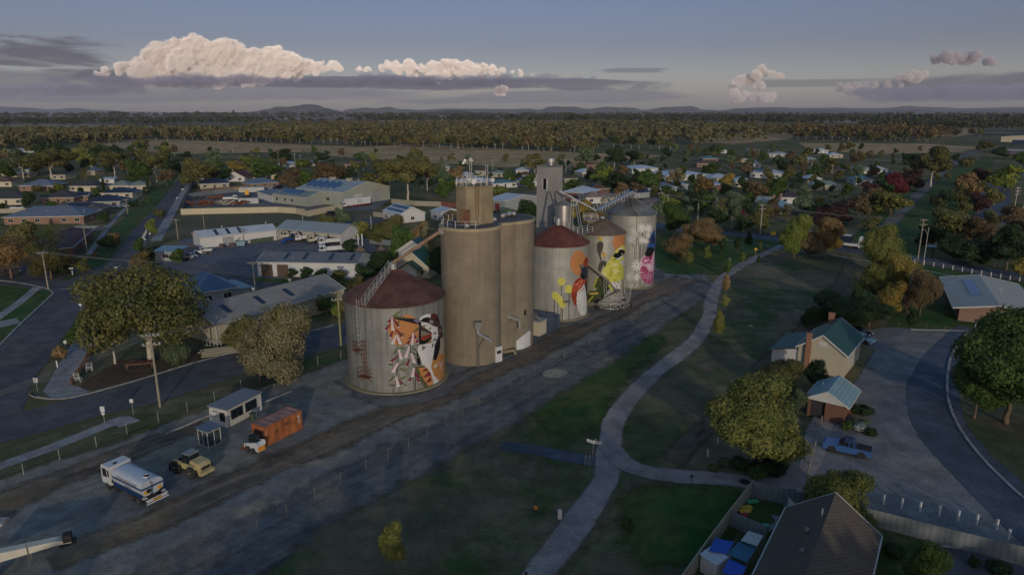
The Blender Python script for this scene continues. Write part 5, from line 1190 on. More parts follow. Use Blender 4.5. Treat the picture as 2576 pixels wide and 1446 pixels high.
a_=wing('right-hand white school wing with a long dark solar array',(1886,447),(1964,450),20,3.2,'hip',2.2,W_WHITE,R_WHT,short='the right school wing');on_slope(a_,3,a_['W']-6,.2,.8,3.2,2.2,20,SOLAR)
a_=house('flat-roofed brick office with four roof panels before the school',(1792,480),(1830,478),9,3,'flat',0,W_BRICK2,R_WHT,short='the flat brick office')
house('blue-grey roofed house left of the brown autumn trees',(1653,485),(1702,484),12,2.8,'hip',2.2,W_GREY,R_SLATE,short='the blue-grey house by the autumn trees')
house('pale blue roofed house between bushes in front of the school',(1696,478),(1730,477),11,2.8,'hip',1.8,W_GREY,R_BLUE,short='the pale blue roofed house')
TB=house('cottage with a bright blue tin hip roof and two brick chimneys',(1926,538),(1990,540),12,2.9,'hip',3.2,W_GREY,R_BLUE,short='the bright blue tin cottage')
chimney(TB,3.5,7,4.5,7.2);chimney(TB,6.5,8,5,7.6)
house('white gabled extension left of the bright blue tin cottage',(1902,522),(1928,524),8,2.8,'gable',1.8,W_WHITE,R_ZINC,short='the white gabled extension')
house('dark purple-tiled house behind the bright blue tin cottage',(1961,512),(2014,513),12,2.8,'hip',3,W_WHITE,mat('purple_roof',S(70,64,72),.8,0,.1,.3,kind='tilex'),short='the purple-tiled house')
house('grey-tiled house with long wall at upper right of the suburb',(2073,437),(2122,438),14,2.8,'hip',2.6,W_BEIGE,mat('mid_grey_tile',S(112,112,112),.8,0,.1,.3,kind='tilex'),short='the grey-tiled house')
for lab,L,R,D,wl,rm in[('dark-roofed house among gums behind the school',(1826,408),(1884,409),12,W_BEIGE,R_CHAR),('green-roofed house with orange wall behind the school',(1768,408),(1806,408),10,W_BRICK,R_TEAL),('orange-brown tiled house with yellow bush in front of it',(1753,421),(1816,421),12,W_BRICK,R_BRN),('pale grey roofed house near the far row of poles',(1934,395),(1980,396),12,W_WHITE,R_ZINC),('white shed with bright wall at the upper right paddock edge',(2047,386),(2083,386),10,W_WHITE,R_WHT),('pale flat-roofed building behind round trees, upper right',(2086,398),(2120,398),12,W_BEIGE,R_WHT),('little white gabled house with a satellite bush, centre right',(1896,422),(1913,422),8,W_WHITE,R_ZINC),('grey-white roofed house behind the tall pale gum, right suburb',(2155,437),(2190,437),12,W_WHITE,R_ZINC),('second pale roof beside a white van, right suburb',(2196,437),(2232,437),11,W_WHITE,R_WHT),('teal and white cottage by the side street, right suburb',(2152,464),(2194,464),11,W_WHITE,R_TEAL),('teal roof showing between trees near the rail strip',(2294,419),(2322,419),10,W_WHITE,R_TEAL),('white roof amid trees left of the upper right paddock',(1800,386),(1828,386),9,W_WHITE,R_WHT),('steep white gable catching light at the paddock edge',(1883,384),(1900,384),8,W_WHITE,R_ZINC),('long pale roof behind the row of small poles, right',(2005,408),(2050,409),12,W_BEIGE,R_ZINC),('grey roofed house in front of the rail strip gums',(2215,452),(2262,454),11,W_BEIGE,R_SLATE),('cream house half hidden by the dark conifer, right suburb',(2030,462),(2066,462),10,W_CREAM,R_WHT),('white roof left of the elevator tower above the brown house',(1298,440),(1330,440),10,W_WHITE,R_WHT),('green shed roof behind the far red-brown trees, centre',(1100,430),(1130,430),10,W_BEIGE,R_GRN),('long hedge-side house with a brown wall, right suburb',(2035,478),(2110,480),9,W_BEIGE,R_GRN),('white-walled house on the left street corner',(488,452),(512,451),9,W_WHITE,R_ZINC),('pale roof peeping out above the left cypress',(345,440),(372,440),10,W_CREAM,R_ZINC),('charcoal roof in the trees at far left',(130,452),(165,452),11,W_BEIGE,R_CHAR),('grey roof behind the first palm of the left suburb',(212,441),(240,441),10,W_BEIGE,R_SLATE)]:
 house(lab,L,R,D,2.8,'hip',2.2,wl,rm,short='the '+' '.join(lab.split()[:4]))
house('pale industrial shed at the right edge near the horizon',(2517,357),(2640,360),30,7,'gable',2.5,W_CREAM,W_CREAM,ridge='y',name='factory',cat='shed',win=False,short='the right-edge factory')
house('dark blue fronted industrial shed at the right edge',(2545,364),(2660,368),20,6,'flat',0,mat('dark_blue_wall',S(58,70,92),.7,0,.1,.3),R_WHT,name='factory',cat='shed',win=False,short='the dark blue factory')
house('long white awning roof with purple fascia at the right edge',(2525,388),(2660,391),12,4,'flat',0,mat('purple_wall',S(74,64,84),.7,0,.1,.3),R_WHT,name='factory',cat='shed',win=False,short='the purple-fascia factory')
FB=house('brick hall with a broad low white gable roof and blue solar strip',(2409,806),(2604,828),27,3.0,'gable',1.1,W_BRICK,mat('cream_sheet_roof',S(176,172,158),.6,.1,.06,.3,kind='corry',per=.8),ridge='y',over=1.3,name='hall',cat='building',short='the low white-roofed hall',wins=[('f',7.6,1.7,1.6,1.9),('f',9.6,1.7,1.6,1.9),('f',11.6,1.7,1.6,1.9),('l',5,1.5,3,1.4),('l',12,1.5,3,1.4)])
on_slope(FB,8,23,.42,.72,3.0,1.1,FB['D'],SOLARB,side='f',ridge='y',W=FB['W'])
MB().box((5.2,-.08,1.6),(.6,.06,.75)).build('notice_panel',TRIM,FB)
b=MB();b.tube((FB['W']*.62,10,3.6),(FB['W']*.62,10,5.6),.05,5);b.tube((FB['W']*.62-.8,10,5.2),(FB['W']*.62+.8,10,5.2),.03,4);b.build('tv_antenna',M_steel,FB)
l,r,D=RB((2121,951),(2161,900),7.2);D=11.5
ST_=house('cream station building with dark green gable roof and two brick chimneys',None,None,world=(l,r,D),h=3.9,roof='gable',rh=2.5,wall=mat('station_cream',S(176,166,142),.8,0,.05,.4),rm=R_DKGRN,ridge='y',over=.35,name='station_building',cat='station',short='the green-roofed station',wins=[('r',3.2,1.9,.9,1.7),('r',4.8,1.9,.9,1.7),('r',6.4,1.9,.9,1.7)])
W_=ST_['W']
MB().box((W_/2,-.03,5.0),(1.2,.1,.7)).build('gable_vent',TRIM,ST_)
b=MB();b.prism([(-4.2,.03),(-.02,.03),(-.02,3.3),(-4.2,2.3)],.3,D-1.0,'y');b.build('lean_to',TRIM,ST_)
b=MB();b.prism([(-4.7,2.25),(-.15,3.5),(-.15,3.64),(-4.7,2.39)],-.05,D-.8,'y');b.build('lean_to_roof',R_DKGRN,ST_)
cm_=mat('chimney_brick',S(140,100,76),.9,0,.15,.5,kind='brick')
chimney(ST_,1.6,-.35,0,6.4,cm_,.75);chimney(ST_,2.2,D-.3,3.0,7.2,cm_,.9)
l,r=G(2029,1043),G(2123,1066);
TL=house('small red-brick toilet block with a pale teal gable roof',(2029,1043),(2123,1066),6.6,2.7,'gable',1.35,W_BRICK2,mat('pale_teal_roof',S(132,158,160),.5,.1,.1,.4,kind='corrx',per=.5),ridge='y',over=.45,name='toilet_block',cat='toilet block',win=False,short='the brick toilet block')
W_=TL['W']
MB().prism([(-.02,2.62),(W_+.02,2.62),(W_/2,3.98)],-.43,-.02,'y').build('gable_board',TRIM,TL)
MB().b2((.5,-.06,.05),(2.2,-.005,2.5)).build('doorway',DOORD,TL);MB().b2((2.35,-.5,0),(W_-.15,-.02,2.58)).build('screen_wall',W_BRICK2,TL)
MB().tube((1.0,3.4,3.3),(1.0,3.4,4.0),.06,6).build('vent_pipe',TRIM,TL)
BR=G(2219,1340,2.6);FR=G(2195,1444,2.6);d=(FR-BR);d.z=0;d.normalize();n=Vector((d.y,-d.x,0))
n=n if n.x<0 else-n
RI=G(2095.5,1257.7,5.4);half=(RI-BR).dot(n);LEN=19
l=BR+d*LEN+n*(2*half);r=BR+d*LEN
RT=mat('brown_grey_tiles',S(106,94,82),.85,0,.15,.5,kind='tiley')
BH=house('brown-tiled house in the bottom right corner with fenced back yard',None,None,world=(l+n*-.5,r+n*.5,LEN-.5),h=2.5,roof='gable',rh=2.75,wall=W_BRICK,rm=RT,ridge='y',over=.5,short='the bottom right tiled house',wins=[('r',15,1.4,1.6,1.1)])
W_,D_=BH['W'],BH['D']
for u,v in((W_*.34,D_-6.5),(W_*.38,D_-10)):MB().ball((u,v,5.0-abs(.5-u/W_)*1.2),.28,10,6).build('roof_vent',M_steeld,BH,smooth=True)
MB().tube((W_*.44,D_-4,4.8),(W_*.44,D_-4,5.9),.08,6).build('flue',M_steel,BH)
# --- site sheds near the yard
def corr_container(label,R,B,width,h,m_,name='shipping_container',ends=None):
 l,r,D=RB(R,B,width);t=thing(name,label,'container',(l.x,l.y,0),atan2((r-l).y,(r-l).x));W=width
 FOOT.append(((l+r)/2+Vector((-(r-l).y,(r-l).x,0)).normalized()*D/2,(r-l).normalized(),W/2+1,D/2+1))
 b=MB();N=int(D/.28);e=.05
 for x0,s_ in((0,1),(W,-1)):
  vs=[];
  for i in range(N+1):
   y=.08+(D-.16)*i/N;x=x0+s_*(e if(i//2)%2 else 0.005);vs+=[(x,y,.15),(x,y,h-.12)]
  b.add(vs,[(2*i,2*i+2,2*i+3,2*i+1)if s_<0 else(2*i,2*i+1,2*i+3,2*i+2)for i in range(N)])
 N2=int(W/.28)
 for y0,s_ in((0,1),(D,-1)):
  vs=[]
  for i in range(N2+1):
   x=.08+(W-.16)*i/N2;y=y0+s_*(e if(i//2)%2 else 0.005);vs+=[(x,y,.15),(x,y,h-.12)]
  b.add(vs,[(2*i,2*i+2,2*i+3,2*i+1)for i in range(N2)])
 b.build('side_panel',m_,t)
 r_=MB();vs=[]
 for i in range(N+1):y=.05+(D-.1)*i/N;z=h-(.04 if(i//2)%2 else.0);vs+=[(.05,y,z),(W-.05,y,z)]
 r_.add(vs,[(2*i,2*i+1,2*i+3,2*i+2)for i in range(N)]);r_.build('roof',mat(m_.name+'_top',tuple(x*.8 for x in m_.node_tree.nodes['Principled BSDF'].inputs['Base Color'].default_value[:3])if 0 else(ends or S(120,100,96)),.7,.1,.25,.8),t)
 f=MB()
 for x in(0,W):
  for y in(0,D):f.box((x,y,h/2),(.14,.14,h))
 for z in(.08,h-.07):
  for x in(0,W):f.box((x,D/2,z),(.13,D-.15,.15))
  for y in(0,D):f.box((W/2,y,z),(W-.15,.13,.15))
 f.build('frame',m_,t)
 return t,W,D
CO=mat('orange_container',S(166,100,58),.7,.05,.15,.7,c2=S(140,84,52))
t_,W_,D_=corr_container('orange shipping container with pale dusty roof beside the loader',(671,1122),(760,1077),2.44,2.6,CO,ends=S(160,120,108))
b=MB();b.box((W_+.03,D_*.93,1.6),(.03,.10,1.3));b.box((W_+.03,D_*.90,1.95),(.03,.14,.35));b.box((W_+.03,D_*.905,1.3),(.03,.1,.2));b.box((W_+.03,.12,1.9),(.03,.08,.8));b.build('white_lettering',TRIM,t_)
b=MB();b.box((W_+.035,D_*.28,1.35),(.02,.45,.45));b.box((W_+.035,D_*.57,1.75),(.02,.7,.4));b.build('dark_patch',M_rustst,t_)
MB().box((W_*.5,.02,1.05),(W_*.72,.12,1.9)).build('door_opening',mat('dark_rust',S(70,40,30),.9,0,.3,2),t_)
corr_container('dark grey-blue shipping container beside the white-robin silo',(1388,834),(1407,822),6.0,2.6,mat('slate_container',S(74,84,100),.6,.1,.15,.8,c2=S(60,62,70)),ends=S(92,98,108))
l,r,D=RB((1357,846),(1372,838),3.4)
t_=house('small cream plant hut between the concrete silo and the dark container',None,None,world=(l,r,2.6),h=2.7,roof='flat',wall=W_CREAM,rm=W_GREY,over=.12,win=False,name='plant_hut',cat='hut',short='the cream plant hut')
MB().b2((.4,.6,2.93),(1.8,2.0,3.9)).build('roof_fan',M_steeld,t_);MB().tube((1.9,1.3,3.3),(3.3,.6,2.95),.22,8).build('duct',M_steel,t_)
for x_ in(-.3,1.5):MB().tube((x_,-1.2,0),(x_,-1.2,5.5),.04,5).build('guy_pole',M_blackst,t_)
l,r,D=RB((574,1076),(660,1030),3.1)
OF=house('white portable site office with two wide windows and grey roof',None,None,world=(l,r,D),h=2.55,roof='skillion',rh=.05,wall=mat('site_office_white',S(196,192,180),.7,0,.05,.4,kind='corry',per=.5),rm=mat('office_roof',S(126,132,138),.6,.1,.1,.4,kind='corrx',per=.5),over=.18,win=False,name='site_office',cat='site office',gut=False,short='the white site office',wins=[])
for v in(D*.27,D*.68):window(OF,'r',v,1.55,1.9,1.15,3.1,D,DOORD)
window(OF,'f',2.3,1.45,.7,1.1,3.1,D,DOORD)
b=MB();b.box((1.35,-.28,1.95),(.8,.5,.55));b.box((.4,-.04,1.05),(.75,.08,2.0));b.build('air_conditioner',TRIM,OF)
b=MB()
for k in range(2):
 b.lathe([(.20,0),(.27,.55),(.29,.58),(.05,.62)],12,c=(3.7+.1*k,D*.62+k*.75,0))
l,r,D=RB((525,1128),(557,1114),2.0)
SH=thing('glass_shelter','small glazed smoking shelter with grey ribbed roof in front of the site office','shelter',(l.x,l.y,0),atan2((r-l).y,(r-l).x));W_=2.0
f=MB()
for x in(0,W_/2,W_):
 for y in(0,D):f.box((x,y,1.15),(.08,.08,2.3))
for y in(D/2,):
 for x in(0,W_):f.box((x,y,1.15),(.08,.08,2.3))
for z in(.08,2.1,2.28):
 for y in(0,D):f.box((W_/2,y,z),(W_-.1,.07,.07))
 for x in(0,W_):f.box((x,D/2,z),(.07,D-.1,.07))
f.build('frame',TRIM,SH)
MB().prism([(-.25,-.25),(W_+.25,-.25),(W_+.25,D+.25),(-.25,D+.25)],2.34,2.44).build('roof',mat('shelter_roof',S(110,122,132),.5,.2,.1,.6,kind='corrx',per=.3),SH)
gm,gn,gb=newmat('dirty_glazing');gb.inputs['Base Color'].default_value=(*S(70,80,84),1);gb.inputs['Roughness'].default_value=.15;gb.inputs['Alpha'].default_value=.45
for x in(0,W_):MB().b2((x-.01,.08,.13),(x+.01,D-.08,2.05)).build('glass_panel',gm,SH)
for y in(0,D):MB().b2((.08,y-.01,.13),(W_-.08,y+.01,2.05)).build('glass_panel',gm,SH)
# ---- trees and shrubs
def leafmat(key,cols,trans=.25):
 if key in MATS:return MATS[key]
 m,nt,b=newmat(key);v=coords(nt)
 oi=nd(nt,'ShaderNodeObjectInfo')
 n=ramp_(nt,noise_(nt,v,7,4,.7),.35,.65)
 c=mixc(nt,n,cols[0],cols[1])
 if len(cols)>2:c=mixc(nt,ramp_(nt,noise_(nt,vmap(nt,v,loc=(3,5,7)),4,4,.7),.52,.66),c,cols[2])
 c=mixc(nt,1.0,c,ramp_(nt,noise_(nt,v,40,2,.8),.3,.7,.62,1.35),'MULTIPLY')
 c=mixc(nt,1.0,c,ramp_(nt,oi.outputs['Random'],0,1,.8,1.2),'MULTIPLY')
 lk(nt,c,b.inputs['Base Color']);b.inputs['Roughness'].default_value=.7;b.inputs['Specular IOR Level'].default_value=.25
 tr=nd(nt,'ShaderNodeBsdfTranslucent');lk(nt,c,tr.inputs[0]);mx=nd(nt,'ShaderNodeMixShader');mx.inputs[0].default_value=trans
 lk(nt,b.outputs[0],mx.inputs[1]);lk(nt,tr.outputs[0],mx.inputs[2]);lk(nt,mx.outputs[0],nt.nodes['Material Output'].inputs[0])
 return m
LEAF=dict(green=leafmat('leaf_green',[S(62,84,40),S(86,108,50)]),dark=leafmat('leaf_dark',[S(42,62,36),S(60,80,42)]),olive=leafmat('leaf_olive',[S(94,98,58),S(116,112,66)]),gum=leafmat('leaf_gum',[S(92,98,54),S(110,106,58),S(74,86,50)]),grey=leafmat('leaf_grey',[S(124,120,88),S(146,136,102),S(112,108,66)]),sage=leafmat('leaf_sage',[S(92,110,80),S(110,122,88)]),lime=leafmat('leaf_lime',[S(104,118,50),S(124,132,62)]),yg=leafmat('leaf_yellow_green',[S(114,120,60),S(138,134,70),S(90,106,52)]),gold=leafmat('leaf_gold',[S(146,130,62),S(164,142,70),S(118,116,60)]),rust=leafmat('leaf_rust',[S(124,104,68),S(140,116,76),S(104,96,60)]),brown=leafmat('leaf_brown',[S(104,90,66),S(118,102,72)]),plum=leafmat('leaf_plum',[S(70,48,46),S(84,58,52)]),red=leafmat('leaf_red',[S(108,50,48),S(90,46,46)]),straw=leafmat('leaf_straw',[S(156,132,92),S(134,114,78)]),white=leafmat('leaf_white_flowers',[S(150,160,150),S(206,206,200),S(80,96,64)]),palm=leafmat('leaf_palm',[S(104,110,58),S(130,132,78)]),mag=leafmat('leaf_pinkish',[S(120,84,92),S(92,80,70)]))
BARK=mat('bark_brown',S(104,90,74),.9,0,.2,3);BARKP=mat('bark_pale',S(186,178,162),.85,0,.15,3,dirt=.4);BARKD=mat('bark_dark',S(58,50,44),.9,0,.2,3)
ADJ=dict(green='green',dark='dark green',olive='olive',gum='olive-gold',grey='grey-green',sage='sage-green',lime='lime-green',yg='yellow-green',gold='golden',rust='rust-coloured',brown='brown',plum='dark purple',red='deep red',straw='straw-coloured',white='white-flowered',palm='green',mag='pinkish')
def leaf_mesh(name,lobes,n,size,rs,out=.6,droop=0.0,inner=.15,core=True):
 """lobes: (centre, radii). n leaf faces spread through the outer shell of every lobe."""
 g=np.random.default_rng(rs);C=np.array([l[0]for l in lobes],float);R=np.array([l[1]for l in lobes],float)
 vol=(R[:,0]*R[:,2])**1.0;k=g.choice(len(lobes),n*2,p=vol/vol.sum())
 d=g.normal(size=(n*2,3));d/=np.linalg.norm(d,axis=1)[:,None]
 rad=np.where(g.random(n*2)<inner,g.uniform(.3,.8,n*2),g.uniform(.82,1.06,n*2))
 bump=1+.13*np.sin(d[:,0]*7+k)*np.sin(d[:,2]*6+k*2)+.08*np.sin(d[:,1]*13+k)
 p=C[k]+d*R[k]*(rad*bump)[:,None]
 keep=np.ones(len(p),bool)
 for i in range(len(lobes)):
  q=(p-C[i])/R[i];keep&=~((np.linalg.norm(q,axis=1)<.72)&(k!=i))
 p,d=p[keep][:n],d[keep][:n];n=len(p)
 nr=d*out+g.normal(size=(n,3))*(1-out)*.9+np.array([0,0,.15]);nr/=np.linalg.norm(nr,axis=1)[:,None]
 a=np.cross(nr,g.normal(size=(n,3)));a/=np.linalg.norm(a,axis=1)[:,None];b=np.cross(nr,a)
 s=size*g.uniform(.6,1.35,n)[:,None];sa,sb=a*s,b*s*.6
 V=np.stack([p-sa,p+sb*.9+nr*s*.12,p+sa,p-sb],1).reshape(-1,3)
 F=np.arange(n*4).reshape(-1,4)
 mb=MB();mb.v=[tuple(v)for v in V];mb.f=[tuple(f)for f in F];mb.m=[0]*len(F)
 if core:
  for c,r in lobes:
   mb.ball(c,1,8,5,(1,1,1))if 0 else None
   base=len(mb.v);mb.lathe([(math.sin(pi*j/5)*.74+1e-3,-math.cos(pi*j/5)*.74)for j in range(6)],7,cap=False)
   for i in range(base,len(mb.v)):
    x,y,z=mb.v[i];jj=1+.18*noise.noise(Vector((x*2+c[0]*9,y*2,z*2)))
    mb.v[i]=(c[0]+x*r[0]*jj,c[1]+y*r[1]*jj,c[2]+z*r[2]*jj)
 me=bpy.data.meshes.new(name);me.from_pydata(mb.v,[],mb.f);me.materials.append(None);me.update()
 return me
def branch_mesh(name,base_r,top,lobes,rs,lean=(0,0),fork=.5,r_end=.25):
 r_=random.Random(rs);mb=MB();f=Vector((lean[0]*fork,lean[1]*fork,top*fork))
 k=4;prev=Vector((0,0,0));pr=base_r*1.25
 for i in range(1,k+1):
  t=i/k;p=Vector((f.x*t+r_.uniform(-.008,.008),f.y*t+r_.uniform(-.008,.008),f.z*t));rr=base_r*(1.1-.4*t)
  mb.tube(prev,p,pr,8,rr,cap=i in(1,k));prev,pr=p,rr
 for c,R in lobes:
  c=Vector(c);m=prev.lerp(c,.5)+Vector((r_.uniform(-.03,.03),r_.uniform(-.03,.03),r_.uniform(-.02,.03)))
  mb.tube(prev,m,pr*.7,6,pr*.42,cap=False);mb.tube(m,c+Vector((0,0,R[2]*.3)),pr*.42,5,pr*.15)
  for _ in range(2):
   e=c+Vector((r_.uniform(-1,1)*R[0],r_.uniform(-1,1)*R[1],r_.uniform(.1,.9)*R[2]))*.95;mb.tube(m,e,pr*.28,4,pr*.08)
 me=bpy.data.meshes.new(name);me.from_pydata(mb.v,[],mb.f);me.polygons.foreach_set('use_smooth',[True]*len(mb.f));me.materials.append(None);me.update()
 return me
def lob(kind,rs):
 r=random.Random(rs);L=[]
 if kind=='round':
  L.append(((0,0,.54),(.32,.32,.31)))
  for i in range(14):
   a=i*2.4+r.uniform(-.3,.3);z=r.uniform(.30,.80);z=.24+.62*((i*.618)%1);q=.34*(1-abs(z-.48)*.9);L.append(((cos(a)*q,sin(a)*q,z),(r.uniform(.12,.19),)*2+(r.uniform(.10,.15),)))
 elif kind=='gum':
  for i in range(11):
   a=i*2.4+r.uniform(-.4,.4);z=r.uniform(.42,.86);q=r.uniform(.14,.34)*(1.15-abs(z-.6));s=r.uniform(.12,.19);L.append(((cos(a)*q,sin(a)*q,z),(s,s,s*.72)))
 elif kind=='spread':
  for i in range(16):
   a=i*2.4;q=.36*math.sqrt((i+.5)/16);z=[.80,.56,.68,.47][i%4]-q*.25+r.uniform(-.05,.05);s=r.uniform(.14,.2);L.append(((cos(a)*q,sin(a)*q,z),(s,s,s*.85)))
 elif kind=='shrub':
  for i in range(7):
   a=i*2.4;q=.28*math.sqrt(i/7);L.append(((cos(a)*q,sin(a)*q,r.uniform(.34,.6)-q*.3),(r.uniform(.2,.27),)*2+(r.uniform(.26,.36),)))
 elif kind=='column':
  for i in range(7):z=.12+.13*i;L.append(((r.uniform(-.05,.05),r.uniform(-.05,.05),z),(.42*(1-abs(i-2.5)*.13),)*2+(.13,)))
 elif kind=='sapling':
  for i in range(6):z=.36+.1*i;L.append(((r.uniform(-.12,.12),r.uniform(-.12,.12),z),(.36*(1-abs(i-1.8)*.17),)*2+(.11,)))
 elif kind=='cone':
  for i in range(7):z=.1+.13*i;L.append(((r.uniform(-.03,.03),r.uniform(-.03,.03),z),(.48*(1-i*.13),)*2+(.13,)))
 return L
TPL={}
NL=dict(round=(1100,5200,15000),gum=(1000,4600,14000),spread=(1000,4600,15000),shrub=(600,2200,6000),column=(500,1600,5000),sapling=(500,1500,4500),cone=(500,1600,4500))
SZ=dict(round=(.055,.026,.0145),gum=(.05,.025,.014),spread=(.05,.025,.014),shrub=(.07,.04,.024),column=(.075,.045,.026),sapling=(.07,.042,.026),cone=(.075,.045,.026))
def template(kind,var,lod):
 k=(kind,var,lod)
 if k not in TPL:
  L=lob(kind,var*13+5);n=NL[kind][lod];s=SZ[kind][lod]
  core=not(lod==2 and kind in('gum','spread'))
  me=leaf_mesh('crown',L,n,s,var*7+lod,core=core,inner=.12)
  top={'round':.25,'gum':.34,'spread':.3,'shrub':.2,'column':.25,'sapling':.4,'cone':.2}[kind]
  LL=L if kind in('round','gum','spread')else L[:3]
  tr=branch_mesh('trunk',{'gum':.018,'spread':.022,'round':.022,'sapling':.014}.get(kind,.03),1,LL,var,fork=top)
  TPL[k]=(me,tr)
 return TPL[k]
TREES=[]
def put(kind,colr,X,Y,wd,ht,label=None,group=None,bark=None,rot=None,name=None,lod=None,auto=None):
 d=hypot(X,Y)
 if lod is None:
  ppx=ht/(d*1.0)*1772/2.515;lod=2 if ppx>75 else 1 if ppx>24 else 0
 me,tr=template(kind,RNG.randrange(4 if lod<2 else 2),lod)
 name=name or('shrub' if kind=='shrub' else 'autumn_tree' if kind=='round' and colr in('gold','rust','brown','plum','red','straw','yg')else{'gum':'gum_tree','column':'cypress_tree','sapling':'young_tree','cone':'conifer_tree'}.get(kind,'tree'))
 t=thing(name,label,'shrub' if name in('shrub','hedge')else 'tree',(X,Y,0),RNG.uniform(0,6.28)if rot is None else rot,group)
 t.scale=(wd,wd,ht)
 for nm,m_,ma in(('crown',me,LEAF[colr]),('trunk',tr,bark or(BARKP if kind=='gum' else BARK))):
  o=bpy.data.objects.new(nm,m_);col.objects.link(o);o.parent=t
  o.material_slots[0].link='OBJECT';o.material_slots[0].material=ma
 p=PX((X,Y,ht*.5));TREES.append((t,kind,colr,p[0],p[1],wd,ht,label is None))
 return t
def tree(kind,colr,cx,yt,yb,wpx,label=None,group=None,**k):
 """crown centre column cx, top row yt, ground row yb, crown width in px"""
 g=G(cx,yb);h=ZT((g.x,g.y),yt);wd=wpx*mpp((g.x,g.y,h/2))
 return put(kind,colr,g.x,g.y,wd*1.02,h,label,group,**k)
T_=tree
T_('spread','gum',380,638,908,318,'huge spreading gum with white limbs and golden-olive crown at the left street corner',bark=BARKP,lod=2)
T_('spread','gum',290,668,915,120,'lower left limb mass of a gum crowding the big spreading gum on its left side',bark=BARKP,lod=2)
T_('round','grey',712,742,962,205,'tall bushy grey-green gum beside the street in front of the pale workshop',lod=2,name='gum_tree',bark=BARKP)
T_('round','grey',655,835,962,120,'lower grey-green gum leaning left beneath the tall bushy one',lod=2)
T_('round','olive',612,785,893,92,'rounded olive tree against the side wall of the pale corrugated workshop')
T_('shrub','sage',448,838,912,86,'wide sage-green shrub on the mulch bed behind the big gum trunk',lod=2)
T_('round','green',372,812,868,46,'small leafy shrub tucked under the big spreading gum',name='shrub')
T_('round','yg',990,1310,1428,72,'small round yellow-green tree alone on the foreground grass',lod=2)
T_('round','yg',1897,948,1172,262,'broad round yellow-green tree beside the brick toilet block',lod=2)
T_('round','yg',2105,1182,1335,185,'bushy yellow-green tree behind the brown-tiled house roof',lod=2)
T_('round','green',2322,1345,1500,112,'tall dense green shrub cut by the bottom edge at right',lod=2,name='shrub')
T_('round','green',2530,768,1065,290,'massive leafy green tree filling the right edge beyond the loop road',lod=2)
T_('round','green',2450,870,1052,140,'lower leafy lobe tree in front of the massive green tree on its left',lod=2)
T_('round','dark',2105,733,828,150,'dark leafy tree standing just behind the green-roofed station',lod=2)
T_('round','dark',2185,745,822,120,'second dark tree right of the one behind the station',lod=2)
T_('round','dark',2045,765,826,70,'low dark tree at the left end of the clump behind the station')
T_('round','yg',2215,560,700,125,'tall pale green feathery tree behind the golden clump, right of the truck',lod=2)
T_('round','gold',2275,640,768,130,'golden autumn tree at the heart of the clump by the highway',lod=2)
T_('round','yg',2195,655,765,100,'green-and-gold tree left of the golden one by the highway',lod=2)
T_('round','brown',2312,668,800,88,'brownish thinning tree leaning over the white-roofed hall',lod=2)
T_('round','gold',2240,700,790,70,'small bright gold tree low in the highway clump')
T_('round','dark',2160,720,800,80,'dark green underplanting tree left below the highway clump')
T_('sapling','dark',2290,770,832,36,'young dark tree on the lawn corner in front of the brick hall')
T_('round','olive',1962,893,990,118,'olive tree left of the cream station building',lod=2)
T_('round','dark',2052,905,985,70,'dark bush between the station gable and the toilet block',name='shrub')
T_('round','sage',2006,972,1040,54,'grey-green bush touching the left end of the toilet block',name='shrub')
T_('round','lime',1996,528,648,82,'yellow-green tree in the roadside pair near the crossing path',lod=2)
T_('round','rust',2072,535,650,92,'rust-gold tree, right of the yellow-green one beside the highway',lod=2)
T_('round','straw',2030,580,648,70,'thin straw-coloured tree between the yellow-green and rust-gold trees')
T_('round','gold',2085,560,640,60,'small golden tree tucked right behind the rust-gold roadside tree')
T_('round','rust',1778,546,628,96,'dense rust-coloured tree on the lawn right of the farthest silo',lod=2)
T_('round','rust',1740,560,622,70,'middle rust-coloured tree of the three right of the farthest silo',lod=2)
T_('round','straw',1706,580,650,84,'bare-looking straw tree nearest the farthest silo',lod=2)
T_('round','green',1697,502,594,80,'dense green tree by the highway just right of the farthest silo',lod=2)
T_('sapling','yg',1732,631,672,28,'bright yellow-green young conifer on the lawn, second row')
T_('sapling','lime',1778,617,659,24,'lime young tree on the lawn left of the dark conifer')
T_('sapling','dark',1815,596,645,26,'dark conifer sapling nearest the highway centre')
T_('sapling','sage',1831,646,684,26,'pale sage sapling beside the path fork')
T_('sapling','dark',1854,592,636,22,'slim dark sapling left of the yellow diamond sign')
T_('sapling','yg',1868,634,664,16,'tiny yellow-green sapling on the lawn edge of the path')
T_('cone','dark',1883,578,613,20,'dark cone-shaped conifer at the highway verge')
T_('sapling','olive',1912,606,636,12,'thin olive sapling right of the yellow diamond sign')
T_('sapling','dark',1908,640,668,12,'twiggy sapling beside the upper end of the path')
T_('sapling','yg',1805,780,856,40,'bright yellow-green young tree on the near bend of the path',lod=2)
T_('sapling','yg',1824,740,779,24,'second yellow-green sapling up the path from the near bend')
T_('sapling','straw',1826,690,742,28,'dry-leaved sapling in the path row')
T_('sapling','green',1830,652,698,24,'green sapling at the top of the path row')
T_('shrub','green',1578,1290,1330,40,'faint low shrub on the dark grass right of the walking path',name='shrub')
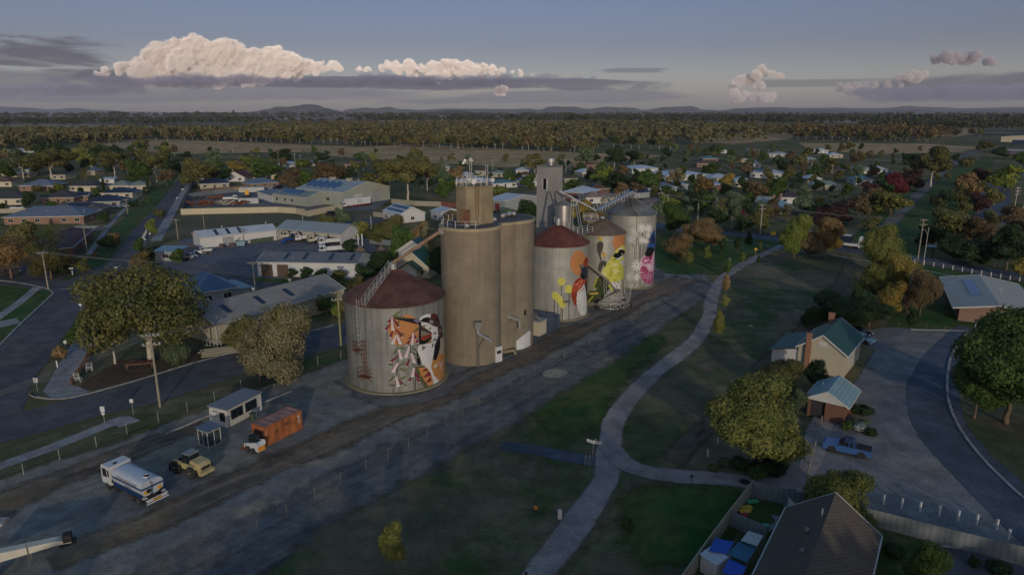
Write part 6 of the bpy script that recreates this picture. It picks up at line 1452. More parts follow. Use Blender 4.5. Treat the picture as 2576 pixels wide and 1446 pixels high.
for cx,yt,yb,w_,k,c,lb in[(1940,1140,1190,90,'shrub','dark','dark garden shrub under the broad yellow-green tree, right side'),(1862,1140,1180,60,'shrub','dark','dark garden shrub under the broad yellow-green tree, left side'),(1905,1170,1202,56,'shrub','green','low round green shrub nearest the path junction'),(1948,1156,1186,26,'shrub','white','white-flowered shrub nearest the driveway path'),(1930,1176,1196,18,'shrub','white','smaller white-flowered shrub beside the low round green one'),(1962,1128,1150,22,'shrub','white','white-flowered shrub just below the broad tree crown'),(1820,1145,1172,36,'shrub','sage','spiky sage shrub in the garden bed edge'),(1795,1162,1182,30,'shrub','olive','small olive shrub at the left end of the garden bed'),(2130,1052,1082,30,'shrub','green','green rosemary-like bush at the left of the walled flower bed'),(2160,1048,1072,52,'shrub','sage','grey-leaved shrub in the middle of the flower bed'),(2163,1060,1084,36,'shrub','white','rose bush covered with white flowers in the flower bed'),(2190,1072,1094,36,'shrub','dark','dark low shrub at the near end of the flower bed'),(2165,1012,1045,60,'shrub','dark','dark shrub at the far end of the flower bed'),(2450,1395,1425,34,'shrub','dark','small dark shrub by the driveway fence'),(2510,1408,1440,70,'shrub','dark','long dark shrub by the driveway fence near the right edge'),(2250,1360,1395,60,'shrub','dark','dark shrub hugging the fence behind the tiled house')]:
 T_(k,c,cx,yt,yb,w_,lb)
T_('round','dark',270,592,628,46,'dark round bush on the verge of the left street',name='shrub',lod=1)
T_('shrub','rust',288,577,612,34,'rusty bush behind the dark round bush on the left street verge')
T_('round','green',352,594,642,28,'neat lollipop street tree nearer the left crossing')
T_('round','lime',384,548,596,30,'lime street tree by the pale footpath on the left street')
T_('shrub','olive',402,520,548,34,'olive roadside bush beyond the lime street tree')
T_('round','rust',358,628,680,52,'rusty grass-like bush at the depot hut corner',name='shrub')
T_('shrub','dark',370,612,658,40,'dark bush beside the rusty one at the depot hut')
T_('shrub','dark',405,612,640,40,'dark hedge bush in front of the depot hut')
T_('round','green',448,622,664,40,'rounded green bush right in front of the depot hut')
T_('round','olive',208,645,688,42,'round olive bush at the corner of the left crossing',name='shrub')
T_('shrub','straw',240,632,650,20,'straw tussock by the footpath corner, left')
for i,(cx,yt,yb)in enumerate(((213,775,812),(203,795,832),(190,816,850),(178,835,866))):
 T_('shrub','green',cx,yt,yb,34-i*2,['topmost bush','second bush','third bush','lowest bush'][i]+' of the hedge row on the median beside the left road','hedge bushes along the left road median',name='shrub')
T_('shrub','straw',150,865,900,36,'dry bush at the lower end of the left road median',name='shrub')
T_('round','rust',30,575,700,150,'rust-brown spreading tree in the front yard at the left edge',lod=2)
T_('round','olive',130,600,702,110,'olive tree below the date palm in the left front yard',lod=2)
T_('round','olive',60,552,650,90,'grey-olive tree behind the rust-brown one at the left edge')
T_('round','mag',85,595,650,60,'pinkish flowering tree between the rust-brown tree and the palm')
T_('shrub','dark',152,655,690,50,'dark bush right of the olive tree at the left crossing')
T_('round','dark',262,530,560,34,'dark bush between the large blue-grey house and the street',name='shrub')
T_('round','dark',75,478,522,36,'dark garden tree by the moored boat in the left suburb')
T_('round','lime',150,457,486,24,'lime garden tree between the brick and cream houses')
T_('shrub','green',245,468,492,20,'green garden tree before the double garage')
for i,(cx,yt,yb,w_,c,lb)in enumerate([(737,672,700,26,'dark','clipped dark bush against the white workshop wall'),(772,668,702,34,'dark','taller dark bush against the white workshop wall'),(808,672,712,40,'dark','dark bush below the blue sign of the workshop'),(852,675,718,50,'olive','olive bush below the right end of the workshop'),(805,690,752,60,'sage','grey-green thicket across the side road from the workshop'),(850,700,762,60,'dark','dark thicket left of the nearest silo, by the road'),(895,690,755,56,'olive','olive tree touching the silo roof on its left'),(918,660,715,60,'dark','dark round tree right of the white workshop'),(955,625,690,70,'dark','dark leafy tree between the workshop and the green-roofed house'),(822,738,790,60,'green','green tree behind the tall street pole'),(848,760,800,32,'lime','yellow cordyline clump by the tall street pole'),(872,745,800,30,'olive','olive shrub squeezed beside the nearest silo'),(722,690,706,22,'olive','low olive bush at the workshop door')]):
 T_('round',c,cx,yt,yb,w_,lb,name='shrub' if yb-yt<45 else 'tree')
T_('cone','green',720,717,752,20,'small spiky cordyline by the side road')
for i,(cx,yt,yb,w_,k,c,lb)in enumerate([(822,535,578,52,'round','olive','olive tree at the left end of the tall hedge by the machinery shed'),(862,520,572,44,'round','sage','pale fern-like tree behind the machinery shed roof'),(900,552,600,70,'round','yg','yellow-green hedge tree left of the bare pole'),(950,555,612,70,'round','gum','gold-green gum by the machinery shed gable'),(985,535,612,80,'round','olive','olive tree in the hedge before the hall with solar rows'),(1020,560,640,80,'round','green','rounded green tree in front of the hall'),(1000,575,650,50,'cone','green','pointed dark green conifer near the green-roofed house'),(1062,555,640,70,'round','straw','straw-grey tree in front of the small white shed'),(1090,560,680,66,'round','grey','grey bare-twigged tree left of the concrete silo'),(1135,525,566,56,'round','brown','dark brown round tree hiding the small white shed'),(1098,615,700,50,'round','dark','dark tree in the gap between two silos'),(880,600,640,40,'round','dark','dark shrub by the spoil heaps')]):
 T_(k,c,cx,yt,yb,w_,lb)
for cx,yt,yb,w_,k,c,lb in[(1273,521,566,50,'round','sage','pale round bush right of the head house'),(1325,495,580,72,'round','dark','big dark tree left of the elevator tower'),(1256,462,488,46,'shrub','lime','lime hedge below the second mast pair'),(1282,424,465,38,'round','green','green conical garden tree behind the blue-green roof'),(1150,415,460,46,'round','rust','rust-orange tree at the paddock edge behind the masts'),(1112,395,458,34,'cone','sage','tall sage conifer behind the masts'),(1118,430,470,42,'gum','sage','pale gum below the tall sage conifer'),(1120,448,500,56,'round','green','fresh green round tree left of the head house'),(1027,378,508,150,'gum','olive','giant pale-limbed gum behind the big green shed'),(975,398,470,80,'gum','gum','golden-olive gum joined to the left of the giant gum'),(1075,405,480,70,'gum','olive','olive gum joined to the right of the giant gum'),(1045,372,420,50,'gum','gum','smaller gum peeking above the giant gum'),(960,440,492,50,'round','yg','yellow-green tree by the corner of the big green shed'),(1470,372,428,50,'gum','sage','lone gum with white limbs at the paddock edge right of the tower'),(1545,366,428,64,'gum','dark','dark gum clump behind the lime tree, centre right'),(1345,385,440,66,'gum','olive','round-headed gum just left of the elevator tower'),(1595,375,420,50,'gum','dark','dark gum beside the far palm, centre right'),(1517,411,470,66,'round','lime','lime-green broad tree right of the red roof'),(1548,428,486,74,'round','dark','dark dense tree below the lime-green one'),(1630,428,485,66,'round','green','rounded green tree in front of the school'),(1563,455,492,40,'round','straw','bare straw-coloured tree between two green ones'),(1600,455,494,48,'round','brown','brown thin tree beside the rusty shed'),(1440,448,480,56,'round','green','green hedge tree beside the elevator tower'),(1462,497,560,60,'round','gold','golden-topped tree behind the slim steel bin'),(1495,520,580,60,'round','rust','rusty tree behind the transfer platform'),(1680,465,500,46,'round','green','green tree in front of the grey-blue hip house')]:
 T_(k,c,cx,yt,yb,w_,lb)
for cx,yt,yb,w_,k,c,lb in[(1700,421,470,54,'gum','grey','white-limbed bare gum in front of the widest school wing'),(1768,438,495,50,'round','rust','rust-brown tree beside the flat brick office'),(1829,432,472,42,'round','gold','golden tree between two school wings'),(1900,448,508,66,'round','brown','reddish-brown tree before the right school wing'),(1950,440,508,60,'round','green','dark green tree right of the reddish-brown one'),(1850,478,540,70,'round','sage','sage tree with a gum behind, centre of the right suburb'),(1680,490,530,60,'round','lime','lime tree by the highway pole'),(1765,485,540,70,'round','green','green tree row behind the two bare poles'),(1840,490,575,56,'gum','sage','pale slender tree by the highway'),(1910,512,580,64,'round','olive','olive tree in front of the bright blue tin cottage'),(1800,520,575,60,'round','dark','dark trees behind the rust-coloured pair'),(1870,540,588,50,'round','dark','dark tree by the yellow roadside board'),(1862,526,548,24,'round','red','small dark red shrub behind the highway hedge'),(2020,486,540,60,'round','sage','weeping sage tree right of the blue tin cottage'),(2060,505,545,50,'round','green','green tree right of the weeping one'),(2100,505,560,90,'round','plum','wide dark purple tree beside the highway'),(2060,530,580,50,'round','plum','lower purple tree behind the rust-gold roadside tree'),(2160,480,545,60,'round','brown','brown tree between purple and yellow-green trees'),(2190,540,580,50,'round','olive','olive bush at the near end of the rail strip'),(2240,478,540,100,'round','yg','broad lime-yellow tree glowing beside the rail strip'),(2205,470,530,70,'round','rust','rust-tinted tree left of the broad lime-yellow one'),(2250,430,500,66,'round','red','vivid deep red tree beside the rail strip'),(2290,420,480,64,'round','plum','dark maroon tree behind the vivid red one'),(2225,445,500,56,'round','dark','dark tree left of the vivid red one'),(2190,455,500,60,'round','plum','plum tree at the side street corner'),(2340,365,470,100,'gum','olive','big leaning gum over the far end of the rail strip'),(2300,385,440,60,'gum','dark','dark gum left of the big leaning gum'),(2390,520,610,130,'round','olive','low broad olive tree in the middle of the rail strip'),(2345,560,625,90,'round','dark','dark thicket before the olive tree on the rail strip'),(2450,540,620,90,'round','brown','brown-green tree right of the low broad olive tree'),(2400,590,660,100,'round','dark','blue-green thicket beside the round dish on a post'),(2440,600,668,90,'round','dark','dark thicket right of the round dish on a post'),(2430,430,500,70,'round','rust','bronze tree right of the rail strip'),(2410,465,520,60,'round','olive','olive tree below the bronze one'),(2460,480,540,50,'round','plum','purple-brown tree by the blue road'),(2415,535,575,36,'round','rust','small golden tree on the rail strip lawn'),(2380,475,520,56,'round','dark','dark bush at the centre of the rail strip'),(2525,410,480,80,'round','lime','bright lime tree with a pale trunk by the blue road'),(2470,420,470,60,'round','plum','dark purple-brown tree left of the bright lime one'),(2490,465,530,54,'round','olive','olive-gold tree by the footpath of the blue road'),(2545,515,590,76,'gum','brown','brown twisted gum beside the transmission poles'),(2530,560,680,110,'spread','dark','large dark gum with a thick white trunk across the highway'),(2570,380,420,50,'round','green','green tree at the far right edge'),(2430,390,420,40,'shrub','olive','olive roadside thicket at the far end of the strip'),(2478,352,380,46,'round','olive','olive bush before the right-edge factory'),(2515,368,398,46,'round','dark','dark trees left of the purple-fascia factory'),(2570,640,705,60,'round','gold','orange-leaved tree at the right edge by the highway')]:
 T_(k,c,cx,yt,yb,w_,lb)
for cx,yt,yb,w_,k,c,lb in[(500,392,470,104,'round','olive','broad rounded tree at the head of the left street'),(352,397,465,70,'round','green','dense rounded green tree left of the far street'),(395,374,460,66,'gum','gum','tall pale gum beside the dense rounded tree'),(290,372,445,84,'gum','olive','tall olive gum in the middle of the left suburb'),(130,372,450,130,'gum','gum','widest golden gum with white limbs in the left suburb'),(60,372,450,90,'gum','sage','sage gum at the left edge of the suburb'),(215,368,425,64,'round','yg','yellow-green crowned tree in the left suburb'),(15,405,452,50,'round','green','green tree at the far left edge'),(420,425,470,44,'gum','brown','small brownish gum by the far street verge'),(420,375,440,36,'round','dark','dark narrow tree behind the small brownish gum'),(670,398,452,88,'round','green','big fresh green tree above the slate-roofed house'),(732,418,478,60,'round','brown','egg-shaped brown-green tree behind the big green shed'),(775,425,475,56,'round','green','green tree right of the egg-shaped one'),(830,402,475,100,'round','brown','wide bronze tree behind the big green shed'),(872,415,470,50,'round','dark','dark tree right of the wide bronze one'),(930,432,475,56,'gum','gum','sparse golden tree over the red-tiled house'),(600,402,440,60,'round','gold','yellow tree row beside the dark blue roofed house'),(640,388,430,70,'round','lime','lime tree row behind the dark blue roofed house'),(540,372,430,50,'gum','sage','slim gum rising over the paddock edge, left of centre'),(710,372,408,56,'round','dark','dark tree at the paddock edge near the poles'),(810,380,410,40,'round','dark','dark green tree standing at the paddock fence'),(905,382,404,34,'round','green','bright green tree alone at the paddock edge'),(760,395,420,50,'shrub','lime','lime hedge along the upper houses'),(550,425,462,60,'round','dark','dark tree behind the navy-roofed patio house'),(470,380,420,40,'gum','dark','dark gum at the top of the far street'),(445,395,440,34,'round','dark','dark tree shading the far end of the left street')]:
 T_(k,c,cx,yt,yb,w_,lb)
T_('column','dark',262,446,480,10,'narrow dark cypress in front of the navy-roofed house')
T_('column','dark',374,440,485,10,'narrow dark cypress at the street corner house')
def palm(cx,yt,yb,w_,label,lod=1):
 g=G(cx,yb);h=ZT((g.x,g.y),yt);wd=w_*mpp((g.x,g.y,h/2));t=thing('palm_tree',label,'palm tree',(g.x,g.y,0),RNG.uniform(0,6))
 tb=MB();th=h*.62
 for i in range(6):tb.tube((0,0,th*i/6),(0,0,th*(i+1)/6),.42-.02*i,9,.36-.02*i)
 tb.ball((0,0,th),.6,9,6);tb.build('trunk',BARK,t)
 fb=MB();R=wd/2;N=70 if lod else 40
 for i in range(N):
  a=i*2.39996;e=1.25-1.9*(i/N);L=R*RNG.uniform(.9,1.08);px=Vector((0,0,th+.3));dr=Vector((cos(a)*cos(e),sin(a)*cos(e),sin(e)))
  sdv=Vector((-sin(a),cos(a),0));K=7;pts=[px]
  for k in range(K):
   px=px+dr*(L/K);dr=(dr+Vector((0,0,-.20))).normalized();pts.append(px)
  for k in range(1,K+1):
   w2=.5*sin(pi*(k/(K+1.0)))+.12;A,B=pts[k-1],pts[k];f_=(B-A)
   for s_ in(-1,1):
    for q in(0,.5):
     o0=A.lerp(B,q);fb.add([o0,o0+f_*.22,o0+f_*.7+sdv*s_*w2+Vector((0,0,-.12))],[(0,1,2)])
  fb.path(pts,.035,3)
 fb.build('frond',LEAF['palm'],t)
 TREES.append((t,'palm','palm',cx,(yt+yb)/2,1,1,False));return t
palm(136,548,660,84,'large date palm with drooping fronds above the maroon-tiled house')
palm(218,418,462,42,'date palm among houses in the middle of the left suburb',1)
palm(-8,540,610,60,'date palm cut off by the left edge',1)
palm(1612,374,425,24,'shaggy palm between gums beyond the school',0)
palm(1666,480,520,26,'low palm under the trees by the highway',0)
palm(862,522,566,30,'feathery palm at the end of the machinery shed hedge',0)
# ---- scattered garden and roadside trees that fill the suburbs; labels come from what stands beside them
def inside(p):
 for c,ux,a,b_ in FOOT:
  d=p-c;x=d.dot(ux);y=d.dot(Vector((-ux.y,ux.x,0)))
  if abs(x)<a and abs(y)<b_:return True
 return False
def near_tree(x,y,r):
 for e in TREES:
  if hypot(e[3]-x,(e[4]-y)*1.7)<r:return True
 return False
KEEP=[((448,450),(262,690),26),((262,690),(60,760),60),((470,390),(448,450),12),((2500,395),(2260,540),16),((2500,560),(2545,430),22)]
def on_road(x,y):
 for(x0,y0),(x1,y1),w_ in KEEP:
  t=max(0,min(1,((x-x0)*(x1-x0)+(y-y0)*(y1-y0))/((x1-x0)**2+(y1-y0)**2)))
  if hypot(x-x0-(x1-x0)*t,y-y0-(y1-y0)*t)<w_*.6:return True
 return False
SR=random.Random(77)
def scatter(x0,y0,x1,y1,n,pal,hs,sep,grp,far=False):
 k=tries=0
 while k<n and tries<n*60:
  tries+=1;u,v=SR.random(),SR.random()
  x=x0[0]+(x1[0]-x0[0])*u if isinstance(x0,tuple)else x0+(x1-x0)*u
  y=y0+(y1-y0)*v
  g=G(x,y)
  if inside(g)or on_road(x,y):continue
  h=SR.uniform(*hs);s_=1772/g.y;s_=min(s_,12);hp=h*s_
  if near_tree(x,y-hp/2,sep*(6+.4*hp)/8):continue
  kd,c=SR.choice(pal);wd=h*SR.uniform(.7,1.1)*(1.25 if kd=='shrub' else.3 if kd=='column' else 1)
  put(kd,c,g.x,g.y,wd,h,None,grp,rot=SR.uniform(0,6.28));k+=1
 return k
SUBL=[('round','green'),('round','dark'),('gum','olive'),('gum','gum'),('round','olive'),('gum','sage'),('round','yg'),('round','dark'),('gum','brown')]
SUBR=[('round','green'),('round','dark'),('round','olive'),('round','dark'),('gum','sage'),('round','olive'),('round','brown'),('round','green'),('round','sage'),('round','dark')]
g1='trees filling the left suburb';g2='trees filling the right suburb';g3='trees behind the silos'
scatter(-40,378,440,442,52,SUBL,(7,15),7,g1)
scatter(-30,442,420,530,16,[('shrub','green'),('round','dark'),('shrub','olive'),('round','green')],(2,5),8,g1)
scatter(480,384,950,462,40,SUBL+[('shrub','lime')],(4,11),7,g1)
scatter(950,408,1350,480,26,SUBL,(4,10),8,g3)
scatter(1400,398,1680,500,34,SUBR,(4,11),7,g3)
scatter(1660,378,2330,470,80,SUBR,(5,12),6.5,g2)
scatter(1640,470,2130,555,34,SUBR,(4,9),9,g2)
scatter(2330,395,2500,560,12,[('round','olive'),('round','rust'),('round','dark'),('shrub','olive')],(4,9),8,g2)
scatter(2480,560,2620,690,8,[('round','dark'),('gum','brown'),('round','olive')],(6,11),14,g2)
FARP=[('gum','olive'),('gum','gum'),('round','olive'),('gum','dark'),('gum','brown')]
n0=len(TREES)
for(xa,ya,xb,yb_,n)in((200,350,700,358,24),(700,360,1500,384,40),(1500,372,1700,378,8),(2000,352,2340,358,16),(2180,336,2480,345,10),(1780,333,2000,334,10)):
 for i in range(n):
  t=(i+SR.uniform(.2,.8))/n;x,y=xa+(xb-xa)*t,ya+(yb_-ya)*t+SR.uniform(-1.5,.5);g=G(x,y);kd,c=SR.choice(FARP);h=SR.uniform(11,17)
  put(kd,c,g.x,g.y,h*SR.uniform(.75,1.05),h,None,'front trees of the far plantation',lod=0)
  # ---- woods far off: one mass each
def woods(label,poly,n,hs,colr,seed,leafs=46,size=1.9,trunk=True,world=False):
 P=[Vector((*p,0))for p in poly]if world else[G(*p)for p in poly];xs=[p.x for p in P];ys=[p.y for p in P];g=np.random.default_rng(seed)
 t=thing('woodland',label,'woodland');t['kind']='stuff'
 pts=[]
 def inp(x,y):
  c=False;j=len(P)-1
  for i in range(len(P)):
   if(P[i].y>y)!=(P[j].y>y)and x<(P[j].x-P[i].x)*(y-P[i].y)/(P[j].y-P[i].y)+P[i].x:c=not c
   j=i
  return c
 while len(pts)<n:
  x,y=g.uniform(min(xs),max(xs)),g.uniform(min(ys),max(ys))
  if inp(x,y)and noise.noise(Vector((x*.006,y*.004,seed)))+g.uniform(-.25,.25)>-.12:pts.append((x,y))
 V=[];TV,TF=[],[]
 for x,y in pts:
  h=g.uniform(*hs)*(1+.35*noise.noise(Vector((x*.02,y*.02,3))));k=leafs;d=g.normal(size=(k,3));d/=np.linalg.norm(d,axis=1)[:,None];d[:,2]=np.abs(d[:,2])*np.where(g.random(k)<.8,1,-1)
  lob_=g.integers(0,3,k);off=np.array([[0,0,0],[.22,.1,-.1],[-.2,-.12,-.05]])[lob_]*h
  rr=np.array([.32,.32,.34])*h;c=np.array([x,y,h*.62]);p=c+off+d*rr*g.uniform(.75,1.05,k)[:,None]
  nr=d*.8+g.normal(size=(k,3))*.5;nr/=np.linalg.norm(nr,axis=1)[:,None];a=np.cross(nr,g.normal(size=(k,3)));a/=np.linalg.norm(a,axis=1)[:,None];b_=np.cross(nr,a)
  s=size*h/14*g.uniform(.7,1.4,k)[:,None]
  V.append(np.stack([p-a*s,p+b_*s*.8,p+a*s,p-b_*s*.8],1).reshape(-1,3))
  if trunk and g.random()<.35:
   r=.18*h/14;z=h*.5;b0=len(TV)
   TV+=[(x-r,y,0),(x+r,y,0),(x,y+r*1.6,0),(x-r*.6,y,z),(x+r*.6,y,z),(x,y+r,z)];TF+=[(b0,b0+1,b0+4,b0+3),(b0+1,b0+2,b0+5,b0+4),(b0+2,b0,b0+3,b0+5)]
 V=np.concatenate(V);me=bpy.data.meshes.new('woodland_crowns');nf=len(V)//4
 me.vertices.add(len(V));me.vertices.foreach_set('co',V.astype(np.float32).ravel());me.loops.add(nf*4);me.loops.foreach_set('vertex_index',np.arange(nf*4,dtype=np.int32))
 me.polygons.add(nf);me.polygons.foreach_set('loop_start',np.arange(0,nf*4,4,dtype=np.int32));me.update(calc_edges=True);me.materials.append(WOOD[colr])
 o=bpy.data.objects.new('crown',me);col.objects.link(o);o.parent=t;o['kind']='stuff'
 if trunk:
  mb=MB();mb.v=TV;mb.f=TF;mb.m=[0]*len(TF);q=mb.build('trunk',BARKP,t);q['kind']='stuff'
def woodmat(key,a,b_):
 m,nt,b=newmat(key);v=coords(nt);n=ramp_(nt,noise_(nt,v,.06,5,.7),.35,.65)
 c=mixc(nt,n,a,b_);c=mixc(nt,1.0,c,ramp_(nt,noise_(nt,v,.8,3,.8),.3,.7,.55,1.4),'MULTIPLY');lk(nt,c,b.inputs['Base Color']);b.inputs['Roughness'].default_value=.8;b.inputs['Specular IOR Level'].default_value=.1
 return m
WOOD=dict(olive=woodmat('wood_olive',S(84,86,58),S(108,102,72)),dark=woodmat('wood_dark',S(56,62,46),S(72,76,52)),brown=woodmat('wood_brown',S(88,80,54),S(104,90,62)))
woods('broad plantation of olive gums behind the paddocks, left half',[(200,350),(700,358),(960,368),(960,322),(800,318),(640,322),(620,334),(400,337),(200,338)],950,(13,19),'olive',1)
woods('plantation of pale-trunked gums filling the middle distance',[(960,368),(1280,378),(1500,384),(1700,372),(1980,352),(2010,338),(1700,318),(1300,314),(960,318)],1300,(13,20),'olive',2)
woods('gum wood behind the right-hand paddock',[(1990,350),(2340,356),(2400,340),(2230,328),(2000,326)],320,(13,19),'brown',3)
woods('strip of dark trees behind the far right paddock',[(2180,328),(2576,330),(2700,345),(2700,318),(2400,312),(2150,318)],380,(14,22),'dark',4)
woods('line of lime-lit trees behind the brown paddock, right of centre',[(1700,330),(2010,332),(2100,326),(1900,320),(1700,322)],260,(12,17),'olive',5)
woods('dark scattered farm trees across the far left plain',[(-60,322),(300,318),(620,312),(900,310),(640,300),(300,303),(-60,308)],420,(14,24),'dark',6,34,2.4,False)
woods('gums at the left edge behind the suburb',[(-80,385),(120,378),(330,360),(200,338),(-80,336)],330,(12,18),'olive',7)
woods('dark blue forest band across the plain below the ranges',[(880,308),(1400,310),(2000,316),(2700,318),(2700,300),(2000,297),(1400,299),(900,303)],1500,(18,34),'dark',8,26,3.0,False)
woods('scattered dark trees near the horizon',[(-60,303),(900,300),(1700,297),(2600,298),(2600,291),(1300,290),(-60,292)],900,(25,45),'dark',9,20,3.2,False)
woods('gums behind the viewpoint that keep the near grass in shade',[(-45,-62),(150,-62),(150,-20),(60,-34),(-45,-40)],46,(17,24),'olive',10,260,1.1,True,True)
# ---- labels from neighbours
def pick_label():
 from collections import defaultdict
 gb=defaultdict(list)
 for e in TREES:
  if not e[7]:continue
  t,kind,c,x,y,wd,ht,_=e
  L=min(LAND,key=lambda l:hypot(l[1]-x,(l[2]-y)*2.2));dx,dy=x-L[1],y-L[2];far=hypot(dx,dy*2.2)
  size='tall' if ht>12 else 'small' if ht<6 else 'medium-sized'
  kn={'gum':'gum','shrub':'bush','round':'round-crowned tree','column':'cypress','sapling':'sapling','cone':'conifer'}[kind]
  if 'plantation' in t['group']:
   z=['far left','left','centre left','centre','centre right','right','far right','extreme right'][max(0,min(7,int(x/330)))]
   base=f"{ADJ[c]} {kn} on the front edge of the plantation, {z}"
  else:
   rel='behind' if dy<-8 and abs(dx)<25 else 'in front of' if dy>8 and abs(dx)<25 else 'left of' if dx<0 else 'right of'
   base=f"{size} {ADJ[c]} {kn} {rel} {L[0]}"
  gb[base].append(e)
 ORD=['leftmost','second from left','third from left','fourth from left','fifth from left','sixth from left','seventh from left','eighth from left','ninth from left','tenth from left']
 for b_,es in gb.items():
  es.sort(key=lambda e:e[3])
  for i,e in enumerate(es):e[0]['label']=b_ if len(es)==1 else f"{b_}, {ORD[i] if i < len(es) - 1 or i == 1 and len(es) < 2 else 'rightmost'}"
pick_label()
# ---- poles, wires, signs
WOODP=mat('pole_wood',S(142,134,118),.9,0,.15,2);CONP=mat('pole_concrete',S(164,160,148),.85,0,.1,2)
POLES={}
def pole(x,yb,yt,label,arms=1,lamp=False,m_=None,r=.16,key=None,arm_az=0.0,group='power poles across the town',name='power_pole'):
 g=G(x,yb);h=max(4,ZT((g.x,g.y),yt));t=thing(name,label,'pole',(g.x,g.y,0),arm_az,group)
 b=MB();b.tube((0,0,0),(0,0,h),r*1.15,8,r*.8);b.build('pole',m_ or WOODP,t)
 for k in range(arms):
  z=h-.35-k*1.3;a=MB();a.box((0,-.2,z),(2.3,.12,.14));a.tube((-.8,-.2,z),(0,-.1,z-.7),.03,4);a.tube((.8,-.2,z),(0,-.1,z-.7),.03,4);a.build('crossarm',m_ or WOODP,t)
  if key in('A','B','C'):
   for u in(-1.05,-.4,.4,1.05):MB().lathe([(.05,z+.07),(.12,z+.14),(.05,z+.32)],6,c=(u,-.2,0)).build('insulator',TRIM,t)
 if lamp:
  q=MB();q.path([(0,0,h*.8),(-.9,-.2,h*.93),(-1.6,-.3,h*.95)],.05,5);q.box((-1.8,-.32,h*.95),(.55,.22,.1));q.build('street_lamp',M_steel,t)
 POLES[key or label]=(t,h);return t
pole(403,1023,838,'tall timber power pole with two crossarms in front of the big white gum trunk',2,arm_az=.35,key='A')
pole(858,869,731,'timber power pole with lit insulators just left of the nearest silo',2,m_=mat('greenish_pole',S(150,144,104),.9,0,.1,2),arm_az=.35,key='B')
pole(122,728,633,'timber pole with pale collar on the corner of the left crossing',1,key='C',arm_az=.3)
pole(99,690,627,'bare timber pole beside the one with the pale collar',0)
pole(220,636,561,'tall pole beside the maroon-tiled house',1,key='D')
pole(448,601,550,'crossarm pole at the near end of the pale footpath',1,key='E')
pole(643,738,657,'slim pole before the workshop with brown doors',1,r=.12,key='F')
pole(516,590,540,'thin aerial pole with two white boxes on the vacant lot',0,r=.07,m_=M_steel)
pole(762,556,523,'crossarm pole beside the beige wall at the vacant lot',1,key='G')
pole(936,612,544,'tall bare pale pole at the hedge behind the machinery shed',0,m_=CONP)
pole(322,541,500,'double-crossarm pole beside the left street, farther than the palm house',1)
pole(1912,588,513,'highway pole with two crossarms near the yellow board',2,m_=CONP,key='H')
pole(1800,556,497,'right one of two bare concrete poles behind the rust-coloured trees',0,m_=CONP)
pole(1754,566,510,'left one of two bare concrete poles behind the rust-coloured trees',0,m_=CONP)
pole(1678,548,488,'lamp pole right of the timber cottage',1,True,CONP,key='I')
pole(2280,786,681,'bare leaning timber pole in front of the brown thinning tree',0)
pole(2308,657,550,'double-crossarm pole by the white post fence on the highway',2,key='J')
pole(2322,668,572,'curved-arm lamp pole by the white post fence on the highway',0,True,M_steel,r=.1,name='street_lamp',group='street lamps')
pole(2568,560,440,'tallest transmission pole at the right edge',3,m_=CONP)
pole(2548,545,470,'shorter transmission pole left of the tallest one',3,m_=CONP)
pole(1423,434,401,'far pole between tower and red paddock roof',1,m_=CONP)
for i,(x,yb,yt)in enumerate(((701,412,382),(756,402,389),(796,412,394),(838,414,398),(744,432,386),(922,424,407),(1870,426,398),(2040,434,402),(2092,447,415),(1908,390,376),(1932,392,377),(2113,488,467),(2232,467,450),(2152,467,444),(586,384,370),(648,384,374),(1282,470,448),(1240,430,406))):
 lm=min(LAND,key=lambda l:hypot(l[1]-x,(l[2]-yb)*2));nth=('slender far pole','thin distant pole','small far-off pole')[i%3]
 pole(x,yb,yt,f'{nth} {"left of" if x < lm[1] else "right of"} {lm[0]}, {"first" if i % 2 else "second"} {["near the trees","by the road","against the paddock"][i // 6]}',1,r=.14,m_=CONP)
def wires(a,b_,label,zs=((-1.05,-.05),(-.4,-.05),(.4,-.05),(1.05,-.05)),sag=1.2,end=None):
 ta,ha_=POLES[a];pa=Vector(ta.location)
 if end is None:tb_,hb_=POLES[b_];pb_=Vector(tb_.location);hb=hb_;rb=tb_.rotation_euler.z
 else:pb_=end;hb=end.z;pb_=Vector((end.x,end.y,0));rb=ta.rotation_euler.z
 t=thing('overhead_wires',label,'wires',(pa.x,pa.y,0),0,'overhead wires');mb=MB();ra=ta.rotation_euler.z
 for u,dz in zs:
  A=Vector((u*cos(ra),u*sin(ra),ha_+dz));B=pb_-pa+Vector((u*cos(rb),u*sin(rb),hb+dz));pts=[]
  for k in range(13):s_=k/12;p=A.lerp(B,s_);p.z-=sag*4*s_*(1-s_);pts.append(p)
  mb.path(pts,.032,3)
 mb.build('wire',M_steeld,t)
wires('A','B','four wires from the white-gum pole to the silo-side pole')
wires('A',None,'wires running from the white-gum pole off the left edge',end=G(-500,1420)+Vector((0,0,11)))
wires('C','F','wires crossing the big gum from the corner pole to the workshop pole')
wires('C',None,'wires running from the corner pole off the left edge',end=G(-260,900)+Vector((0,0,10)))
wires('B','F','thin wires from the silo-side pole back to the workshop pole',((-.4,-.05),(.4,-.05)))
wires('H','J','wires along the highway behind the roadside tree pair')
wires('I','H','wires along the highway behind the rust-coloured trees')
wires('D','C','wires from the palm house pole to the corner pole',((-.4,-.05),(.4,-.05)))
SW=mat('sign_white',S(196,196,192),.6,0,.04,1);SY=mat('sign_yellow',S(210,160,40),.6,0,.05,1);SG=mat('sign_green',S(46,110,74),.6,0,.05,1);SR_=mat('sign_red',S(160,50,44),.6,0,.05,1)
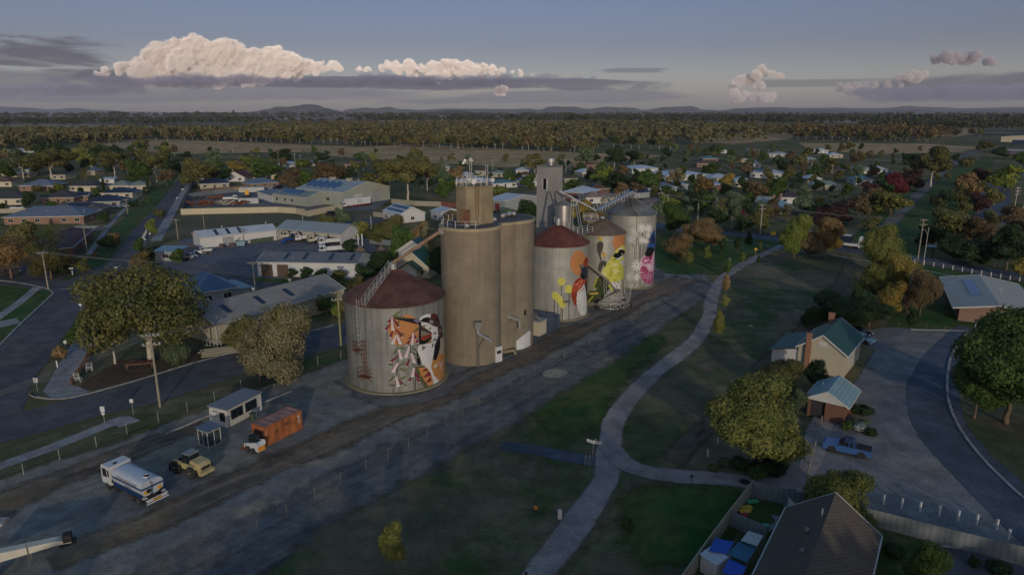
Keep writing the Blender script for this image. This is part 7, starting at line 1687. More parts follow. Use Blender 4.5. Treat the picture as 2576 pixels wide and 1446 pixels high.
def sign(x,yb,h,label,shape='rect',m_=None,w_=.6,hh=.6,rz=0.0,name='road_sign',extra=None):
 g=G(x,yb);t=thing(name,label,'sign',(g.x,g.y,0),rz);MB().tube((0,0,0),(0,0,h),.04,6).build('post',M_steel,t);b=MB();z=h-hh/2
 if shape=='rect':b.box((0,-.06,z),(w_,.03,hh))
 elif shape=='diamond':b.prism([(0,z-hh/2),(w_/2,z),(0,z+hh/2),(-w_/2,z)],-.075,-.045,'y')
 elif shape=='tri':b.prism([(-w_/2,z+hh/2),(w_/2,z+hh/2),(0,z-hh/2)],-.075,-.045,'y')
 elif shape=='round':b.prism([(w_/2*cos(a*pi/8),z+w_/2*sin(a*pi/8))for a in range(16)],-.075,-.045,'y')
 b.build('sign_face',m_ or SW,t)
 if extra:extra(t,z)
 return t
BLK=mat('lettering_black',S(40,40,42),.7,0,.05,1)
def bars(t,z,w_=.4,n=2,m_=None,y=-.082,dz=.14,z0=.1):
 b=MB()
 for i in range(n):b.box((0,y,z+z0-i*dz),(w_,.012,.06))
 b.build('sign_lettering',m_ or BLK,t)
sign(95,984,2.2,'white square sign at the lower tip of the left median',w_=.7,hh=.75,extra=lambda t,z:bars(t,z,.3))
sign(264,1066,2.6,'white sign with small diamond plate by the end of the lower footpath',w_=.6,hh=.8,extra=lambda t,z:(MB().prism([(0,z-.95),(.3,z-.65),(0,z-.4),(-.3,z-.65)],-.075,-.045,'y').build('sign_plate',SW,t),bars(t,z,.12,1)))
sign(336,1043,2.4,'grey-white sign between street and yard right of the footpath end',w_=.5,hh=.55)
sign(168,883,2.1,'pale diamond sign on the left median hedge',"diamond",w_=.8,hh=.8)
sign(205,783,1.9,'white diamond sign at the top of the left median',"diamond",w_=.8,hh=.8)
sign(182,694,2.2,'wide white plate on a striped post at the left crossing',w_=1.1,hh=.35)
sign(294,690,2.0,'white give-way triangle in front of the big gum crown',"tri",w_=.95,hh=.85)
sign(327,680,2.6,'green street name sign by the rusty bush',w_=.8,hh=.2,m_=SG)
sign(366,617,2.3,'white round sign on the left street past the lollipop tree',"round",w_=.6,hh=.6)
sign(379,602,2.2,'white round sign higher up beside the pale footpath',"round",w_=.6,hh=.6)
sign(446,508,2.2,'tiny white sign by the far footpath of the left street',"round",w_=.6,hh=.6)
sign(461,487,2.4,'wide pale board sign near the scrap yard corner',w_=1.6,hh=.4)
sign(1900,643,2.4,'yellow diamond warning sign beside the path',"diamond",SY,.95,.95,extra=lambda t,z:bars(t,z,.1,1,dz=.1,z0=0))
sign(1945,594,1.6,'yellow rectangular board at the far side of the highway',m_=SY,w_=1.7,hh=1.3,extra=lambda t,z:bars(t,z,1.2,2,m_=SR_))
def finger(t,z):
 for a,L in((-.12,1.0),(2.45,.95),(.95,.7)):
  for zz in(z,z-.22):
   b=MB();b.box((cos(a)*L/2,sin(a)*L/2,zz),(L,.04,.17),rz=a);o=b.build('direction_board',SW,t)
   q=MB();q.box((cos(a)*L/2+sin(a)*.03,sin(a)*L/2-cos(a)*.03,zz),(L*.7,.012,.06),rz=a);q.build('board_lettering',BLK,o)
sign(1491,1160,2.8,'tall white fingerpost with three pairs of boards at the path junction',w_=.1,hh=.3,extra=finger,name='fingerpost')
t=thing('cycle_rail','pair of pale hooped rails beside the fingerpost','rail',G(1471,1172))
for dx in(0,.45):MB().path([(dx,0,0),(dx,0,1.2),(dx+.15,.25,1.35),(dx+.25,.4,1.1),(dx+.25,.4,0)],.04,5).build('rail',M_steel,t)
g=G(1408,1303);t=thing('utility_cabinet','narrow white utility cabinet standing on the foreground grass','cabinet',g,.1)
MB().box((0,0,.5),(.42,.35,1.0)).build('body',TRIM,t);MB().box((0,-.18,.62),(.3,.02,.35)).build('door',SW,t)
g=G(1739,1216);t=thing('letter_box','small black box on a thin post beside the path','box',g);MB().tube((0,0,0),(0,0,.9),.035,5).build('post',M_blackst,t);MB().box((0,0,1.0),(.35,.3,.2)).build('box',M_blackst,t)
t=thing('manhole_cover','round dark manhole cover on the path by the fence corner','manhole',G(1873,1212));MB().lathe([(.62,.026),(.62,.045)],20).build('cover',M_blackst,t)
t=thing('stone','lone pale stone lying on the dark grass left of the station','stone',G(1888,821));MB().ball((0,0,.12),.5,9,6,(1,.6,.45)).build('rock',M_sand,t,smooth=True)
for x,yb,h,lb in((1805,1117,.9,'white garden post under the left side of the broad tree'),(1780,1147,.9,'second white garden post nearer the path'),(2447,1010,.0,'')):
 if h:t=thing('post',lb,'post',G(x,yb));MB().box((0,0,h/2),(.16,.16,h)).build('post_body',SW,t)
def bollard(x,yb,lb,h=1.15,r=.09,group='white bollards'):
 t=thing('bollard',lb,'bollard',G(x,yb),.3,group);MB().box((0,0,h/2),(r*2,r*2,h)).build('post',SW,t);MB().box((0,0,h+.02),(r*2.3,r*2.3,.05)).build('cap',TRIM,t)
BP=[(2221,1269),(2267,1278),(2313,1287),(2361,1297),(2409,1309),(2456,1319),(2506,1332),(2536,1357)]
for i,(x,y)in enumerate(BP):bollard(x,y,['faded first bollard beside the yellow-green tree','second faded bollard from the tree','third faded bollard from the tree','fourth bollard, half hidden in shade','fifth bollard with a dark scuffed foot','sixth bollard with a dark scuffed foot','seventh bollard, bright white','last bright bollard nearest the right edge'][i]+' along the car park fence')
for i,(x,y)in enumerate(((359,605),(361.5,600),(364,596),(366.5,591),(369,586))):bollard(x,y,['nearest','second','middle','fourth','farthest'][i]+' of five white posts across the left street bend',1.3,.1)
bollard(145,924,'white post at the median tip near the square sign');bollard(2452,829,'white post at the kerb corner below the brick hall')
for i,(x,y)in enumerate(((183,690),(163,688))):bollard(x,y,['striped','short'][i]+' white post at the corner of the left crossing',.9)
# ---- fences
def fence(px,h,m_,label,name='fence',step=2.4,th=.06,base=0.0,postm=None,rail=True):
 P=[G(*p)for p in px];o=P[0].copy();t=thing(name,label,'fence',o)
 b,q=MB(),MB()
 for a,c in zip(P,P[1:]):
  d=c-a;L=d.length;rz=atan2(d.y,d.x);m=(a+c)/2-o;b.box((m.x,m.y,h/2+.03),(L,th,h-.05),rz=rz)
  if rail:q.box((m.x,m.y,h+.01),(L,th*1.8,.07),rz=rz)
 b.build('panel',m_,t)
 if rail:q.build('rail',postm or m_,t)
 k=0
 for a,c in zip(P,P[1:]):
  n=max(1,int((c-a).length/step))
  for i in range(n):
   p=a.lerp(c,i/n)-o;k+=1
   if k<60:MB().box((p.x,p.y,h/2+.02),(.1,.14,h+.06),rz=atan2((c-a).y,(c-a).x)).build('post',postm or m_,t)
 return t
FC=mat('cream_sheet_fence',S(156,150,130),.7,0,.05,.4,kind='corrx',per=.5);FG=mat('grey_sheet_fence',S(118,124,124),.7,0,.08,.4,kind='corrx',per=.5);FB_=mat('brown_fence',S(112,92,76),.8,0,.1,.4)
fence([(456,541),(560,538),(700,535),(745,538),(776,545),(846,531),(862,528)],2.5,mat('smooth_beige_wall',S(186,174,144),.8,0,.05,.2),'long smooth beige wall round the scrap yard',name='wall',rail=False,step=60)
fence([(456,541),(470,500),(489,459)],2.3,FG,'grey sheet fence along the pale footpath')
fence([(508,486),(545,482),(617,477)],2.1,FB_,'grey-brown fence behind the navy-roofed patio house')
fence([(470,499),(540,489),(620,481),(686,477)],2.2,FG,'pale sheet fence at the back of the scrap yard')
fence([(1890,1247),(1836,1318),(1780,1395),(1700,1510)],1.85,FC,'cream sheet fence along the left of the bottom right back yard')
fence([(1893,1250),(1960,1266),(2035,1283),(2110,1303),(2193,1323),(2364,1368),(2576,1421),(2680,1448)],1.85,FG,'long grey sheet fence between car park and bottom right house')
fence([(1838,1325),(1880,1343),(1925,1362)],1.7,FG,'short inner fence dividing the bottom right back yard')
fence([(0,537),(60,535),(118,536)],1.9,FC,'pale wall behind the large blue-grey house',name='wall',rail=False)
fence([(190,582),(270,580)],1.8,FG,'grey fence in front of the large blue-grey house')
fence([(940,545),(1000,552),(1005,565)],2.0,FC,'pale fence left of the hall with solar rows')
fence([(985,512),(1045,518),(1110,520)],2.2,FC,'cream fence behind the hall with solar rows');fence([(1110,520),(1166,524)],2.2,mat('brick_wall_red',S(116,72,62),.9,0,.1,.4),'red-brown fence left of the head house',name='wall',rail=False)
fence([(930,613),(1010,622)],1.8,FG,'grey fence behind the spoil heaps');fence([(1105,563),(1150,566)],2.0,FG,'grey mesh fence before the small white shed')
def wire_fence(px,h,label,m_=None,rails=3,group=None,r=.045,span_skip=()):
 P=[G(*p)for p in px];o=P[0].copy();t=thing('wire_fence',label,'fence',o,0,group)
 for p in P:q=p-o;MB().tube((q.x,q.y,0),(q.x,q.y,h),r,5).build('post',m_ or M_blackst,t)
 w_=MB()
 for i,(a,b_)in enumerate(zip(P,P[1:])):
  for k in range(rails):z=h*(k+.8)/rails*.92;w_.tube(a-o+Vector((0,0,z)),b_-o+Vector((0,0,z)),.012,3,cap=False)
 w_.build('wire',M_steeld,t);return t
wire_fence([(648,1338),(722,1300),(793,1258),(858,1218),(921,1183),(977,1155),(1028,1126),(1076,1100),(1123,1073),(1165,1048),(1205,1022),(1245,1000),(1283,978),(1313,962),(1345,943),(1375,925)],1.5,'thin wire fence with pale posts along the near side of the silo track',M_steeld,r=.035)
wire_fence([(1440,893),(1475,872),(1510,852),(1545,832),(1578,812),(1608,795),(1640,776),(1668,757),(1695,739),(1720,724),(1742,712),(1762,704),(1785,694)],1.6,'wire fence with dark posts curving past the painted silos')
g0=G(1375,925);t=thing('farm_gate','closed steel double gate in the track fence below the concrete silo','gate',g0)
for a,b_ in(((1375,925),(1419,901)),((1421,900),(1440,893))):
 p,q=G(*a)-g0,G(*b_)-g0;m=MB();m.path([p,p+Vector((0,0,1.5)),q+Vector((0,0,1.5)),q],.045,5);m.tube(p+Vector((0,0,.15)),q+Vector((0,0,.15)),.04,5);m.tube(p+Vector((0,0,.15)),q+Vector((0,0,1.45)),.03,4);m.tube(p+Vector((0,0,.8)),q+Vector((0,0,.8)),.02,4);m.build('gate_leaf',M_steeld,t)
wire_fence([(-20,1226),(60,1193),(151,1158),(243,1124),(320,1092),(399,1062),(472,1036),(540,1008),(607,978),(655,958),(710,950)],1.5,'wire fence with white posts along the lower footpath',M_steel,r=.04)
wire_fence([(760,934),(800,918),(858,902),(900,880)],1.5,'pipe-railed fence behind the nearest silo',M_steel,2)
wire_fence([(2100,700),(2340,745),(2380,770)],1.1,'low wire fence behind the golden clump')
wire_fence([(2260,823),(2290,818),(2330,826),(2375,834),(2440,842)],1.1,'low wire fence at the top of the station car park',M_steeld,2)
wire_fence([(1640,690),(1700,694),(1765,698),(1785,694)],1.7,'dark mesh fence at the far bend of the silo track')
wire_fence([(2070,975),(2090,1000)],1.2,'short fence piece beside the toilet block',M_steeld)
wp=[(2300+i*24,662+i*4.2)for i in range(12)]
t=thing('post_and_rail_fence','white post and rail fence along the far side of the highway','fence',G(*wp[0]));o=G(*wp[0])
for p in wp:q=G(*p)-o;MB().box((q.x,q.y,.6),(.18,.18,1.2)).build('post',SW,t)
m=MB();
for a,b_ in zip(wp,wp[1:]):
 for z in(.45,.85):m.tube(G(*a)-o+Vector((0,0,z)),G(*b_)-o+Vector((0,0,z)),.05,4,cap=False)
m.build('rail',WOODP,t)
pk=[(272,815),(262,835),(245,862),(232,885),(215,915),(197,945),(178,972)]
t=thing('picket_fence','leaning brown timber picket fence along the wide pale footpath','fence',G(*pk[0]));o=G(*pk[0]);m=MB();W_o=mat('old_timber',S(118,92,74),.9,0,.2,2)
for a,b_ in zip(pk,pk[1:]):
 A,B=G(*a)-o,G(*b_)-o;n=int((B-A).length/.35)
 for i in range(n):p=A.lerp(B,i/n);m.box((p.x,p.y,.6+RNG.uniform(-.12,.1)),(.12,.05,1.2),rz=RNG.uniform(-.5,.5),rx=RNG.uniform(-.12,.12))
 for z in(.3,.95):m.tube(A+Vector((0,0,z)),B+Vector((0,0,z)),.04,4)
m.build('pickets',W_o,t)
m=MB();a,b_=G(2067,1056),G(2031,1196);t=thing('log_barrier','low pale log barrier on short posts beside the path to the toilets','barrier',a);m.tube((0,0,.45),b_-a+Vector((0,0,.45)),.09,6);m.build('log',WOODP,t)
for i in range(7):p=(b_-a)*i/6;MB().box((p.x,p.y,.3),(.16,.16,.6)).build('post',WOODP,t)
for lb,a,b_ in(('pale sleeper kerb before the site office','420,1092','540,1040'),('long concrete sleeper behind the site office','620,1030','735,985'),('short pale sleeper near the wire fence','650,985','690,968')):
 a,b_=(G(*map(float,s_.split(',')))for s_ in(a,b_));t=thing('sleeper',lb,'sleeper',a);m=MB();d=b_-a;m.box((d.x/2,d.y/2,.12),(d.length,.25,.24),rz=atan2(d.y,d.x));m.build('beam',M_kerb,t)
t=thing('gate','black iron gate leaning by the left of the broad tree','gate',G(1752,1100));m=MB();d=G(1771,1080)-G(1752,1100)
for i in range(7):p=d*i/6;m.tube((p.x,p.y,0),(p.x,p.y,1.6),.04,4)
for z in(.2,.9,1.6):m.tube((0,0,z),(d.x,d.y,z),.035,4)
m.build('bars',M_blackst,t)
# ---- vehicles
TYR=mat('tyre_rubber',S(44,44,44),.9,0,.15,4);RIM=mat('wheel_rim',S(150,148,142),.5,.4,.1,2);VW=mat('vehicle_white',S(198,198,194),.4,0,.05,1,spec=.5)
VBL=mat('vehicle_blue',S(62,96,146),.3,.1,.08,1,spec=.6);VBK=mat('vehicle_black',S(26,24,30),.25,.1,.1,1,spec=.6);CHS=mat('chassis',S(42,42,42),.8,.1,.2,2);RED=mat('tail_lamp',S(150,30,26),.4,0,.05,1);HLG=mat('headlamp',S(190,196,200),.2,0,.05,1)
TRW=mat('tractor_blue',S(34,70,140),.4,0,.08,1);YEL=mat('machine_cream',S(178,162,116),.6,0,.12,.8,c2=S(150,134,98));ORA=mat('machine_orange',S(206,140,56),.5,0,.08,1)
def frame(pf,pr,side=1):
 """near-side front and rear wheel ground px -> (front, heading unit, wheelbase); side: which side is nearer (+1 left, -1 right)"""
 f,r=G(*pf),G(*pr);d=f-r;return f,r,d.normalized(),d.length
def wheel(t,x,y,r,w_,rim=RIM,dual=False):
 s_=1 if y>0 else-1
 o=MB().lathe([(r*.6,-w_/2),(r*.94,-w_/2),(r,-w_*.32),(r,w_*.32),(r*.94,w_/2),(r*.6,w_/2)],20,c=(x,y,r),axis='y').build('wheel',TYR,t,smooth=False)
 MB().lathe([(r*.56,s_*w_*.52),(r*.5,s_*w_*.44),(r*.2,s_*w_*.46),(.02,s_*w_*.56)],14,c=(x,y,r),axis='y',cap=False).build('rim',rim,o)
def place(name,label,cat_,pf,pr,near,wb,track,group=None):
 """x forward, origin mid wheelbase on the ground; near=+1 if the wheels given are the left ones"""
 f,r,d,L=frame(pf,pr);c=(f+r)/2;n=Vector((-d.y,d.x,0));c=c-n*near*track/2
 return thing(name,label,cat_,(c.x,c.y,0),atan2(d.y,d.x),group)
def cabwin(t,pts,y0,y1,name='window',m_=None):return MB().prism(pts,y0,y1,'y').build(name,m_ or GLS,t)
def car(label,pf,pr,near,m_,kind='wagon',L=4.7,w_=1.85,name='parked_car',cat_='car',group='parked cars',tray=None):
 wb=L*.6;t=place(name,label,cat_,pf,pr,near,wb,w_-.25,group);h=1.55 if kind!='ute' else 1.8;a=L/2;r=.36 if kind!='ute' else.41
 bz=r*.75
 if kind=='ute':
  prof=[(-a,bz),(a-.1,bz),(a,bz+.25),(a-.03,1.02),(a-.15,1.12),(.95,1.18),(.1 if tray else-a,1.12),(.1 if tray else-a,bz+.1)]if tray else[(-a,bz+.1),(-a,1.12),(-.9,1.14),(.95,1.18),(a-.2,1.10),(a-.02,.98),(a,bz+.2),(a-.12,bz)]
  top=[(-.85,1.14),(-.75,h-.06),(.15,h),(.35,h-.06),(1.0,1.17)]if not tray else[(.1,1.12),(.15,h-.06),(.6,h),(.85,h-.06),(1.35,1.16)]
 else:
  prof=[(-a,bz),(-a-.02,.85),(-a+.15,.98),(a-1.1,.96),(a-.15,.82),(a,.6),(a-.06,bz)]
  top=[(-a+.12,.97),(-a+.45,h-.1),(-a+.9,h),(.35,h),(.65,h-.08),(a-1.15,.95)]
 b=MB();b.prism(prof,-w_/2,w_/2,'y');b.build('body',m_,t)
 y=w_/2-.12
 g_=MB();g_.prism(top,-y,y,'y');g_.build('window',GLS,t)
 x0,x1=top[1][0]+.04,top[-2][0]-.02;q=MB();q.b2((x0,-y+.02,h-.09),(x1,y-.02,h+.03));
 for xx in((x0+x1)/2,x0+.02):
  for s_ in(-1,1):q.box((xx,s_*(y+.003),(1.0+h)/2),(.09,.03,h-1.0))
 q.build('roof',m_,t)
 if tray:
  q=MB();q.b2((-a-.1,-w_/2,.95),(.02,w_/2,1.02))
  for s_ in(-1,1):q.box((-a/2,s_*w_/2,1.12),(a,.05,.28))
  q.box((-a-.1,0,1.12),(.05,w_,.28));q.build('tray',tray,t);MB().b2((-a,-.4,.5),(.1,.4,.9)).build('chassis',CHS,t)
 elif kind=='ute':
  q=MB();q.b2((-a+.08,-w_/2+.12,1.125),(-.95,w_/2-.12,1.17));q.build('tray_cover',CHS,t)
  q=MB()
  for i in range(6):q.box((-.6+i*.16,0,h+.09),(.07,1.3,.04))
  for s_ in(-1,1):q.box((-.2,s_*.66,h+.06),(1.0,.04,.05));q.box((0,s_*(w_/2+.05),bz),(1.6,.12,.06))
  q.build('roof_rack',CHS,t)
 for s_ in(-1,1):
  MB().box((a-.05,s_*(w_/2-.28),.8),(.12,.36,.16)).build('headlight',HLG,t);MB().box((-a+.01,s_*(w_/2-.1),.88),(.08,.16,.3)).build('tail_light',RED,t)
  MB().box((top[-1][0]-.1,s_*(w_/2+.1),1.15),(.12,.2,.15)).build('mirror',m_,t)
  for x in(wb/2,-wb/2):
   wheel(t,x,s_*(w_/2-.1),r,.24,CHS if kind=='ute' and m_ is VBL else RIM)
   MB().lathe([(r+.09,-.03),(r+.09,.03)],16,c=(x,s_*(w_/2-.02),r),axis='y').build('wheel_arch',CHS,t)
 return t
car('metallic blue dual-cab pickup with roof rack parked on the station gravel',(2090.9,1136),(2166.5,1153),1,VBL,'ute',5.5,1.95,name='pickup_truck',cat_='pickup')
car('black wagon parked behind the green-roofed station',(2176,851),(2132,841),-1,VBK)
car('pale teal car almost hidden by the station wall, nearer than the black wagon',(2170,864),(2148,858),-1,mat('vehicle_teal',S(150,176,176),.3,0,.05,1))
car('white tray-back ute facing left outside the long white depot shed',(493,640),(526,639),1,VW,'ute',5.2,1.85,name='utility_truck',cat_='ute',tray=VW)
car('pale ute with blue boat trailer behind the depot hut',(492,650),(470,656),-1,mat('vehicle_pale',S(170,178,178),.4,0,.05,1),'ute',5.0,1.85,name='utility_truck',cat_='ute',tray=RIM)
car('dark car parked under the rust-brown tree at the left edge',(40,690),(8,693),-1,VBK)
car('white four-wheel drive outside the slate-roofed brick house',(618,476),(632,475),1,VW)
car('black car under the carport right of the slate-roofed brick house',(697,474),(706,473),1,VBK)
car('silver car on the drive of the cream house, left one of two',(216,492),(226,491),1,mat('vehicle_silver',S(150,156,164),.3,.4,.05,1))
car('silver car on the drive of the cream house, right one of two',(233,493),(242,492),1,mat('vehicle_silver',S(150,156,164)))
car('cream car outside the dark navy house, left street',(306,523),(320,521),1,VW)
car('dark car on the side road behind the machinery shed',(843,540),(832,541),-1,VBK)
car('white van parked on the side street, right suburb',(2232,450),(2222,452),-1,VW)
car('white car at the side street corner near the red trees',(2184,479),(2176,478),1,VW)
car('silver car in the lane left of the elevator tower',(1335,497),(1350,496),1,mat('vehicle_silver',S(150,156,164)))
car('white car at the lay-by of the blue road, far right',(2494,510),(2484,506),1,VW)
def truck(label,pf,pr,near,L=7.5,w_=2.3,body='tipper',bm=None,name='truck',wb=None,cabm=None,h=2.7,group='depot trucks',ax=(0,)):
 f,r,d,WB=frame(pf,pr);wb=wb or WB;t=place(name,label,'truck',pf,pr,near,wb,w_-.3,group);cm=cabm or VW;xf=wb/2+1.1;xr=-L+xf;r_=.48
 MB().b2((xr,-.45,.6),(xf-.2,.45,.95)).build('chassis',CHS,t)
 MB().prism([(xf-1.9,.75),(xf-.05,.75),(xf,1.5),(xf-.18,h-.08),(xf-.35,h),(xf-1.85,h),(xf-1.9,h-.1)],-w_/2,w_/2,'y').build('cab',cm,t)
 MB().prism([(xf+.0,1.62),(xf+.02,1.62),(xf-.13,h-.28),(xf-.15,h-.28)],-w_/2+.15,w_/2-.15,'y').build('windscreen',GLS,t)
 for s_ in(-1,1):
  MB().prism([(xf-.35,1.6),(xf-.4,h-.35),(xf-1.15,h-.35),(xf-1.2,1.6)],s_*(w_/2+.012)-.01,s_*(w_/2+.012)+.01,'y').build('window',GLS,t)
  MB().prism([(xf-1.35,1.75),(xf-1.35,h-.4),(xf-1.65,h-.4),(xf-1.65,1.75)],s_*(w_/2+.012)-.01,s_*(w_/2+.012)+.01,'y').build('window',GLS,t)
  MB().box((xf+.02,s_*(w_/2-.3),1.0),(.06,.35,.2)).build('headlight',HLG,t);MB().box((xf-.1,s_*(w_/2+.22),1.9),(.1,.12,.4)).build('mirror',CHS,t)
  wheel(t,wb/2,s_*(w_/2-.15),r_,.3)
  for q in ax:wheel(t,-wb/2+q,s_*(w_/2-.15),r_,.32)
 for z in(1.9,h-.55):MB().box((xf-1.905,0,z),(.02,w_*.6,.3)).build('rear_window',GLS,t)if z>2 else None
 bm=bm or VW;x1=xf-2.05
 if body=='tipper':
  b=MB();b.b2((xr,-w_/2,1.05),(x1,w_/2,1.15));
  for s_ in(-1,1):b.b2((xr,s_*w_/2-.04,1.15),(x1,s_*w_/2+.04,1.85))
  b.b2((x1-.06,-w_/2+.05,1.15),(x1,w_/2-.05,2.2));b.b2((xr,-w_/2+.05,1.15),(xr+.06,w_/2-.05,1.85));b.build('tipper_body',bm,t)
 elif body=='box':MB().b2((xr,-w_/2,1.0),(x1,w_/2,3.3)).build('box_body',bm,t)
 return t,xf,xr,w_
truck('white tipper truck parked nearest the camera in the depot yard',(813,640),(857,636),1,7.8)
truck('white truck with crane half under the right end of the machinery shed',(812,619),(846,616),1,7)
truck('cream-cabbed truck in the middle bay of the machinery shed',(786,613),(806,611),1,6,cabm=W_CREAM)
truck('small white truck with beige tray left of the middle bay',(752,609),(776,607),1,5.2,w_=2.0,h=2.3)
truck('white truck at the dark left end of the machinery shed',(720,602),(738,600),1,5.6)
truck('white lorry among scrap in the walled yard',(592,506),(572,507),-1,6.5)
t,xf,xr,w_=truck('white cab of the long refrigerated semi-trailer by the factory',(868,524),(880,523),1,4.6,name='prime_mover',group=None)
f_=G(876,524);r_=G(934,517);d=(r_-f_);t=thing('semi_trailer','long white refrigerated trailer with black door frame by the factory','trailer',f_,atan2(d.y,d.x));L=d.length
MB().b2((0,.2,1.2),(L,2.7,4.1)).build('box_body',VW,t);MB().b2((.3,.8,.7),(L,2.1,1.15)).build('chassis',SR_,t);MB().b2((L*.45,.13,1.9),(L*.58,.19,3.4)).build('door_frame',CHS,t);MB().b2((L*.47,.1,1.95),(L*.56,.14,3.25)).build('side_door',VW,t)
for k in range(3):
 for y in(.4,2.5):wheel(t,L*.78+k*1.3,y if y>1 else y,.48,.3)
hA,hB=G(2172,628),G(2118,622);d=(hA-hB).normalized()
t,xf,xr,w_=truck('white long-haul prime mover driving right on the highway',(2165,630),(2140,627),-1,6.2,w_=2.5,h=3.3,name='prime_mover',group=None)
MB().prism([(xf-1.85,3.32),(xf-.6,3.32),(xf-1.3,3.95),(xf-1.85,4.1)],-1.1,1.1,'y').build('wind_deflector',VW,t)
p0=G(2136,626);t=thing('semi_trailer','dark-sided highway trailer hitched behind the prime mover','trailer',p0,atan2(-d.y,-d.x));MB().b2((0,-2.6,1.2),(13,-.1,4.0)).build('box_body',mat('trailer_navy',S(34,42,62),.5,0,.1,.6),t);MB().b2((.3,-2.1,.7),(13,-.6,1.15)).build('chassis',CHS,t)
MB().b2((0,-2.62,3.95),(13,-.08,4.06)).build('roof_trim',VW,t)
for k in range(3):
 for y in(-2.45,-.25):wheel(t,9+k*1.3,y,.5,.3)
t,xf,xr,w_=truck('white water tanker truck with blue stripes parked in the gravel yard',(277,1230),(344,1264),1,8.6,w_=2.45,h=2.95,body=None,name='water_truck',group=None,ax=(.65,-.65))
x1=xf-2.35;x0=xr+.7;def_p=[(w_*.5*cos(a)*(abs(cos(a))**-.35 if abs(cos(a))>.05 else 1),1.95+.88*sin(a)*(abs(sin(a))**-.35 if abs(sin(a))>.05 else 1))for a in[2*pi*i/28+.01 for i in range(28)]]
tk_=MB().prism(def_p,x0,x1,'x').build('tank',mat('tank_white',S(186,192,198),.35,.1,.04,.6,spec=.5),t);shade_auto(tk_,35)
NB=mat('stripe_blue',S(24,52,96),.5,0,.05,1)
for s_ in(-1,1):
 m=MB();m.b2((x0-.01,s_*(w_/2+.012)-.01,1.93),(x1+.01,s_*(w_/2+.012)+.01,2.12));m.build('blue_stripe',NB,t);MB().b2((x0+.1,s_*(w_/2-.02)-.05,1.0),(x1-.1,s_*(w_/2-.02)+.05,1.4)).build('side_skirt',NB,t)
 MB().b2((x0-.3,s_*(w_/2-.2)-.2,.98),(x0+3.6,s_*(w_/2-.2)+.2,1.06)).build('mudguard',VW,t)
 def txt(body_,size,x,z,m_,sd):
  c_=bpy.data.curves.new('lettering','FONT');c_.body=body_;c_.size=size;c_.extrude=.004;c_.align_x='CENTER'
  o=bpy.data.objects.new('tank_lettering',c_);col.objects.link(o);dg=bpy.context.evaluated_depsgraph_get();me=bpy.data.meshes.new_from_object(o.evaluated_get(dg));bpy.data.objects.remove(o)
  o=bpy.data.objects.new('tank_lettering',me);col.objects.link(o);me.materials.clear();me.materials.append(m_);o.parent=t;o.location=(x,sd*(w_/2+.03),z);o.rotation_euler=(pi/2,0,0 if sd<0 else pi);return o
 txt('WATER CARTAGE & HIRE',.34,(x0+x1)/2,2.18,mat('letter_grey',S(120,104,104),.7,0,.05,1),s_);txt('0000 000 000',.2,(x0+x1)/2-.2,1.62,NB,s_)
MB().b2((x0-.02,-w_/2,1.93),(x0-.005,w_/2,2.12)).build('blue_stripe',NB,t)
m=MB();m.lathe([(.42,2.8),(.42,2.93),(.34,2.94),(.34,2.86),(.02,2.86)],18,c=(x0+1.0,-.1,0),cap=False);m.build('hatch',VW,t);MB().lathe([(.33,2.868),(.01,2.87)],16,c=(x0+1.0,-.1,0),cap=False).build('hatch_well',CHS,t)
m=MB();m.tube((x0-.75,-w_/2,.55),(x0-.75,w_/2,.55),.07,6);m.tube((x0-.65,-w_/2,.95),(x0-.65,w_/2,.95),.06,6);m.b2((x0-.7,-w_/2+.1,.68),(x0-.62,w_/2-.1,.86));m.build('spray_bar',VW,t);MB().b2((x0-.705,-.5,.69),(x0-.715,.5,.85)).build('warning_plate',SY,t)
m=MB()
for k in range(9):m.tube((x0-RNG.uniform(.05,.6),RNG.uniform(-1,1),RNG.uniform(.7,1.5)),(x0-RNG.uniform(.05,.6),RNG.uniform(-1,1),RNG.uniform(.7,1.5)),.06,5)
m.path([(x0-.1,.2,1.2),(x0-.25,.2,2.4),(x0+.3,.1,2.95),(x0+1,-.1,2.98)],.035,5);m.lathe([(.22,-.05),(.22,.1)],12,c=(x0-.2,.55,1.7),axis='x');m.build('pump_pipes',CHS,t)
for y in(-.75,.75):MB().b2((x0-.03,y-.22,1.35),(x0-.008,y+.22,1.75)).build('hazard_panel',SY,t)
MB().tube((x1+.15,-.95,1.2),(x1+.15,-.95,3.0),.07,6).build('exhaust',RIM,t);MB().lathe([(.3,0),(.3,.8)],12,c=(x1+.0,w_/2-.35,1.25),axis='x').build('air_tank',CHS,t);MB().lathe([(.2,2.97),(.2,3.02)],10,c=(xf-1.4,.3,0)).build('roof_vent',CHS,t)
t=place('loader','cream-yellow articulated loader with dark cab in the gravel yard','loader',(446,1188),(485,1202),1,2.6,1.9);Lw=(G(446,1188)-G(485,1202)).length;wb=Lw
for x in(wb/2,-wb/2):
 for s_ in(-1,1):wheel(t,x,s_*1.05,.74,.46,mat('loader_rim',S(186,176,150),.6,0,.1,2))
MB().prism([(-2.5,.7),(-2.55,1.5),(-2.2,1.85),(-.9,2.0),(-.6,1.2),(-.6,.6)],-.72,.72,'y').build('engine_cover',YEL,t);MB().box((-2.57,0,1.25),(.08,1.1,.35)).build('grille',CHS,t)
MB().b2((-2.9,-.9,.55),(-2.35,.9,.95)).build('counterweight',YEL,t)
MB().prism([(-.7,.7),(1.5,.65),(1.6,1.1),(.9,1.35),(-.7,1.4)],-.75,.75,'y').build('body',YEL,t)
MB().prism([(-.75,1.3),(-.6,2.5),(.4,2.5),(.75,1.3)],-.6,.6,'y').build('cab_glass',GLS,t);MB().b2((-.8,-.68,2.5),(.5,.68,2.62)).build('cab_roof',RIM,t)
m=MB()
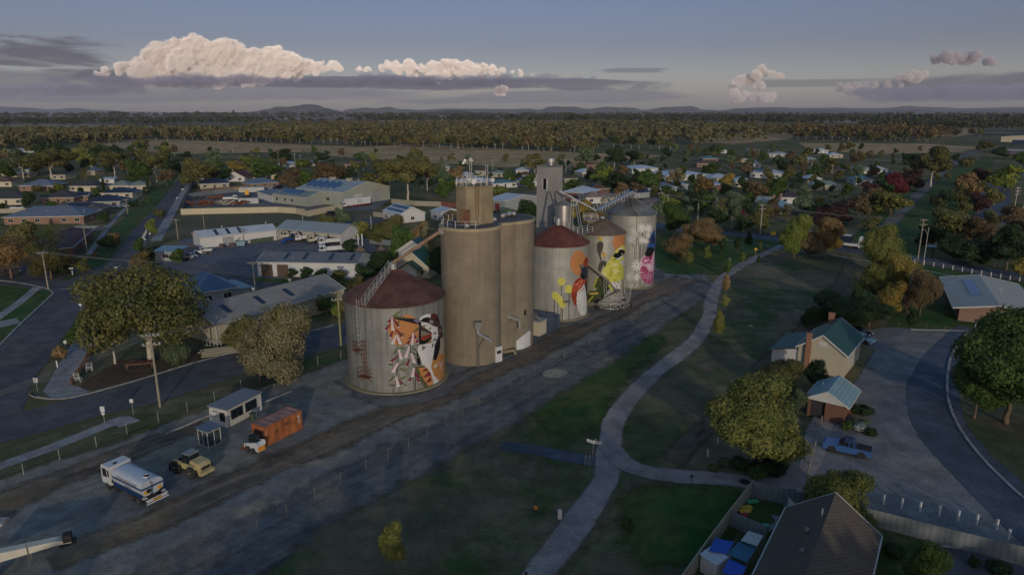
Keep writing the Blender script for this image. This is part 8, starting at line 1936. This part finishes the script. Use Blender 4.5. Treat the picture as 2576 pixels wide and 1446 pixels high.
for x,y in((-.7,-.62),(-.7,.62),(.45,-.62),(.45,.62)):m.tube((x,y,1.3),(x,y,2.52),.05,4)
m.build('cab_frame',CHS,t)
m=MB()
for y in(-.45,.45):m.tube((.7,y,1.4),(2.4,y,.5),.1,5)
m.box((2.55,0,.45),(.15,2.1,.9));
for k in range(8):m.box((2.8,-.95+k*.27,.2),(.6,.06,.06))
m.build('loader_arm',CHS,t)
for x in(wb/2,-wb/2):
 for s_ in(-1,1):MB().prism([(x-.8,1.3),(x-.5,1.6),(x+.5,1.6),(x+.8,1.3),(x+.75,1.25),(x+.46,1.53),(x-.46,1.53),(x-.75,1.25)],s_*.95-.2,s_*.95+.15,'y').build('mudguard',YEL,t)
t=place('skid_steer','small white and orange skid-steer loader by the orange container','loader',(624,1135),(638,1141),1,1.0,1.3)
for x in(.5,-.5):
 for s_ in(-1,1):wheel(t,x,s_*.68,.36,.28,mat('skid_rim',S(170,140,110),.6,0,.1,2))
MB().prism([(-1.35,.35),(-1.35,1.15),(-.9,1.45),(-.3,1.3),(1.0,1.0),(1.05,.3)],-.52,.52,'y').build('body',VW,t);MB().b2((-1.39,-.5,.4),(-1.36,.5,1.05)).build('rear_door',ORA,t)
MB().prism([(-.55,1.3),(-.5,2.0),(.45,2.0),(.6,1.0)],-.42,.42,'y').build('cab_glass',GLS,t);MB().b2((-.62,-.5,2.0),(.55,.5,2.1)).build('cab_roof',CHS,t)
for s_ in(-1,1):
 m=MB();m.prism([(-1.4,1.1),(-1.3,1.6),(-1.0,1.62),(1.2,.95),(1.35,.45),(1.2,.4),(1.05,.8),(-.9,1.3)],s_*.6-.05,s_*.6+.05,'y');m.build('lift_arm',VW,t)
MB().prism([(1.25,.1),(1.95,.08),(1.3,.65)],-.8,.8,'y').build('bucket',M_rustst,t)
t=place('tractor','blue tractor with front loader in the machinery shed','tractor',(728,611),(742,609),1,2.2,1.6,'depot trucks')
for s_ in(-1,1):wheel(t,-1.0,s_*.8,.75,.4,SW);wheel(t,1.1,s_*.7,.5,.3,SW)
MB().prism([(-1.3,.8),(-1.3,1.5),(2.0,1.4),(2.1,.8)],-.45,.45,'y').build('body',TRW,t);MB().prism([(-1.2,1.4),(-1.0,2.6),(0,2.6),(.2,1.4)],-.6,.6,'y').build('cab_glass',GLS,t);MB().b2((-1.2,-.7,2.6),(.1,.7,2.72)).build('cab_roof',TRW,t);MB().prism([(2.0,.9),(3.0,.2),(3.3,.2),(3.2,.5),(2.2,1.2)],-.6,.6,'y').build('loader_arm',TRW,t)
t=place('excavator','small yellow skid machine between white posts right of the machinery shed','excavator',(884,622),(896,621),1,1.8,1.4,'depot trucks')
for s_ in(-1,1):MB().prism([(-1.1,0),(-1.3,.3),(-1.1,.6),(1.1,.6),(1.3,.3),(1.1,0)],s_*.65-.2,s_*.65+.2,'y').build('track',TYR,t)
MB().b2((-1,-.6,.6),(1,.6,1.3)).build('body',YEL,t);MB().b2((-.6,-.5,1.3),(.5,.5,2.3)).build('cab',CHS,t);m=MB();m.path([(.9,0,1.2),(1.9,0,2.4),(2.8,0,1.0)],.12,5);m.build('boom',YEL,t)
for x in(902,912):q=thing('steel_post',f'tall white steel post {"left" if x==902 else "right"} of the pair by the yellow skid machine','post',G(x,618));MB().box((0,0,1.9),(.35,.35,3.8)).build('post',SW,q)
t=thing('round_dish','pale round tank lid on a dark post across the highway','tank',G(2455,655));t.location=G(2344,650);MB().tube((0,0,0),(0,0,3.2),.2,8).build('post',M_blackst,t);MB().lathe([(.3,3.2),(2.0,3.5),(2.05,3.62),(.02,3.66)],28).build('dish',mat('dish_pale',S(140,146,150),.6,0,.08,1),t)
SOIL=mat('spoil_soil',S(112,96,82),.95,0,.2,.8,bump=.4)
for x,yb,w_,h,lb in((905,648,60,3.2,'large brown gravel heap behind the white workshop'),(958,632,26,1.8,'smaller dark soil heap near the hedge'),(640,605,20,.8,'low sand heap beside the depot bins')):
 g=G(x,yb);R_=w_*mpp(g)/2;t=thing('gravel_heap',lb,'heap',(g.x,g.y+R_*.5,0));b=MB()
 n=14;vs=[]
 for j in range(7):
  for i in range(n):a=2*pi*i/n;r=R_*(1-j/6)*(1+.15*noise.noise(Vector((cos(a)*2,sin(a)*2,j*.4+x))));vs.append((r*cos(a),r*sin(a)*.8,h*(1-(1-j/6)**1.2)*1.0))
 b.add(vs,[(j*n+i,j*n+(i+1)%n,(j+1)*n+(i+1)%n,(j+1)*n+i)for j in range(6)for i in range(n)]);b.build('heap',SOIL,t,smooth=True)
BIN=mat('bin_green',S(66,82,64),.7,0,.1,1)
for i in range(9):
 g=G(633+i*6.5,613-i*.9);t=thing('wheelie_bin',f'{["first","second","third","fourth","fifth","sixth","seventh","eighth","ninth"][i]} green bin from the left against the depot shed wall','bin',g,.2,'green bins in the depot');MB().prism([(-.3,0),(.3,0),(.38,1.3),(-.38,1.3)],-.35,.35,'y').build('bin_body',BIN,t);MB().b2((-.42,-.4,1.31),(.42,.4,1.4)).build('lid',BIN if i%3 else W_GREY,t)
t=thing('skip_bin','open blue-grey skip with raised lid in the depot yard','skip',G(606,617),.1);MB().prism([(-1.3,0),(1.3,0),(1.7,1.4),(-1.7,1.4)],-.9,.9,'y').build('bin_body',mat('skip_blue',S(116,142,154),.5,.1,.1,.8),t);m=MB();m.box((-.9,.2,1.9),(1.6,1.6,.06),ry=-.7);m.build('lid',CHS,t)
for cx,yb,w_,lb in((585,620,16,'stack of wire cages beside the skip'),(558,622,12,'pile of timber pallets by the depot door')):
 t=thing('pallet_stack',lb,'stack',G(cx,yb));
 for k in range(5):m=MB();m.b2((-w_*.06,-.6,k*.25),(w_*.06,.6,k*.25+.1));m.build('pallet',W_o if 'pal' in lb[:9]or k%2 else M_steeld,t)
SRR=random.Random(4)
for i,(x,y,n,mm,lb)in enumerate(((494,516,9,M_rustst,'rusty scrap heap at the left corner of the walled yard'),(520,515,14,M_rustst,'tallest rusty scrap heap in the walled yard'),(545,514,10,M_steeld,'grey scrap steel heap in the walled yard'),(572,515,9,W_BEIGE,'heap of pale scrap beams behind the beige wall'),(600,515,12,M_rustst,'row of red-brown scrap frames behind the beige wall'),(548,501,11,M_rustst,'rusty machinery heap at the back of the walled yard'),(500,503,7,M_blackst,'dark scrap pile near the yard corner'))):
 t=thing('scrap_heap',lb,'scrap',G(x,y));m=MB()
 for k in range(n*2):m.box((SRR.uniform(-3.4,3.4),SRR.uniform(-1.6,1.6),SRR.uniform(.2,1.7)),(SRR.uniform(.6,3),SRR.uniform(.15,.9),SRR.uniform(.1,.6)),rz=SRR.uniform(-.8,.8),ry=SRR.uniform(-.5,.5))
 m.build('scrap_metal',mm,t)
t=thing('crane','small yellow crane standing in the walled scrap yard','crane',G(622,496),.3);MB().b2((-1.6,-1,.3),(1.6,1,1.2)).build('base',CHS,t);MB().b2((-.9,-.8,1.2),(.9,.8,3.6)).build('body',mat('crane_yellow',S(206,152,40),.5,0,.1,1),t);m=MB();m.tube((0,0,3.2),(-6,0,4.6),.18,5);m.build('boom',mat('crane_yellow',S(206,152,40)),t)
for x,y,L_,lb in((640,512,11,'white box on the ground at the right of the scrap yard'),(655,483,16,'pale container against the back fence of the scrap yard')):
 corr_container(lb,(x+10,y),(x+13,y-2),L_*.8,2.4,mat('pale_container',S(170,172,166),.6,.1,.1,.8),ends=S(176,178,172))
t=thing('boat','white runabout boat on its trailer beside the dark-roofed house','boat',G(46,528),.05,);m=MB();m.prism([(-3,.5),(2.2,.5),(3.2,1.3),(-3,1.2)],-.9,.9,'y');m.build('hull',VW,t);MB().prism([(-.5,1.25),(-.2,1.9),(.6,1.9),(1.4,1.28)],-.6,.6,'y').build('windscreen',GLS,t);wheel(t,-.8,-.95,.35,.2)
E_=SIL['E'];a0=G(1512,781);t=thing('grain_auger','mobile grain auger with lattice trailer in front of the yellow-bird silo','auger',a0)
b0=AY(1480,664,142.5)-a0;b1=AY(1524,700,140.5)-a0;b2_=AY(1551,733,137.5)-a0
m=MB();m.tube(b0,b1,.24,8);m.tube(b1,b2_,.24,8);m.build('tube',mat('auger_tube',S(150,138,118),.6,.2,.15,1),t)
MB().lathe([(.2,-.3),(.75,.3),(.75,.4)],12,c=tuple(b2_)).build('hopper',M_steeld,t)
m=MB();L0=G(1506,779)-a0;R0=G(1578,779)-a0
hs=[G(1506,779)-a0,G(1535,784)-a0,G(1560,784)-a0,G(1585,772)-a0,G(1570,766)-a0,G(1540,768)-a0]
for z0,z1 in((.55,.55),(1.7,1.7)):
 for a,b_ in zip(hs,hs[1:]+hs[:1]):m.tube(a+Vector((0,0,z0)),b_+Vector((0,0,z1)),.07,4)
for i,(a,b_)in enumerate(zip(hs,hs[1:]+hs[:1])):m.tube(a+Vector((0,0,.4)),a+Vector((0,0,2.6 if i in(3,4)else 1.7)),.06,4);m.tube(a+Vector((0,0,.55)),b_+Vector((0,0,1.7)),.045,4);m.tube(b_+Vector((0,0,.55)),a+Vector((0,0,1.7)),.045,4)
for k in range(9):p=hs[5].lerp(hs[3],k/8);m.tube(p+Vector((0,0,1.7)),p+Vector((-.4,0,3.4)),.05,4)
q0=AY(1576,742,140)-a0;m.tube(hs[3]+Vector((0,0,.5)),hs[3]+Vector((0,0,5.4)),.06,4);m.tube(hs[4]+Vector((0,0,.5)),hs[4]+Vector((0,0,5.4)),.06,4)
for k in range(5):m.tube(hs[3]+Vector((0,0,1+k)),hs[4]+Vector((0,0,1.9+k*.85)),.04,4)
m.build('lattice_frame',mat('frame_white',S(184,182,172),.6,.1,.1,1),t)
m=MB();c0_=G(1505,768)-a0+Vector((0,0,1.0));c1__=AY(1553,731,138)-a0;m.tube(c0_,c1__,.22,4);m.build('feed_conveyor',M_steel,t);MB().box(tuple(c0_),(1.4,.9,1.0)).build('intake',CHS,t)
m=MB();
for x_ in(1521,1527):m.tube(G(x_,772)-a0,AY(x_-2,700,140)-a0,.06,4)
for k in range(8):m.tube((G(1521,772)-a0).lerp(AY(1519,700,140)-a0,k/8),(G(1527,772)-a0).lerp(AY(1525,700,140)-a0,(k+1)/8),.035,4)
m.build('support_mast',mat('frame_white',S(184,182,172)),t)
for p in(hs[0],hs[3],hs[2]):wheel(t,p.x,p.y-.1,.42,.25)
p0,p1=G(-60,1450),G(150,1400);d=p1-p0;t=thing('conveyor_boom','long white grain conveyor boom poking in at the bottom left corner','conveyor',p0,atan2(d.y,d.x));L=d.length
MB().prism([(0,1.0),(L,1.5),(L+1.2,1.45),(L+1.2,1.6),(L,1.95),(0,2.1)],-.45,.45,'y').build('boom',mat('boom_white',S(196,190,172),.55,0,.08,.8),t);MB().b2((L+.2,-.5,1.2),(L+1.5,.5,1.45)).build('roller',CHS,t);m=MB();m.box((L+.9,0,1.9),(.7,.9,.7));m.tube((L+.4,0,1.6),(L+.6,0,2.3),.06,4);m.build('motor',CHS,t);wheel(t,1.6,-1.0,.45,.25,SW)
m=MB();m.tube((4.2,-.5,0),(4.2,-.5,2.6),.05,5);m.tube((4.2,.5,0),(4.2,.5,1.2),.07,5);m.tube((1.6,-.9,.45),(1.6,.5,1.2),.08,5);m.build('leg',M_steeld,t)
t=thing('concrete_slab','small pale slab at the left edge of the gravel yard','slab',G(4,1316));MB().b2((-1.6,-.6,0),(.5,.6,.35)).build('slab',M_kerb,t)
def flat_roof(label,px,z,m_,name,th=.06,posts=True,cat_='canopy'):
 P=[G(x,y,z)for x,y in px];o=Vector((P[0].x,P[0].y,0));t=thing(name,label,cat_,o);MB().prism([((p-o).x,(p-o).y)for p in P],z-th,z).build('canopy',m_,t)
 if posts:
  for p in P:q=p-o;MB().tube((q.x*.98,q.y*.98,0),(q.x*.98,q.y*.98,z-th-.002),.04,5).build('post',M_steeld,t)
 return t
BT=mat('blue_tarp',S(24,76,168),.5,0,.1,1,spec=.4)
flat_roof('bright blue shade canopy on poles by the cream fence',[(1783,1383),(1829,1392),(1847,1362),(1800,1352)],2.1,BT,'shade_canopy')
flat_roof('ribbed blue lean-to roof at the bottom of the back yard',[(1816,1437),(1862,1456),(1878,1424),(1834,1404)],2.0,mat('blue_ribbed',S(26,78,184),.45,0,.06,.6,kind='corrx',per=.2),'shade_canopy')
flat_roof('dark teal tarpaulin roof between canopy and house',[(1828,1392),(1880,1414),(1904,1374),(1858,1362)],2.2,mat('teal_tarp',S(38,92,118),.5,0,.15,.6),'shade_canopy')
flat_roof('white slatted pergola roof beside the tiled house',[(1864,1358),(1905,1372),(1920,1346),(1882,1334)],2.4,mat('pergola_white',S(176,180,176),.5,0,.06,.6,kind='corrx',per=.5),'pergola')
t=thing('garden_shed','plain white garden shed with sloping roof in the bottom yard','shed',G(1800,1462),radians(35));MB().prism([(0,0),(2,0),(2,2.0),(0,1.7)],0,1.8,'y').build('wall',W_WHITE,t);MB().prism([(-.1,1.72),(2.1,2.02),(2.1,2.1),(-.1,1.8)],-.1,1.9,'y').build('roof',R_WHT,t)
sheet('lawn',[(1884,1254),(1990,1290),(1925,1360),(1842,1326)],M_lush,.034);sheet('patio',[(1950,1310),(1940,1294),(1990,1300),(1925,1345),(1912,1340)],M_conc,.038)
for x,y,c,lb in((1891,1272,(66,160,110),'green'),(1876,1287,(206,160,60),'upper yellow'),(1873,1296,(212,166,60),'lower yellow'),(1866,1307,(150,50,60),'red'),(1918,1334,(70,170,120),'pale green')):
 t=thing('play_table',lb+' plastic play table on the back yard lawn','toy',G(x,y),.2,'plastic play tables');cm_=mat('toy_'+lb.replace(' ','_'),S(*c),.5,0,.08,1);MB().prism([(-.6,-.32),(.6,-.32),(.7,.1),(.5,.36),(-.6,.3)],.5,.6).build('table_top',cm_,t)
 for a,b_ in((-.45,-.22),(.45,-.22),(.45,.2),(-.45,.2)):MB().tube((a,b_,0),(a,b_,.499),.04,5).build('leg',cm_,t)
t=thing('clothes_line','rotary clothes line hung with white sheets behind the tiled house','clothes line',G(1998,1306));MB().tube((0,0,0),(0,0,2.0),.04,6).build('post',M_steel,t);m=MB()
for a in(0.3,1.87,3.44,5.01):m.tube((0,0,1.7),(1.5*cos(a),1.5*sin(a),2.0),.025,4)
m.build('arm',M_steel,t)
for k,(x,y,w__,rz)in enumerate(((-.9,-.5,.9,.3),(.2,-.8,1.2,.2),(1.0,-.3,.9,.5),(-.3,.4,1.1,1.8))):q=thing('sheet',['folded white sheet at the left of the clothes line','wide white sheet in the middle of the clothes line','white towel at the right of the clothes line','white sheet hanging at the back of the clothes line'][k],'laundry',tuple(Vector(t.location)+Vector((x,y,0))),rz,'washing on the clothes line');MB().box((0,0,1.5),(w__,.04,.85)).build('cloth',SW,q)
t=thing('timber_trestle','low timber trestle with rusty pots under the big spreading gum','trestle',G(352,925),.3);MB().b2((-2.1,-.5,.75),(2.1,.5,.85)).build('top',W_o,t)
for x_ in(-1.9,1.9):
 for y_ in(-.4,.4):MB().tube((x_,y_,0),(x_,y_,.749),.06,5).build('leg',W_o,t)
for k in range(3):q=thing('pot',['left','middle','right'][k]+' rusty dish lying on the timber trestle','pot',tuple(Vector(t.location)+Vector((-1.3+k*1.3,-.2+k*.35,.85))));MB().lathe([(.35,0),(.5,.16),(.55,.2),(.05,.1)],14,cap=False).build('bowl',M_rustst,q)
for x,y,lb in((226,935,'weathered white timber chair beside the picket fence'),(238,882,'leaning white ladder frame behind the picket fence'),(196,962,'toppled pale timber frame at the picket fence end')):
 t=thing({226:'timber_chair',238:'timber_ladder',196:'timber_trestle'}[x],lb,'timber furniture',G(x,y),RNG.uniform(0,1));m=MB()
 for k in(-.4,.4):m.tube((k,0,0),(k,-.2,1.6),.05,4);m.tube((k,.5,0),(k,.4,.8),.05,4)
 for z in(.5,.9,1.3,1.6):m.tube((-.4,-z*.12,z),(.4,-z*.12,z),.04,4)
 m.box((0,.2,.75),(.8,.6,.06));m.build('frame_bars',SW,t)
t=thing('beam_stack','stack of pale timber beams along the corrugated workshop wall','stack',G(575,885),.45);m=MB()
for k in range(7):m.box((RNG.uniform(-.4,.4),k*.35-1,.15+.28*(k%3)),(9,.22,.2),rz=RNG.uniform(-.03,.03))
m.build('beams',W_BEIGE,t)
t=thing('steel_cage','white tubular cage lying on mulch before the workshop','frame',G(512,868),-.45);m=MB()
for k in range(5):m.path([(k*.9,0,.1),(k*.9,0,1.0),(k*.9,.8,1.0),(k*.9,.8,.1)],.045,4)
for y_,z in((0,1),(.8,1),(0,.1)):m.tube((0,y_,z),(3.6,y_,z),.045,4)
m.build('tube_frame',SW,t)
for lb,x,y in(('green bin with a grey lid beside the site office window',636,1055),('second grey bin nearer the office end',641,1048)):
 t=thing('wheelie_bin',lb,'bin',G(x,y),.5);MB().lathe([(.26,0),(.36,.95),(.4,1.0),(.05,1.06)],12).build('bin_body',BIN if 'green' in lb else W_GREY,t)
 # ---- people
SKIN=mat('skin',S(176,130,104),.6,0,.05,2);HAIR=mat('dark_hair',S(22,20,22),.7,0,.1,4)
def person(label,loc,rz,shirt,pants,shoes,pose='stand',hat=None):
 t=thing('person',label,'person',loc,rz,None);V=[];E=[];Rd=[]
 def v(p,r):V.append(p);Rd.append(r);return len(V)-1
 pel=v((0,0,.92),.13);sp1=v((0,.0,1.12),.125);ch=v((0,.01,1.33),.145);nk=v((0,.0,1.47),.06);hd=v((0,-.02,1.56),.085);tp=v((0,-.015,1.67),.09);E+=[(pel,sp1),(sp1,ch),(ch,nk),(nk,hd),(hd,tp)];nose=v((0,-.11,1.6),.02);E.append((hd,nose))
 for s_ in(-1,1):
  hp=v((s_*.09,0,.86),.095);kn=v((s_*.11,-.04,.48),.06);an=v((s_*.12,.02,.09),.042);to=v((s_*.13,-.13,.04),.038);E+=[(pel,hp),(hp,kn),(kn,an),(an,to)]
  sh=v((s_*.19,.01,1.38),.06);el=v((s_*.25,-.06 if pose=='hold' else.03,1.12),.045);wr=v((s_*(.12 if pose=='hold' else.27),-.32 if pose=='hold' else-.03,1.18 if pose=='hold' else.88),.032);pm=v((s_*(.08 if pose=='hold' else.275),-.38 if pose=='hold' else-.05,1.2 if pose=='hold' else.81),.03);E+=[(ch,sh),(sh,el),(el,wr),(wr,pm)]
  for k in range(5):
   a=(k-2)*.018;base=V[pm];dz=-.075 if pose!='hold' else.0;f1=v((base[0]+a*.6*s_,base[1]-.02+(a if k else-.03)*.5,base[2]+dz*.6-.01*(k==0)),.009);f2=v((base[0]+a*.7*s_,base[1]-.035 if pose!='hold' else base[1]-.05,base[2]+dz*(1.1 if k else.6)+.02*(pose=='hold')),.008);E+=[(pm,f1),(f1,f2)]
 me=bpy.data.meshes.new('body');me.from_pydata(V,E,[]);o=bpy.data.objects.new('body',me);col.objects.link(o)
 md=o.modifiers.new('s','SKIN');md.use_smooth_shade=True
 for i,q in enumerate(me.skin_vertices[0].data):q.radius=(Rd[i],Rd[i]*.9)
 me.skin_vertices[0].data[pel].use_root=True;o.modifiers.new('b','SUBSURF').levels=1
 dg=bpy.context.evaluated_depsgraph_get();m2=bpy.data.meshes.new_from_object(o.evaluated_get(dg));bpy.data.objects.remove(o)
 for m_ in(SKIN,shirt,pants,shoes):m2.materials.append(m_)
 for p in m2.polygons:
  c=p.center;p.material_index=3 if c.z<.11 else 2 if c.z<.98 and abs(c.x)<.24 and not(pose!='hold' and abs(c.x)>.22)else 1 if c.z<1.43 and(c.z>.98)and(abs(c.x)<.27)and c.y>-.2 and not(abs(c.x)>.2 and c.z<1.14)else 0
  p.use_smooth=True
 o=bpy.data.objects.new('body',m2);col.objects.link(o);o.parent=t
 h_=MB();h_.ball((0,.02,1.66),.125,12,8,(.95,1.05,1));h_.ball((0,.09,1.6),.085,10,6);h_.build('hair',HAIR,t,smooth=True)
 if hat:q=MB();q.ball((0,0,1.72),.115,12,6,(1,1.1,.7));q.b2((-.07,-.2,1.70),(.07,-.08,1.715));q.build('cap',hat,t,smooth=True)
 f=MB()
 for s_ in(-1,1):f.ball((s_*.035,-.098,1.625),.013,6,4);f.ball((s_*.095,0,1.6),.022,6,4)
 f.box((0,-.1,1.55),(.045,.012,.01));f.build('face_detail',HAIR,t)
 return t
OR_=mat('orange_shirt',S(206,124,44),.8,0,.1,3);JN=mat('dark_jeans',S(34,44,66),.85,0,.1,3);BC=mat('black_cloth',S(26,26,30),.85,0,.1,3);WS=mat('white_shoes',S(200,200,200),.6,0,.05,2)
pg=G(1348,1302);person('person in an orange top and dark jeans with a tripod on the foreground grass',tuple(pg),radians(200),OR_,JN,WS,'hold')
tp_=Vector((pg.x+.0,pg.y+.5,0));t=thing('tripod','black camera tripod in front of the person in orange','tripod',tp_);MB().box((0,0,1.42),(.14,.18,.12)).build('camera',BC,t)
for a in(.3,2.4,4.5):MB().tube((0,0,1.38),(.45*cos(a),.45*sin(a),0),.022,5).build('leg',BC,t)
person('person dressed in black walking on the path edge at the bottom of the photo',tuple(G(1323,1482)),radians(180),BC,BC,BC,'stand',BC)
